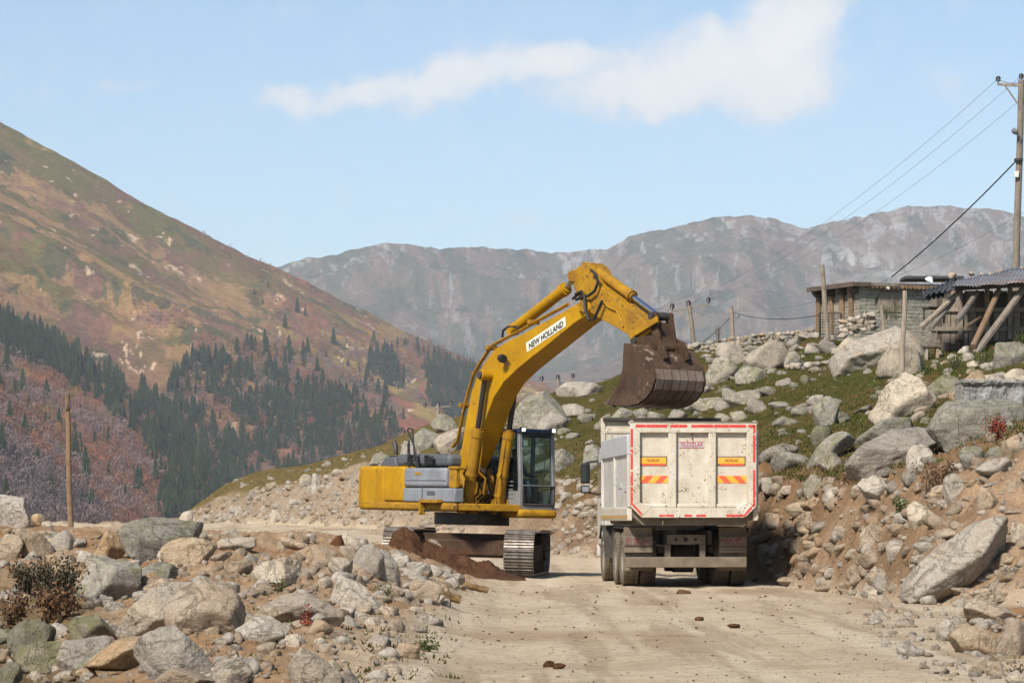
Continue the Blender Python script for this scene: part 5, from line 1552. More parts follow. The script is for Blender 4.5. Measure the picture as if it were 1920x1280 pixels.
# ------------------------------------------------------------------ dug earth in front of the tracks
def soil_heap():
    n = 130
    px = np.linspace(640, 985, n); dd = np.linspace(64.6, 69.6, 80)
    PXg, Dg = np.meshgrid(px, dd); X = (PXg - 960) * Dg / F
    z0 = terrain(PXg, Dg)[0]
    h = np.zeros_like(X)
    for cx, cd, top, sx, sd in ((738, 67.2, 1022, 26, .7), (752, 67.1, 1004, 22, .7), (766, 67.2, 984, 30, .75), (800, 67.3, 1014, 40, .8), (838, 67.2, 1026, 46, .85), (870, 66.9, 1042, 36, .7), (905, 66.8, 1050, 36, .7), (938, 66.6, 1068, 34, .6)):
        zt = CZ + (HZ - top) * cd / F
        g = float(terrain(np.array([cx]), np.array([cd]))[0][0])
        k = np.sqrt(((PXg - cx) / sx) ** 2 + ((Dg - cd) / sd) ** 2)
        h = np.maximum(h, (zt - g) * (1 - sstep(.0, 2.1, k)) ** .8)
    nz = fbm2(X * 3, Dg * 3, 5, .6)
    h = h * (1 + .30 * nz) + .12 * fbm2(X * 6, Dg * 6, 4, .6) * sstep(.05, .3, h) - .03
    V = np.stack([X, Dg, z0 + h], -1).reshape(-1, 3); r_, c_ = X.shape
    i = np.arange(r_ - 1)[:, None] * c_ + np.arange(c_ - 1)[None, :]
    T = np.stack([i, i + 1, i + c_ + 1, i + c_], -1).reshape(-1, 4)
    o = link('earth_heap', fast_mesh('earth_heap', V, T, M['earth']))
    tag(o, 'heap of freshly dug red-brown earth in front of the excavator tracks', 'earth heap')
soil_heap()
boulder(842, 1031, 880, 1052, 'rock_mud', 'wet red-brown boulder showing behind the earth heap between the tracks', d=69.0)
boulder(798, 1010, 832, 1032, 'rock_tan', 'tan stone stuck in the top of the red-brown earth heap', d=67.6)
for (x0, y0, x1, y1, dep, ll) in ((868, 1091, 918, 1106, 61, 'short yellow-barked log lying by the road edge'), (820, 1108, 864, 1128, 57, 'short log half buried beside the tan boulder at the road edge')):
    a = ray(x0, y1 - 4); b = ray(x1, y1 - 2)
    rr_ = (y1 - y0) * .42 * a.y / F
    lg = MB(); pts = [a.lerp(b, k / 6) + Vector((0, 0, rr_ * .8 + (.01 if k % 2 else 0))) for k in range(7)]
    for p in pts: p.y = a.y
    if x0 == 820:
        pts = [P(x0 + (x1 - x0) * k / 6, y0 + 4 + (y1 - y0 - 8) * k / 6, a.y) for k in range(7)]
    lg.tube(pts, [rr_ * k for k in (.9, 1, .97, 1.03, .96, 1, .92)], 12)
    M.setdefault('log', rock_mat('log_bark', (.20, .12, .05), (.28, .19, .09), (.16, .10, .05), amt=0, dark_amt=.6, white=.1))
    lo = lg.build('log', M['log'], None, 0, True); tag(lo, ll, 'log')

# ------------------------------------------------------------------ dump truck
M['truck_white'] = paint('worn_white_paint', (.53, .49, .41), (.40, .34, .255), (.13, .085, .055), .64, 0.5, 2.6, .002, spot_scale=9.0)
M['truck_white_clean'] = paint('white_side_paint', (.49, .465, .42), (.36, .33, .285), (.3, .27, .23), .12, 0.45, 1.8, .001)
M['truck_band'] = paint('grey_band_paint', (.42, .42, .42), (.33, .33, .33), None, .2, .5, 2, .001)
M['dusty_frame'] = paint('dusty_chassis', (.20, .165, .12), (.115, .09, .065), (.05, .04, .03), .3, 0.9, 3, .004, spec=.1)
M['dusty_dark'] = paint('dusty_dark_metal', (.075, .065, .055), (.035, .03, .026), (.14, .11, .08), .25, 0.85, 3, .004, spec=.1)
M['tyre'] = paint('dusty_tyre', (.17, .135, .095), (.085, .07, .052), None, .2, 0.95, 4, .004, streak=False, spec=.1)
M['tread_gap'] = paint('tyre_groove', (.05, .042, .034), (.025, .022, .02), None, .2, 0.95, 4, .002, streak=False, spec=.1)
M['rim'] = paint('dusty_rim', (.24, .215, .18), (.15, .13, .10), (.10, .06, .04), .3, 0.8, 4, .003)
t = NT('red_reflective_tape'); v = t.obj(); M['red_tape'] = t.done(t.mix(t.rangef(t.noise(v, 22, 5, .7), .60, .66), (.50, .045, .035), (.60, .55, .5)), .45)
t = NT('orange_tape'); v = t.obj(); M['orange_tape'] = t.done(t.mix(t.rangef(t.noise(v, 14, 5, .7), .62, .68), (.72, .33, .035), (.55, .5, .42)), .5)
t = NT('vermilion_tape'); M['vermilion_tape'] = t.done((.80, .10, .045), .5)
t = NT('dusty_lens'); M['lens_red'] = t.done(t.ramp(t.noise(t.obj(), 12, 4), [(.35, (.20, .03, .03)), (.65, (.22, .17, .14))]), .5)
M['amber'] = paint('amber_strip', (.45, .25, .05), (.35, .22, .1), None, .2, .5, 4, .001)

TKM = Matrix.Translation((3.525, 61.0, 0.0)) @ Matrix.Rotation(R(90 + 3.8), 4, 'Z')
TK = empty('dump_truck'); TK.matrix_world = TKM
tag(TK, 'dusty white dump truck seen from behind with red-taped tailgate', 'truck')

def truck():
    S = F / 61.0
    def Y(px): return -(px - 1299) / S          # local left from photo column, on the tailgate plane
    def Z(py): return CZ + (HZ - py) / S
    L = 5.35
    W = 1.235
    zb, zt = Z(970), Z(793)
    ch = .22
    body = empty('dump_body', parent=TK)
    # box: floor, front wall, side walls with posts and rails
    MB().face_x([(-W + .16, zb - .12), (W - .16, zb - .12), (W - .04, zb + .12), (-W + .04, zb + .12)], .1, L).build('floor', M['dusty_frame'], body, .01)
    zs = Z(812) - .02
    for s in (-1, 1):
        wall = MB().rng(.05, L, s * (W - .02) - .03, s * (W - .02) + .03, zb + .12, zs).build('side_wall', M['truck_white_clean'], body, .008)
        MB().rng(.0, L + .02, s * (W + .00) - .055, s * (W + .00) + .055, zs - .40, zs).build('top_rail', M['truck_band'], wall, .02)
        MB().rng(.0, L + .02, s * W - .05, s * W + .05, zb - .06, zb + .20).build('bottom_rail', M['truck_white'], wall, .015)
        MB().rng(.0, L + .02, s * (W + .052) - .004, s * (W + .052) + .004, zb - .02, zb + .05).build('reflective_strip', M['amber'], wall)
        for k in (0, 2.5, 5):
            x = .03 + k * (L - .1) / 5
            MB().rng(x - .05, x + .06, s * (W + .01) - .045, s * (W + .01) + .045, zb + .2, zs - .40).build('side_post', M['truck_white_clean'], wall, .012)
        for k in range(3):
            MB().rng(.3 + k * 1.1, .95 + k * 1.1, s * (W + .012) - .012, s * (W + .012) + .012, zb + .50 + k * .08, zb + .60 + k * .08).build('side_step', M['truck_band'], wall, .01)
        MB().rng(2.35, 2.95, s * (W + .014) - .006, s * (W + .014) + .006, zs - .85, zs - .62).build('faded_plate', M['truck_band'], wall)
        MB().rng(L - .02, L + .12, s * W - .04, s * W + .05, zs - .05, 3.46).build('headboard_post', M['truck_white'], body, .012)
    hd = MB().rng(L, L + .06, -W, W, zb, 3.40).build('headboard', M['truck_white'], body, .01)
    MB().rng(L - .10, L + .16, -W - .02, W + .02, 3.40, 3.47).build('headboard_cap', M['dusty_dark'], hd, .01)
    MB().rng(L - .02, L + .01, -W + .02, W - .02, 3.14, 3.22).build('headboard_rib', M['truck_white'], hd, .01)
    # tailgate ---------------------------------------------------------
    def gate(g, x):   # octagon outline shrunk by g
        w = W - g
        return [(-w + ch, zb + g), (w - ch, zb + g), (w, zb + ch + g * .4), (w, zt - g), (-w, zt - g), (-w, zb + ch + g * .4)]
    tg = MB().face_x(gate(.03, 0), -.03, .02).build('tailgate', M['truck_white'], TK, .004)
    def ring(g0, g1, x0, x1):
        a = gate(g0, 0); b = gate(g1, 0); mb = MB(); n = len(a)
        for i in range(n):
            j = (i + 1) % n
            q = [a[i], a[j], b[j], b[i]]
            mb.face_x(q, x0, x1)
        return mb
    ring(0.0, .19, -.12, -.03).build('tailgate_frame', M['truck_white'], tg, .01)
    MB().rng(-.122, .03, -W - .005, W + .005, zt - .005, zt + .03).build('top_edge', M['dusty_frame'], tg, .01)
    for a, b in ((1252, 1267), (1327.5, 1341.5)):
        MB().rng(-.112, -.028, Y(b), Y(a), zb + .19, zt - .19).build('tailgate_rib', M['truck_white'], tg, .015)
    MB().rng(-.075, -.028, -W + .19, W - .19, zb + .19, zb + .27).build('lower_ledge', M['truck_white'], tg, .02)
    # worn red border tape in pieces
    tp = []
    for a, b in ((1190, 1249), (1255, 1287), (1295, 1398), (1402, 1415)):
        tp.append((Y(b), Y(a), Z(801.5), Z(796)))
    for a, b in ((804, 838), (842, 880), (884, 910), (913, 946)):
        tp.append((Y(1185), Y(1180.5), Z(b), Z(a)))
    for a, b in ((797, 812), (815, 866), (880, 948)):
        tp.append((Y(1415.5), Y(1411), Z(b), Z(a)))
    for a, b in ((1234, 1262), (1282, 1296), (1304, 1322), (1360, 1396)):
        tp.append((Y(b), Y(a), Z(968), Z(964)))
    for (y0, y1, z0, z1) in tp:
        MB().rng(-.1235, -.1195, y0, y1, z0, z1).build('red_tape', M['red_tape'], tg)
    for s in (-1, 1):
        a = (s * (W - .03), zb + ch + .02); b = (s * (W - ch - .005), zb + .03); d = (-.045 * s, .035)
        q = [a, b, (b[0] + d[0] * .2, b[1] + .05), (a[0] + d[0], a[1] + .012)]
        if s > 0: q = q[::-1]
        MB().face_x(q, -.1235, -.1195).build('red_tape', M['red_tape'], tg)
    # plates and stripes
    for a, b in ((1196, 1250), (1344, 1398)):
        p = MB().rng(-.040, -.029, Y(b), Y(a), Z(873), Z(855)).build('number_panel', M['dusty_frame'], tg, .003)
        MB().rng(-.044, -.036, Y(b - 2), Y(a + 2), Z(869), Z(857.5)).build('orange_field', M['orange_tape'], p, .003)
        MB().rng(-.0445, -.036, Y(b - 3), Y(a + 6), Z(872.5), Z(869.4)).build('red_line', M['vermilion_tape'], p)
        lettering('lettering', 'YILDIZLAR', M['letter_black'], p, (-.047, Y((a + b) / 2), Z(863)), (0, -1, 0), (0, 0, 1), .05, .26)
        st = MB().rng(-.037, -.029, Y(b + 1.5), Y(a), Z(905), Z(891.5)).build('hazard_stripe', M['orange_tape'], tg)
        z0, z1 = Z(905), Z(891.5); wpx = (b + 1.5 - a) / 4
        dirn = 1 if a < 1300 else -1
        for k in range(2):
            x0 = a + (k * 2 + (.25 if dirn > 0 else .15)) * wpx; x1 = x0 + wpx * .95; sh = wpx * .85 * dirn
            pts = [(Y(x0), z0), (Y(x1), z0), (Y(x1 + sh), z1), (Y(x0 + sh), z1)] if dirn > 0 else [(Y(x0 + wpx * .9), z0), (Y(x1 + wpx * .9), z0), (Y(x1), z1), (Y(x0), z1)]
            pts = [(max(min(y, Y(a)), Y(b + 1.5)), z) for y, z in pts]
            MB().face_x(pts, -.0395, -.036).build('red_bar', M['vermilion_tape'], st)
    nm = MB().rng(-.036, -.029, Y(1319.8), Y(1273), Z(839.8), Z(828)).build('name_plate', M['truck_band'], tg, .002)
    for (y0, y1, z0, z1) in ((Y(1319.8), Y(1273), Z(829), Z(828)), (Y(1319.8), Y(1273), Z(839.8), Z(838.8))):
        MB().rng(-.0375, -.034, y0, y1, z0, z1).build('plate_edge', M['letter_red'], nm)
    lettering('lettering', 'YILDIZLAR', M['letter_red'], nm, (-.039, Y(1296.4), Z(833.8)), (0, -1, 0), (0, 0, 1), .078, .45, 0, .005)
    MB().tube([(-.05, Y(1297), Z(812)), (-.06, Y(1297), Z(823))], .012, 6).build('hook', M['dusty_frame'], tg, 0, True)
    for yy in (Y(1183), Y(1415)):
        MB().tube([(-.1, yy, zt + .0), (.08, yy, zt + .0)], .05, 10).build('tailgate_hinge', M['truck_white'], tg, 0, True)
    # sill under the tailgate
    MB().face_x([(-W + .26, zb - .15), (W - .26, zb - .15), (W - .02, zb + .05), (W - .02, zb + .16), (-W + .02, zb + .16), (-W + .02, zb + .05)], .022, .20).build('rear_sill', M['dusty_frame'], TK, .01)
    MB().rng(-.06, .02, Y(1242) - .01, Y(1242) + .01, zb - .14, zb + .02).build('latch', M['dusty_frame'], TK)
    # chassis ----------------------------------------------------------
    for s in (-1, 1):
        MB().rng(.55, 8.0, s * .40 - .045, s * .40 + .045, .82, 1.10).build('chassis_rail', M['dusty_dark'], TK, .008)
    MB().rng(.48, .56, Y(1329), Y(1256), Z(1020), Z(1002)).build('rear_crossmember', M['dusty_frame'], TK, .008)
    for px, r_ in ((1273, .035), (1291, .05), (1310, .035)):
        MB().tube([(.470, Y(px), Z(1011)), (.485, Y(px), Z(1011))], r_, 14).build('frame_hole', M['black'], TK)
    for a, b in ((1252, 1263), (1318, 1329)):
        MB().rng(.50, .60, Y(b), Y(a), Z(1046), Z(1020.5)).build('bumper_bracket', M['dusty_frame'], TK, .008)
    MB().rng(.36, .48, Y(1406), Y(1177), Z(1064), Z(1044)).build('bumper_bar', M['dusty_frame'], TK, .015)
    for a, b in ((1175, 1229), (1356, 1408)):
        fl = MB().rng(.62, .66, Y(b), Y(a), Z(1070), Z(988)).build('mud_flap', M['dusty_frame'], TK, .006)
        tl = MB().rng(.50, .62, Y(b), Y(a), Z(1024), Z(1005)).build('tail_light', M['dusty_frame'], TK, .012)
        MB().rng(.492, .502, Y(b - 3), Y(a + 3), Z(1021), Z(1008)).build('lens', M['lens_red'], tl, .004)
        for k in range(11):
            x = a + 4 + k * (b - a - 8) / 10
            MB().bar((.484, Y(x - 1.5), Z(1021)), (.484, Y(x + 1.5), Z(1008)), .008, .012, (1, 0, 0)).build('guard_bar', M['dusty_frame'], tl)
        MB().rng(.52, .60, Y(b), Y(a), Z(1036), Z(1025)).build('light_bracket', M['dusty_frame'], TK, .008)
    # wheel arches
    for s in (-1, 1):
        MB().prism([(.66, 1.05), (.72, 1.16), (3.6, 1.18), (3.66, 1.05), (3.6, 1.15), (.75, 1.13)], s * .66, s * 1.20).build('mudguard', M['dusty_dark'], TK)
        MB().rng(3.75, 4.6, s * .62, s * 1.14, .55, 1.12).build('side_tank', M['dusty_dark'], TK, .05)
        MB().prism([(5.15, .5), (5.3, .95), (5.6, 1.2), (6.25, 1.2), (6.55, .9), (6.45, .9), (6.2, 1.13), (5.65, 1.13), (5.4, .9), (5.25, .5)], s * .95, s * 1.22).build('front_mudguard', M['dusty_dark'], TK)
    # hydraulic and axle gear underneath
    for x in (1.65, 3.0):
        MB().tube([(x, -.95, .53), (x, .95, .53)], .10, 14).tube([(x - .05, 0, .53), (x + .35, 0, .55)], .20, 14).tube([(x, -.20, .53), (x, .20, .53)], .27, 18).build('axle', M['dusty_dark'], TK, 0, True)
        for s in (-1, 1):
            MB().rng(x - .5, x + .5, s * .47, s * .56, .66, .78).build('leaf_spring', M['dusty_dark'], TK, .01)
            MB().tube([(x - .25, s * .5, .38), (x - .25, s * .5, .60)], .09, 12).build('brake_chamber', M['dusty_dark'], TK, 0, True)
    MB().tube([(6.05, -.95, .53), (6.05, .95, .53)], .08, 12).build('front_axle', M['dusty_dark'], TK, 0, True)
    # wheels -----------------------------------------------------------
    R0 = .53
    w2 = .15
    def lathe(mb, prof, n=44):
        k = len(prof); b = len(mb.v)
        for i in range(n):
            th = 2 * math.pi * i / n
            for (r, y) in prof: mb.v.append((r * math.cos(th), y, r * math.sin(th)))
        for i in range(n):
            for j in range(k - 1):
                a0 = b + i * k + j; a1 = b + ((i + 1) % n) * k + j
                mb.f.append((a0, a1, a1 + 1, a0 + 1))
        return mb
    ty = MB(); lathe(ty, [(.30, -w2 + .03), (.36, -w2), (.47, -w2 - .005), (R0 - .03, -w2 + .015), (R0 - .017, -w2 + .035), (R0 - .017, w2 - .035), (R0 - .03, w2 - .015), (.47, w2 + .005), (.36, w2), (.30, w2 - .03)])
    to = ty.build('tyre', M['tread_gap'], None, 0, True); tyre_me = to.data; bpy.data.objects.remove(to)
    # tread blocks: three zigzag rows of lugs (one mesh per tyre)
    tr = MB(); nl = 40
    for i in range(nl):
        for row, (ya, yb) in enumerate(((-.143, -.058), (-.048, .048), (.058, .143))):
            th0 = 2 * math.pi * (i + (.5 if row == 1 else 0)) / nl; dth = 2 * math.pi / nl * .84
            zig = .045 if row != 1 else -.045
            pts = []
            for rr in (R0 - .03, R0):
                for (y, o_) in ((ya, 0), ((ya + yb) / 2, zig), (yb, 0)):
                    for e in (0, dth):
                        th = th0 + o_ + e; pts.append((rr * math.cos(th), y, rr * math.sin(th)))
            b = len(tr.v); tr.v += pts
            tr.f += [(b + 6, b + 7, b + 9, b + 8), (b + 8, b + 9, b + 11, b + 10)]
            tr.f += [(b + 0, b + 2, b + 8, b + 6), (b + 2, b + 4, b + 10, b + 8), (b + 1, b + 7, b + 9, b + 3), (b + 3, b + 9, b + 11, b + 5), (b + 0, b + 6, b + 7, b + 1), (b + 4, b + 5, b + 11, b + 10)]
    to = tr.build('tread', M['tyre'], None); tread_me = to.data; bpy.data.objects.remove(to)
    sw = MB()
    for s in (-1, 1): lathe(sw, [(.302, s * (w2 - .028)), (.36, s * (w2 + .002)), (.47, s * (w2 + .008)), (R0 - .028, s * (w2 - .012))])
    to = sw.build('sidewall', M['tyre'], None, 0, True); side_me = to.data; bpy.data.objects.remove(to)
    rm = MB(); lathe(rm, [(.31, -.13), (.27, -.12), (.24, -.02), (.20, .02), (.10, .03), (.10, .10), (.0, .11)]); lathe(rm, [(.31, .13), (.27, .12), (.24, .04), (.20, .02)])
    for k in range(10):
        a = 2 * math.pi * k / 10; c = Vector((.155 * math.cos(a), 0, .155 * math.sin(a))); rm.tube([c + Vector((0, .0, 0)), c + Vector((0, .06, 0))], .018, 6)
    to = rm.build('rim', M['rim'], None, 0, True); rim_me = to.data; bpy.data.objects.remove(to)
    for x, ys in ((1.65, (-1.075, -.735, .735, 1.075)), (3.0, (-1.075, -.735, .735, 1.075)), (6.05, (-1.03, 1.03))):
        for y in ys:
            w = empty('wheel', (x, y, R0), parent=TK)
            for nm_, me_ in (('tyre', tyre_me), ('tread', tread_me), ('sidewall', side_me), ('rim', rim_me)):
                q = link(nm_, me_, w)
                if y < 0 and nm_ == 'rim': q.rotation_euler.z = math.pi
            w.rotation_euler.y = random.uniform(0, 1)
    # driver's cab ------------------------------------------------------
    c0, c1 = L + .40, L + 2.05
    cab = MB().prism([(c0, .75), (c1 - .05, .75), (c1, 1.2), (c1 - .02, 1.75), (c1 - .22, 2.75), (c1 - .4, 2.85), (c0 + .05, 2.85), (c0, 2.75)], -1.17, 1.17).build('cab', M['truck_white_clean'], TK, .05, seg=3)
    for s in (-1, 1):
        d = MB().prism([(c0 + .45, .95), (c1 - .12, .95), (c1 - .10, 1.75), (c0 + .45, 1.75)], s * 1.171 - .01, s * 1.171 + .012).build('door', M['truck_white_clean'], cab, .008)
        MB().prism([(c0 + .5, 1.8), (c1 - .12, 1.8), (c1 - .3, 2.55), (c0 + .5, 2.55)], s * 1.172 - .01, s * 1.172 + .008).build('window', M['mirror_glass'], cab)
        MB().rng(c0 + .5, c0 + .68, s * 1.195 - .012, s * 1.195 + .012, 1.62, 1.66).build('handle', M['black'], d)
        mr = MB().tube([(c1 - .25, s * 1.12, 2.60), (c1 - .20, s * 1.42, 2.56), (c1 - .2, s * 1.46, 2.50)], .025, 8).tube([(c1 - .2, s * 1.17, 1.86), (c1 - .18, s * 1.44, 1.92), (c1 - .2, s * 1.45, 2.0)], .022, 8).build('mirror', M['black'], TK, 0, True)
        MB().rng(c1 - .30, c1 - .17, s * 1.46 - .10, s * 1.46 + .10, 2.10, 2.55).build('mirror_head', M['black'], mr, .035, seg=3)
        MB().rng(c1 - .305, c1 - .298, s * 1.46 - .08, s * 1.46 + .08, 2.14, 2.51).build('mirror_glass', M['mirror_glass'], mr)
        MB().rng(c1 - .30, c1 - .18, s * 1.46 - .09, s * 1.46 + .09, 1.89, 2.06).build('mirror_head', M['black'], mr, .03, seg=3)
        MB().rng(c1 - .305, c1 - .298, s * 1.46 - .07, s * 1.46 + .07, 1.92, 2.03).build('mirror_glass', M['machine_grey'], mr)
    MB().prism([(c1 - .03, 1.82), (c1 - .01, 1.82), (c1 - .2, 2.7), (c1 - .22, 2.7)], -1.05, 1.05).build('windscreen', M['mirror_glass'], cab)
    MB().rng(c1 - .1, c1 + .12, -1.18, 1.18, .5, .78).build('front_bumper', M['truck_white_clean'], TK, .04)
truck()

def truck_load():
    nx, ny = 50, 26
    x = np.linspace(.12, 5.25, nx); y = np.linspace(-1.16, 1.16, ny)
    X, Y_ = np.meshgrid(x, y)
    z = 2.72 + .32 * np.exp(-((X - 3.6) / 1.3) ** 2 - (Y_ / .8) ** 2) + .10 * fbm2(X * 2.2, Y_ * 2.2, 4, .6) - .25 * np.exp(-((X - .2) / .5) ** 2)
    V = np.stack([X, Y_, z], -1).reshape(-1, 3)
    i = np.arange(ny - 1)[:, None] * nx + np.arange(nx - 1)[None, :]
    T = np.stack([i, i + 1, i + nx + 1, i + nx], -1).reshape(-1, 4)
    V = np.array([(TKM @ Vector(p))[:] for p in V])
    o = link('soil_load', fast_mesh('soil_load', V, T, M['earth'])); tag(o, 'red-brown soil already loaded in the dump truck body', 'soil load')
truck_load()

# ------------------------------------------------------------------ wood, stone and wire on the hillside
def wood_mat(name, a, b):
    t = NT(name); v = t.obj(); oi = t.n('ShaderNodeObjectInfo')
    g = t.noise(t.map(v, (9, 9, 1.2)), 2.0, 6, .65, .6)
    c = t.ramp(g, [(.3, a), (.7, b)])
    c = t.mix(t.rangef(t.noise(v, 3, 4), .5, .75, 0, .6), c, tuple(k * .45 for k in a))
    c = t.mix(1.0, c, t.ramp(oi.outputs['Random'], [(0, (.7, .7, .72)), (1, (1.2, 1.15, 1.1))]), 'MULTIPLY')
    return t.done(c, .9, t.bump(g, .012))
M['wood_grey'] = wood_mat('weathered_wood', (.16, .13, .10), (.29, .25, .20))
M['wood_brown'] = wood_mat('brown_wood', (.15, .095, .055), (.23, .155, .095))
M['wood_dark'] = wood_mat('dark_wood', (.06, .045, .035), (.12, .09, .07))
M['block'] = rock_mat('house_stone', (.34, .33, .28), (.41, .39, .33), (.47, .43, .35), amt=0, dark_amt=.3, white=.2)
M['mortar'] = rock_mat('mortar', (.14, .13, .11), (.17, .16, .14), (.2, .18, .16), amt=0, dark_amt=.3, white=.0)
t = NT('corrugated_metal'); v = t.obj()
M['tin'] = t.done(t.mix(t.rangef(t.noise(v, 1.3, 6, .7), .50, .62), t.ramp(t.noise(v, 4, 4), [(.3, (.15, .155, .16)), (.7, (.25, .255, .265))]), (.17, .085, .05)), .5, None, .35)
M['tin_dark'] = paint('tar_sheet', (.05, .052, .058), (.025, .026, .03), (.12, .10, .09), .3, .7, 2, .006)
M['concrete'] = rock_mat('rough_concrete', (.36, .36, .35), (.43, .43, .42), (.30, .30, .30), amt=0, dark_amt=.5, white=.4)
M['ceramic'] = paint('insulator_ceramic', (.03, .02, .022), (.02, .014, .015), None, .2, .35, 3, .001)
M['wire'] = paint('cable_black', (.03, .03, .032), (.03, .03, .032), None, .2, .7, 3, .0)
M['wire_alu'] = paint('aluminium_wire', (.16, .17, .19), (.14, .15, .17), None, .2, .6, 3, .0)
t = NT('white_bag'); M['bag'] = t.done((.72, .73, .75), .6)

def pole(name, base, top, r, label, mat='wood_grey', n=10):
    base, top = Vector(base), Vector(top)
    e = empty(name, base); tag(e, label, 'pole')
    pts = [Vector((0, 0, -.6)).lerp(top - base, k / 5) + Vector((math.sin(k * 2.1) * r * .15, math.cos(k * 1.3) * r * .15, 0)) for k in range(6)]
    pts[-1] = top - base
    MB().tube(pts, [r * (1.12 - .22 * k / 5) for k in range(6)], n).build('pole_shaft', M[mat], e, 0, True)
    return e

def insulator(p, e, s=1.0):
    p = Vector(p)
    MB().tube([p, p + Vector((0, 0, .10 * s)), p + Vector((0, 0, .11 * s)), p + Vector((0, 0, .19 * s)), p + Vector((0, 0, .20 * s)), p + Vector((0, 0, .28 * s)), p + Vector((0, 0, .33 * s))],
              [.03 * s, .03 * s, .12 * s, .09 * s, .13 * s, .10 * s, .05 * s], 12).build('insulator', M['ceramic'], e, 0, True)

def poles():
    # big pole beside the plank shed
    D = 112.0
    b = P(1901, 620, D); tp = P(1915, 150, D)
    e = pole('utility_pole', b, tp, .13, 'tall wooden utility pole with crossbar rising behind the plank shed')
    a0 = P(1870, 158, D) - b; a1 = P(1960, 164, D) - b
    MB().bar(a0, a1, .07, .09).build('crossbar', M['wood_grey'], e, .006)
    MB().bar(P(1884, 160, D) - b, P(1912, 200, D) - b, .05, .05).bar(P(1945, 164, D) - b, P(1914, 200, D) - b, .05, .05).build('brace', M['wood_grey'], e, .004)
    for px in (1871.5, 1915, 1957): insulator(P(px, 157 if px < 1900 else 152, D) - b, e, .8)
    l0 = P(1912, 258, D) - b; l1 = P(1903, 250, D) - b
    lm = MB().tube([l0 + Vector((0, -.1, -.25)), l0 + Vector((0, -.2, 0)), l1 + Vector((0, -.25, -.02))], .025, 8).build('lamp_arm', M['machine_grey'], e, 0, True)
    MB().tube([l1 + Vector((.04, -.25, -.06)), l1 + Vector((-.03, -.28, .02)), l1 + Vector((-.13, -.3, .09)), l1 + Vector((-.16, -.3, .11))], [.05, .11, .09, .03], 12).build('lamp_head', M['machine_grey'], lm, 0, True)
    MB().box(P(1904, 328, D) - b + Vector((0, -.2, 0)), (.16, .12, .22)).build('meter_box', M['white_sign'], e, .01)
    MB().tube([P(1909, 298, D) - b + Vector((0, -.1, 0)), P(1909, 303, D) - b + Vector((0, -.1, 0))], .16, 12).build('cable_clamp', M['dark_steel'], e)
    # crossbar pole on the ridge
    D2 = 172.0
    b2 = P(1305, 655, D2); t2 = P(1291, 566, D2)
    e2 = pole('utility_pole', b2, t2, .13, 'wooden utility pole with three insulators standing right of the bucket')
    MB().bar(P(1259, 584, D2) - b2, P(1331, 571, D2) - b2, .08, .08).build('crossbar', M['wood_grey'], e2, .006)
    MB().bar(P(1268, 583, D2) - b2, P(1298, 609, D2) - b2, .05, .05).bar(P(1322, 573, D2) - b2, P(1300, 607, D2) - b2, .05, .05).build('brace', M['wood_grey'], e2)
    for px, py in ((1260.5, 582), (1291, 576), (1328.5, 570)): insulator(P(px, py, D2) - b2, e2, 1.15)
    b3 = P(1376, 645, 165); e3 = pole('wooden_post', b3, P(1371, 575, 165), .11, 'short bare wooden pole with a small lamp on the ridge wall')
    MB().tube([P(1375, 606, 165) - b3, P(1381, 596, 165) - b3, P(1385, 590, 165) - b3], [.03, .03, .07], 8).build('lamp_arm', M['machine_grey'], e3, 0, True)
    # distant poles whose tops show over the rocks
    for (px, py, x0, y0, x1, y1, D4, lab) in ((1047, 708, 1016, 716, 1074, 711, 205, 'utility pole top showing over the skyline boulder behind the cab'), (821, 758, 797, 765, 846, 761, 235, 'utility pole top showing over the rocks left of the boom'), (772, 812, 758, 815, 790, 811, 150, 'utility pole top just left of the black handrail')):
        b4 = P(px, py + 75, D4); e4 = pole('utility_pole', b4, P(px, py, D4), .13, lab)
        MB().bar(P(x0, y0, D4) - b4, P(x1, y1, D4) - b4, .08, .08).build('crossbar', M['wood_grey'], e4)
        MB().bar(P(x0 + 6, y0, D4) - b4, P(px, py + 22, D4) - b4, .05, .05).build('brace', M['wood_grey'], e4)
        for k in (0, .52, 1): insulator(P(x0 + (x1 - x0) * k, y0 + (y1 - y0) * k, D4) - b4, e4, 1.2 if D4 > 160 else .7)
    # lone pole at the left
    b5 = P(133, 1000, 120); e5 = pole('wooden_post', b5, P(126, 739, 120), .105, 'lone tall wooden pole standing beyond the berm at left', 'wood_brown')
    MB().box(P(128, 762, 120) - b5 + Vector((.03, -.12, 0)), (.14, .10, .16)).tube([P(127, 768, 120) - b5 + Vector((0, -.1, 0)), P(124, 769, 120) - b5 + Vector((0, -.12, 0))], .03, 6).build('bracket', M['dark_steel'], e5, .01)
    # fence posts near the houses
    for (x0, y0, x1, y1, D5, r, lab) in ((1541, 497, 1554, 634, 124, .10, 'tall grey post leaning beside the metal gate'), (1697, 545, 1689, 700, 93, .075, 'tall grey leaning post standing on the turf below the house'), (1652, 572, 1663, 634, 110, .065, 'short thin leaning post on the long rock outcrop')):
        pole('wooden_post', P(x1, y1, D5), P(x0, y0, D5), r, lab, n=8)

def wire(p, q, sag, r, label, mat='wire_alu'):
    p, q = Vector(p), Vector(q); c = (p + q) / 2
    pts = [p.lerp(q, k / 24) - Vector((0, 0, sag * 4 * (k / 24) * (1 - k / 24))) - c for k in range(25)]
    o = MB().tube(pts, r, 5).build('power_line', M[mat], None, 0, True); o.location = c
    tag(o, label, 'cable')

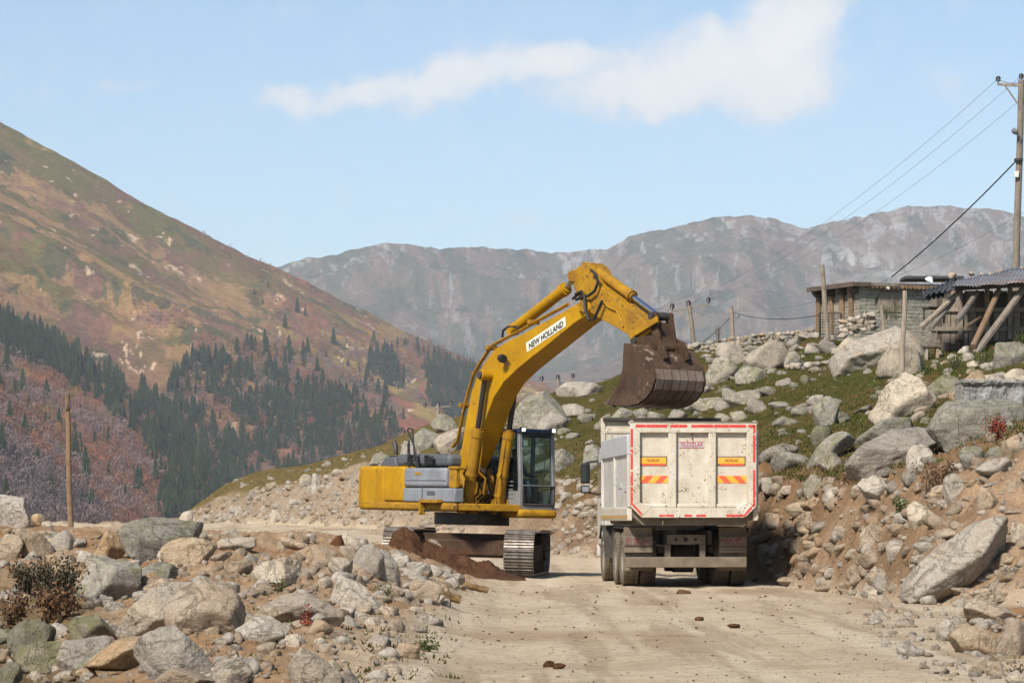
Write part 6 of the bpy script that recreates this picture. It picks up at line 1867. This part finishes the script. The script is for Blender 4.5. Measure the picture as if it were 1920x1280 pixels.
def wires():
    D, D2 = 112.0, 172.0
    for k, (a, b, nm) in enumerate((((1871, 148), (1260, 574), 'upper'), ((1915, 142), (1291, 568), 'middle'), ((1957, 150), (1328, 562), 'lower'))):
        wire(P(a[0], a[1], D), P(b[0], b[1], D2), 1.0, .0065, '%s of the three thin power lines rising to the crossbar pole' % nm)
    wire(P(1907, 300, D), P(1672, 519, 128), .15, .026, 'thick black cable from the tall pole down to the stone house roof', 'wire')
    wire(P(1540, 590, 124), P(1376, 586, 165), .25, .018, 'dark cable hanging between the gate post and the ridge post', 'wire')
    wire(P(1376, 588, 165), P(1306, 650, 172), .1, .018, 'stay cable sloping down left from the ridge post', 'wire')
    wire(P(1930, 392, 120), P(1376, 583, 165), 1.0, .008, 'thin line crossing behind the stone house to the ridge post')
    wire(P(1260, 574, D2), P(1073, 706, 205), .9, .008, 'thin power line running left behind the bucket')
    for k in range(3):
        a = ((1017, 708), (1047, 704), (1073, 702))[k]; b = ((797, 760), (822, 757), (846, 756))[k]
        wire(P(a[0], a[1], 205), P(b[0], b[1], 235), 1.2, .008, ('first', 'second', 'third')[k] + ' thin power line from the left between the poles behind the boom')
    wire(P(1871, 148, D), P(1990, 110, 60), .3, .012, 'thin power line leaving the tall pole toward the upper right corner')

poles(); wires()

def house():
    D = 133.0
    sc = F / D
    c = P(1612, 632, D); c.z -= .3
    H = P(1612, 537, D).z - c.z
    hs = empty('stone_house', c, R(25)); tag(hs, 'low stone house with flat roof and wooden shutter on the hilltop', 'house')
    LX, LY = 4.6, 3.3
    MB().rng(.03, LX, .03, LY, 0, H).build('wall_core', M['mortar'], hs)
    r = random.Random(5)
    blk = {}
    def block(n):
        if n not in blk:
            o = MB().box((0, 0, 0), (1, 1, 1)).build('stone_block', M['block'], None, 0); blk[n] = o.data; bpy.data.objects.remove(o)
        return blk[n]
    def course(face, length, skip):
        z = .02
        while z < H - .05:
            h = r.uniform(.13, .18); x = r.uniform(-.1, 0)
            while x < length - .02:
                w = r.uniform(.20, .46); a, b = max(x, 0), min(x + w - .015, length)
                x += w
                if b - a < .08 or skip((a + b) / 2, z + h / 2): continue
                o = link('stone_block', block(0), hs)
                t_ = .10 + r.uniform(-.012, .018)
                if face == 'f': o.location = ((a + b) / 2, .03 - t_ / 2 + .04, z + h / 2); o.scale = (b - a, t_, h - .015)
                else: o.location = (.03 - t_ / 2 + .04, (a + b) / 2, z + h / 2); o.scale = (t_, b - a, h - .015)
            z += h
    wx0, wx1 = (1652 - 1612) / sc / math.cos(R(25)), (1691 - 1612) / sc / math.cos(R(25))
    zA = P(1670, 580, D).z - c.z; zB = P(1670, 549, D).z - c.z
    course('f', 3.9, lambda x, z: wx0 - .1 < x < wx1 + .1 and zA - .1 < z < zB + .08)
    course('l', LY, lambda x, z: False)
    # shutter with frame
    fr = MB().rng(wx0 - .08, wx1 + .08, -.05, .06, zB, zB + .09).rng(wx0 - .08, wx1 + .08, -.05, .06, zA - .08, zA).rng(wx0 - .08, wx0, -.05, .06, zA, zB).rng(wx1, wx1 + .08, -.05, .06, zA, zB).build('shutter_frame', M['wood_grey'], hs, .008)
    n = 4
    for k in range(n):
        a = wx0 + (wx1 - wx0) * k / n; MB().rng(a + .005, a + (wx1 - wx0) / n - .005, -.03, .03, zA, zB).build('plank', M['wood_grey'], fr, .004)
    # posts and beam ends on the left wall
    for px in (1551, 1571, 1588, 1602):
        y = (1612 - px) / sc / math.sin(R(25))
        MB().rng(-.16, -.06, y - .13, y + .13, .55, H - .22).build('wall_post', M['wood_brown'], hs, .01)
    for y in (.15, 1.1, 2.1, 3.1):
        MB().prism([(-.48, H - .02), (.1, H - .02), (.1, H - .30), (-.30, H - .28), (-.48, H - .12)], y - .12, y + .12).build('roof_beam', M['wood_dark'], hs, .015)
    # roof
    rf = MB(); rf.prism([(-.50, H + .0), (LX + .4, H + .10), (LX + .4, H + .20), (-.50, H + .14)], -.30, LY + .2)
    ro = rf.build('roof', M['tin_dark'], hs, .01)
    MB().prism([(-.53, H - .02), (.35, H + .0), (.35, H + .17), (-.53, H + .15)], -.36, -.31).build('fascia_board', M['wood_dark'], ro, .005)
    MB().rng(.36, 1.75, -.36, -.31, H + .02, H + .16).build('fascia_board', M['wood_grey'], ro, .005)
    MB().rng(-.55, -.505, -.36, LY + .2, H - .03, H + .17).build('fascia_board', M['wood_dark'], ro, .005)
    for k in range(16):
        x = .45 + k * .21
        MB().tube([(x, -.335, H + .03), (x, -.305, H + .03)], .10, 10).build('scallop', M['wood_brown'], ro)
    lp = MB().tube([(1.15, -.36, H - .03), (1.15, -.42, H - .06), (1.15, -.46, H - .06)], [.03, .07, .06], 12).build('wall_lamp', M['lens_warm'] if 'lens_warm' in M else M['white_sign'], hs, 0, True)
house()

def shed():
    D = 106.0
    c = P(1745, 640, D); e = empty('plank_shed', c); tag(e, 'weathered plank shed with rusty corrugated roof propped by slanting struts', 'shed')
    def Q(px, py, d): return P(px, py, d) - c
    # vertical planks, each its own piece
    x0 = Q(1746, 600, D).x; x1 = Q(1960, 600, D).x
    r = random.Random(3); x = x0; k = 0
    MB().rng(x0 + .6, x1 + .2, .12, 3.4, -.6, Q(1800, 546, D).z - .05).build('inner_wall', M['wood_dark'], e)
    while x < x1:
        w = r.uniform(.16, .30)
        px = 960 + F * (x + c.x) / D
        zt = Q(px, 545 if px > 1775 else 560, D).z; zb = Q(px, 636, D).z - r.uniform(0, .25)
        yo = r.uniform(-.03, .03)
        o = MB().box((0, 0, 0), (w - .02, .045, zt - zb)).build('plank', M['wood_dark'] if r.random() < .45 else M['wood_grey'], e, .006)
        o.location = (x + w / 2, yo, (zt + zb) / 2); o.rotation_euler = (0, r.uniform(-.02, .02), 0)
        x += w; k += 1
    for z in (.35, 1.0):
        MB().rng(x0 - .1, x1, -.09, -.04, z, z + .14).build('cross_rail', M['wood_grey'], e, .008)
    # window gap and frames
    for px in (1800, 1850, 1893):
        a = Q(px, 590, D).x; MB().rng(a - .08, a + .08, -.14, -.03, Q(px, 636, D).z, Q(px, 540, D).z).build('wall_post', M['wood_grey'], e, .01)
    a = Q(1878, 575, D); MB().rng(a.x - .25, a.x + .12, -.06, -.02, a.z - .2, a.z + .45).build('dark_opening', M['black'], e)
    # roof: corrugated sheets
    def sheet(pa, pb, pc, pd, name, mat, waves=9, amp=.025):
        """quad a-b (eave) d-c (upper edge), ripples run eave to ridge"""
        n = waves * 6; V = []; T = []
        for j in range(4):
            for i in range(n + 1):
                u = i / n; v_ = j / 3
                p = (pa.lerp(pb, u)).lerp(pd.lerp(pc, u), v_)
                V.append(tuple(p + Vector((0, 0, amp * math.sin(u * waves * 2 * math.pi) + .02 * math.sin(u * 5 + v_ * 3)))))
        m_ = n + 1
        for j in range(3):
            for i in range(n): T.append((j * m_ + i, j * m_ + i + 1, (j + 1) * m_ + i + 1, (j + 1) * m_ + i))
        o = link(name, fast_mesh(name, V, T, mat), e)
        so = o.modifiers.new('thick', 'SOLIDIFY'); so.thickness = .012
        return o
    ea = [(1785, 536), (1835, 534.5), (1885, 531), (1945, 527)]; up = [(1796, 524), (1846, 514), (1896, 504), (1960, 492)]
    for k in range(3):
        sheet(Q(*ea[k], 103.2), Q(ea[k + 1][0] + 3, ea[k + 1][1], 103.2), Q(up[k + 1][0] + 3, up[k + 1][1], 110), Q(*up[k], 110), 'roof_sheet', M['tin'])
    sheet(Q(1727, 556, 103.0), Q(1790, 540, 103.0), Q(1788, 522, 104.5), Q(1740, 543, 104.5), 'torn_sheet', M['tin_dark'], 6, .05)
    sheet(Q(1736, 563, 103.4), Q(1770, 553, 103.4), Q(1764, 538, 104.6), Q(1728, 548, 104.6), 'torn_sheet', M['tin_dark'], 4, .06)
    MB().bar(Q(1783, 541, 103.6), Q(1950, 532, 103.6), .10, .16).build('eave_beam', M['wood_dark'], e, .01)
    MB().rng(Q(1690, 520, 112).x, Q(1800, 520, 112).x, 5.0, 6.5, Q(1744, 527, 112).z, Q(1744, 521, 112).z).build('back_roof', M['tin_dark'], e, .02)
    # struts
    for (ax, ay, bx, by, r_, m_) in ((1798, 547, 1725, 615, .085, 'wood_grey'), (1788, 563, 1745, 616, .075, 'wood_grey'), (1832, 548, 1794, 602, .09, 'wood_grey'), (1873, 544, 1824, 650, .095, 'wood_brown'), (1920, 540, 1828, 664, .11, 'wood_grey'), (1838, 594, 1810, 614, .06, 'wood_brown')):
        MB().tube([Q(ax, ay, 104.0), Q((ax + bx) / 2, (ay + by) / 2 + 1, 102.8), Q(bx, by, 101.6)], [r_, r_ * 1.05, r_ * 1.1], 8).build('strut', M[m_], e, 0, True)
    # bench by the wall
    MB().bar(Q(1730, 577, 104.6), Q(1776, 579, 104.6), .5, .08).rng(Q(1731, 600, 104.6).x, Q(1733.5, 600, 104.6).x, -1.5, -1.35, Q(1731, 606, 104.6).z, Q(1731, 578, 104.6).z).rng(Q(1768, 600, 104.6).x, Q(1771, 600, 104.6).x, -1.5, -1.35, Q(1768, 606, 104.6).z, Q(1768, 580, 104.6).z).build('side_shelf', M['wood_dark'], e, .008)
shed()

def small_things():
    # stones that weigh the roofs down
    for (px, py, w, mt, lab) in ((1785, 512, 17, 'rock_tan', 'tan stone pair weighing the house roof near the shed'), (1822, 508, 12, 'rock_grey', 'dark grey stone weighing the roof between house and shed'), (1841, 510, 9, 'rock_tan', 'small tan stone on the roof edge of the shed'), (1857, 508, 11, 'rock_grey', 'round dark stone on the shed roof edge'), (1876, 505, 12, 'rock_tan', 'flat tan stone high on the shed roof'), (1916, 498, 10, 'rock_grey', 'grey stone on the shed roof beside the tall pole')):
        o = link('stone', mid_mesh(int(px) % len(ROCK_MID), mt)); s = w * 110 / F / 2
        o.location = P(px, py + 5, 109.6) ; o.scale = (s, s * .8, s * .75); tag(o, lab, 'rock')
    b = link('plastic_bag', mid_mesh(4, 'rock_pale')); b.data = fast_mesh('bag', *rock_shape(77, 3, .9), M['bag']); b.location = P(1742, 526, 105); b.scale = (.13, .10, .14); tag(b, 'crumpled white plastic bag on the torn roof edge of the shed', 'bag')
    # metal gate with mesh
    D = 126.0; c = P(1557, 630, D); e = empty('metal_gate', c); tag(e, 'small metal mesh gate beside the stone house', 'gate')
    w = 40 * D / F; h = 43 * D / F
    MB().bar((-w / 2, 0, -.1), (-w / 2, 0, h), .06, .06).bar((w / 2, 0, -.1), (w / 2, 0, h), .06, .06).bar((-w / 2, 0, h), (w / 2, 0, h), .05, .05).bar((-w / 2, 0, .08), (w / 2, 0, .08), .05, .05).build('gate_frame', M['dark_steel'], e, .004)
    for k in range(1, 7): MB().tube([(-w / 2 + w * k / 7, 0, .08), (-w / 2 + w * k / 7, 0, h)], .011, 5).build('gate_bar', M['dark_steel'], e)
    for k in range(1, 7): MB().tube([(-w / 2, .012, .08 + (h - .08) * k / 7), (w / 2, .012, .08 + (h - .08) * k / 7)], .011, 5).build('gate_bar', M['dark_steel'], e)
    # concrete block with ribbed rough face
    a = P(1806, 772, 66); b2 = P(1935, 772, 66); zt = P(1860, 713, 66).z
    e = empty('concrete_block', a); tag(e, 'rough grey concrete block with dripping ribbed face above the red bush', 'concrete')
    L = (b2 - a).x; Hh = zt - a.z
    V = []; T = []; nx, nz = 120, 34
    for j in range(nz + 1):
        for i in range(nx + 1): V.append((L * i / nx, 0, -.3 + (Hh + .3) * j / nz))
    V = np.array(V)
    rib = fbm2(V[:, 0] * 4, V[:, 2] * 2.2, 5, .7); V[:, 1] = -.10 * rib - .05 * sstep(Hh - .12, Hh - .05, V[:, 2]) + .03 * fbm2(V[:, 0] * 3, V[:, 2] * 6, 3); V[:, 2] += .03 * fbm2(V[:, 0] * 3, V[:, 0] * 0, 3) * (V[:, 2] > Hh - .1)
    i = np.arange(nz)[:, None] * (nx + 1) + np.arange(nx)[None, :]; T = np.stack([i, i + 1, i + nx + 2, i + nx + 1], -1).reshape(-1, 4)
    link('front_face', fast_mesh('front_face', V, T, M['concrete']), e)
    MB().rng(-.02, L, .12, 1.1, -.3, Hh - .02).rng(-.03, L, -.06, 1.12, Hh - .06, Hh + .03).build('block_body', M['concrete'], e, .02)
    # rickety stone seat
    d = ray(1748, 672).y; c = P(1748, 672, d); e = empty('stone_stove', c); tag(e, 'small fireplace of flat slabs left of the white stones', 'fireplace')
    q = F / d
    MB().box((0, 0, 22 / q), (36 / q, .5, 4 / q)).build('slab', M['wood_dark'], e, .01)
    MB().rng(-14 / q, -9 / q, -.2, .2, -.1, 20 / q).build('leg', M['rock_grey'], e, .02); MB().rng(6 / q, 12 / q, -.2, .2, -.1, 20 / q).build('leg', M['rock_tan'], e, .02)

def drystone(name, label, pts, rows, size, D, mats, seed):
    """drystone wall: every stone its own part"""
    r = random.Random(seed)
    c = P(pts[0][0], pts[0][1], D); e = empty(name, c); tag(e, label, 'stone wall')
    n = int((pts[-1][0] - pts[0][0]) / size)
    xs = [p[0] for p in pts]; ys = [p[1] for p in pts]
    for k in range(rows):
        px = xs[0]
        while px < xs[-1]:
            s = size * r.uniform(.6, 1.45)
            py = np.interp(px, xs, ys) - (k + .5) * size * .62 + r.uniform(-1, 1)
            o = link('stone', mid_mesh(r.randrange(len(ROCK_MID)), r.choice(mats)), e)
            w = s * D / F
            o.location = P(px, py, D + r.uniform(-.1, .2) + k * .05) - c
            o.scale = (w * .56, w * .5, size * .40 * D / F * r.uniform(.85, 1.25)); o.rotation_euler = (0, r.uniform(-.2, .2), r.choice((0, 3.14)))
            px += s * .92
drystone('drystone_wall', 'long low drystone wall along the ridge right of the bucket', [(1285, 668), (1340, 658), (1420, 646), (1500, 640), (1542, 632)], 3, 11, 146, ['rock_pale', 'rock_grey', 'rock_tan', 'rock_lichen'], 1)
drystone('drystone_wall', 'drystone wall of pale stones between the gate and the house', [(1580, 632), (1640, 616)], 4, 13, 124, ['rock_pale', 'rock_tan', 'rock_pale'], 2)
drystone('drystone_wall', 'row of flat stones edging the turf below the outcrop', [(1476, 692), (1530, 688), (1592, 680)], 1, 14, 112, ['rock_grey', 'rock_pale'], 3)
drystone('drystone_wall', 'broken drystone wall on the slope just right of the bucket', [(1306, 690), (1400, 668)], 2, 13, 136, ['rock_pale', 'rock_grey', 'rock_tan'], 4)
small_things()
for (x0, y0, x1, y1, lab) in ((1775, 662, 1796, 680, 'left one of the white stones heaped below the shed struts'), (1795, 648, 1822, 664, 'topmost white stone heaped below the shed struts'), (1800, 660, 1830, 680, 'grey-white slab in the heap below the shed struts'), (1812, 674, 1836, 690, 'lowest pale stone in the heap below the shed struts'), (1754, 656, 1768, 670, 'white stone beside the small slab fireplace')):
    boulder(x0, y0, x1, y1, 'rock_pale', lab)

# ------------------------------------------------------------------ shrubs and turf
M['leaf_red'] = leaf_mat('red_leaves', (.13, .025, .018), (.24, .055, .03), 1)
M['leaf_dark'] = leaf_mat('dark_leaves', (.045, .04, .025), (.09, .075, .045), 1)
M['leaf_green'] = leaf_mat('green_leaves', (.035, .055, .014), (.07, .10, .03), 1)
M['leaf_brown'] = leaf_mat('brown_leaves', (.10, .055, .03), (.16, .09, .05), 1)
M['twig'] = leaf_mat('twigs', (.06, .04, .03), (.10, .07, .05), 1)
def shrub(x0, y0, x1, y1, mat, label, n=420, name='shrub', leaf=.055, up=.7, seed=1):
    r = random.Random(seed + int(x0))
    b = ray((x0 + x1) / 2, y1 - 3) or P((x0 + x1) / 2, y1 - 3, 124); d = b.y
    w = (x1 - x0) * d / F; h = (y1 - y0) * d / F
    e = empty(name, b); tag(e, label, 'shrub')
    stems = MB(); V = []; T = []
    ns = max(5, int(n / 40))
    for k in range(ns):
        px = r.uniform(-.5, .5) * w; tip = Vector((px * 1.0, r.uniform(-.3, .3) * w, h * r.uniform(.55, 1.0) * (1 - .5 * abs(px / w))))
        mid = tip * .5 + Vector((r.uniform(-.05, .05) * w, 0, .06 * h))
        root = Vector((px * .55, tip.y * .4, -.05))
        stems.tube([root, mid, tip], [.014, .010, .004], 4)
        for _ in range(n // ns):
            t_ = r.random() ** .6; c = (root.lerp(mid, t_ * 2) if t_ < .5 else mid.lerp(tip, t_ * 2 - 1)) + Vector((r.gauss(0, .07) * w ** .5, r.gauss(0, .07), r.gauss(0, .06)))
            if c.z < .02: c.z = .02
            a = Vector((r.uniform(-1, 1), r.uniform(-1, 1), r.uniform(-.2, 1) * up + .2)).normalized() * leaf * r.uniform(.6, 1.3)
            s = a.cross(Vector((r.uniform(-1, 1), r.uniform(-1, 1), r.uniform(-1, 1)))).normalized() * leaf * .32
            q = len(V); V += [tuple(c), tuple(c + a * .5 + s), tuple(c + a), tuple(c + a * .5 - s)]; T += [(q, q + 1, q + 2, q + 3)]
    stems.build('stem', M['twig'], e)
    link('foliage', fast_mesh('foliage', V, T, M[mat], smooth=False), e)
SH = [
    (1762, 778, 1800, 836, 'leaf_red', 'red bush under the concrete block, left clump of three', 520),
    (1796, 764, 1836, 832, 'leaf_red', 'red bush under the concrete block, tallest middle clump', 700),
    (1848, 780, 1884, 828, 'leaf_red', 'red bush under the concrete block, right clump of three', 420),
    (1444, 842, 1484, 872, 'leaf_red', 'small dark red bush on the bank lip beside the truck', 320),
    (1716, 862, 1800, 925, 'leaf_brown', 'brown-red scrub hanging over the cut bank', 620),
    (1580, 868, 1620, 900, 'leaf_green', 'green scrub on the bank lip left of the overhanging boulder', 260),
    (1672, 940, 1712, 968, 'leaf_green', 'small green plant in the soil bank', 200),
    (1560, 890, 1606, 912, 'leaf_brown', 'brown scrub on the bank lip right of the truck', 260),
    (1896, 612, 1935, 668, 'leaf_green', 'dark green bush at the right edge beside the shed', 700),
    (1776, 668, 1812, 694, 'leaf_green', 'green plant right of the slab fireplace', 360),
    (1820, 662, 1870, 692, 'leaf_green', 'green plants under the struts of the shed', 380),
    (1645, 570, 1700, 600, 'leaf_green', 'dark green creeper on the rocks below the house shutter', 520),
    (1720, 690, 1742, 706, 'leaf_green', 'tiny green plant below the leaning post', 160),
    (1336, 612, 1356, 640, 'leaf_dark', 'small dark sapling on the ridge wall between the two poles', 120),
    (1268, 640, 1290, 660, 'leaf_dark', 'small dark bush at the foot of the crossbar pole', 160),
    (1500, 646, 1536, 662, 'leaf_red', 'rust red scrub left of the metal gate', 220),
    (20, 1040, 100, 1120, 'leaf_dark', 'dark leafy shrub in the hollow at lower left', 800),
    (76, 1030, 160, 1150, 'leaf_dark', 'tall dark twiggy shrub beside the big grey-green boulder', 900),
    (60, 1100, 150, 1170, 'leaf_brown', 'brown dry scrub in the hollow above the mossy boulders', 800),
    (0, 1110, 60, 1180, 'leaf_brown', 'brown dry scrub at the left edge above the mossy boulders', 520),
    (560, 1155, 590, 1176, 'leaf_red', 'tiny red-brown plant on the berm below the yellow-tan slab', 130),
    (514, 1096, 536, 1114, 'leaf_green', 'tiny green plant below the blocky pale boulder', 110),
    (706, 1092, 736, 1126, 'leaf_green', 'small green plant beside the tall pale boulder', 200),
    (780, 1206, 816, 1224, 'leaf_green', 'grass clump at the road edge beside the lone tan boulder', 220),
    (1890, 1236, 1925, 1275, 'leaf_brown', 'dry brown twig plant in the bottom right heap', 60),
]
for s in SH: shrub(*s[:6], n=s[6], leaf=.05 if (s[2] - s[0]) > 40 or s[1] < 1000 else .03)

def turf():
    """short turf tufts on the hillside, sparse on the berm"""
    g = np.random.default_rng(9); Vs = []; Mi = []
    for (x0, y0, x1, y1, n, hh, gm, any_) in ((1000, 690, 1920, 900, 26000, .065, (0, 0, 0, 0, 1, 1), 0), (360, 840, 1000, 930, 4000, .06, (1, 1, 0), 0), (420, 1080, 860, 1280, 260, .035, (0, 1), 1), (1420, 870, 1920, 960, 2600, .08, (1, 2, 1, 0), 0), (1300, 640, 1900, 700, 4000, .07, (0, 0, 1), 0)):
        px = g.uniform(x0, x1, n); py = g.uniform(y0, y1, n)
        ci = np.clip(np.round((px - _rc[0]) / 4).astype(int), 0, len(_rc) - 1)
        k = np.array([np.searchsorted(-_rt[i], -q) for i, q in zip(ci, py)])
        ok = k < len(_rd); px, py, k = px[ok], py[ok], k[ok]; d = _rd[k]
        X = (px - 960) * d / F; Z = CZ + (HZ - py) * d / F
        hill = terrain(px, d)[2]
        keep = (fbm2(X * .9, d * .9, 3) > g.uniform(-.5, .3, len(d))) & ((hill > .5) | bool(any_))
        X, d, Z = X[keep], d[keep], Z[keep]; m = len(X)
        mi = g.choice(gm, m)
        for _b in range(4):
            a = g.uniform(0, 6.28, m); cx = X + g.normal(0, .08, m); cy = d + g.normal(0, .12, m); h = hh * g.uniform(.5, 1.4, m)
            sx, sy = np.cos(a) * .016, np.sin(a) * .016
            Vs.append(np.stack([np.stack([cx - sx, cy - sy, Z - .01], 1), np.stack([cx + sx, cy + sy, Z - .01], 1), np.stack([cx + g.normal(0, .03, m), cy + g.normal(0, .03, m), Z + h], 1)], 1).reshape(-1, 3)); Mi.append(mi)
    V = np.vstack(Vs); T = np.arange(len(V)).reshape(-1, 3)
    for nm, c1, c2 in (('turf_green', (.036, .046, .011), (.060, .066, .018)), ('turf_brown', (.085, .062, .026), (.12, .088, .038)), ('turf_rust', (.11, .055, .028), (.13, .075, .04))):
        M[nm] = leaf_mat(nm, c1, c2, 1)
    o = link('grass', fast_mesh('grass', V, T, [M['turf_green'], M['turf_brown'], M['turf_rust']], np.concatenate(Mi), smooth=False)); tag(o, 'short patchy turf grass on the hillside', None, None, 'stuff')
turf()
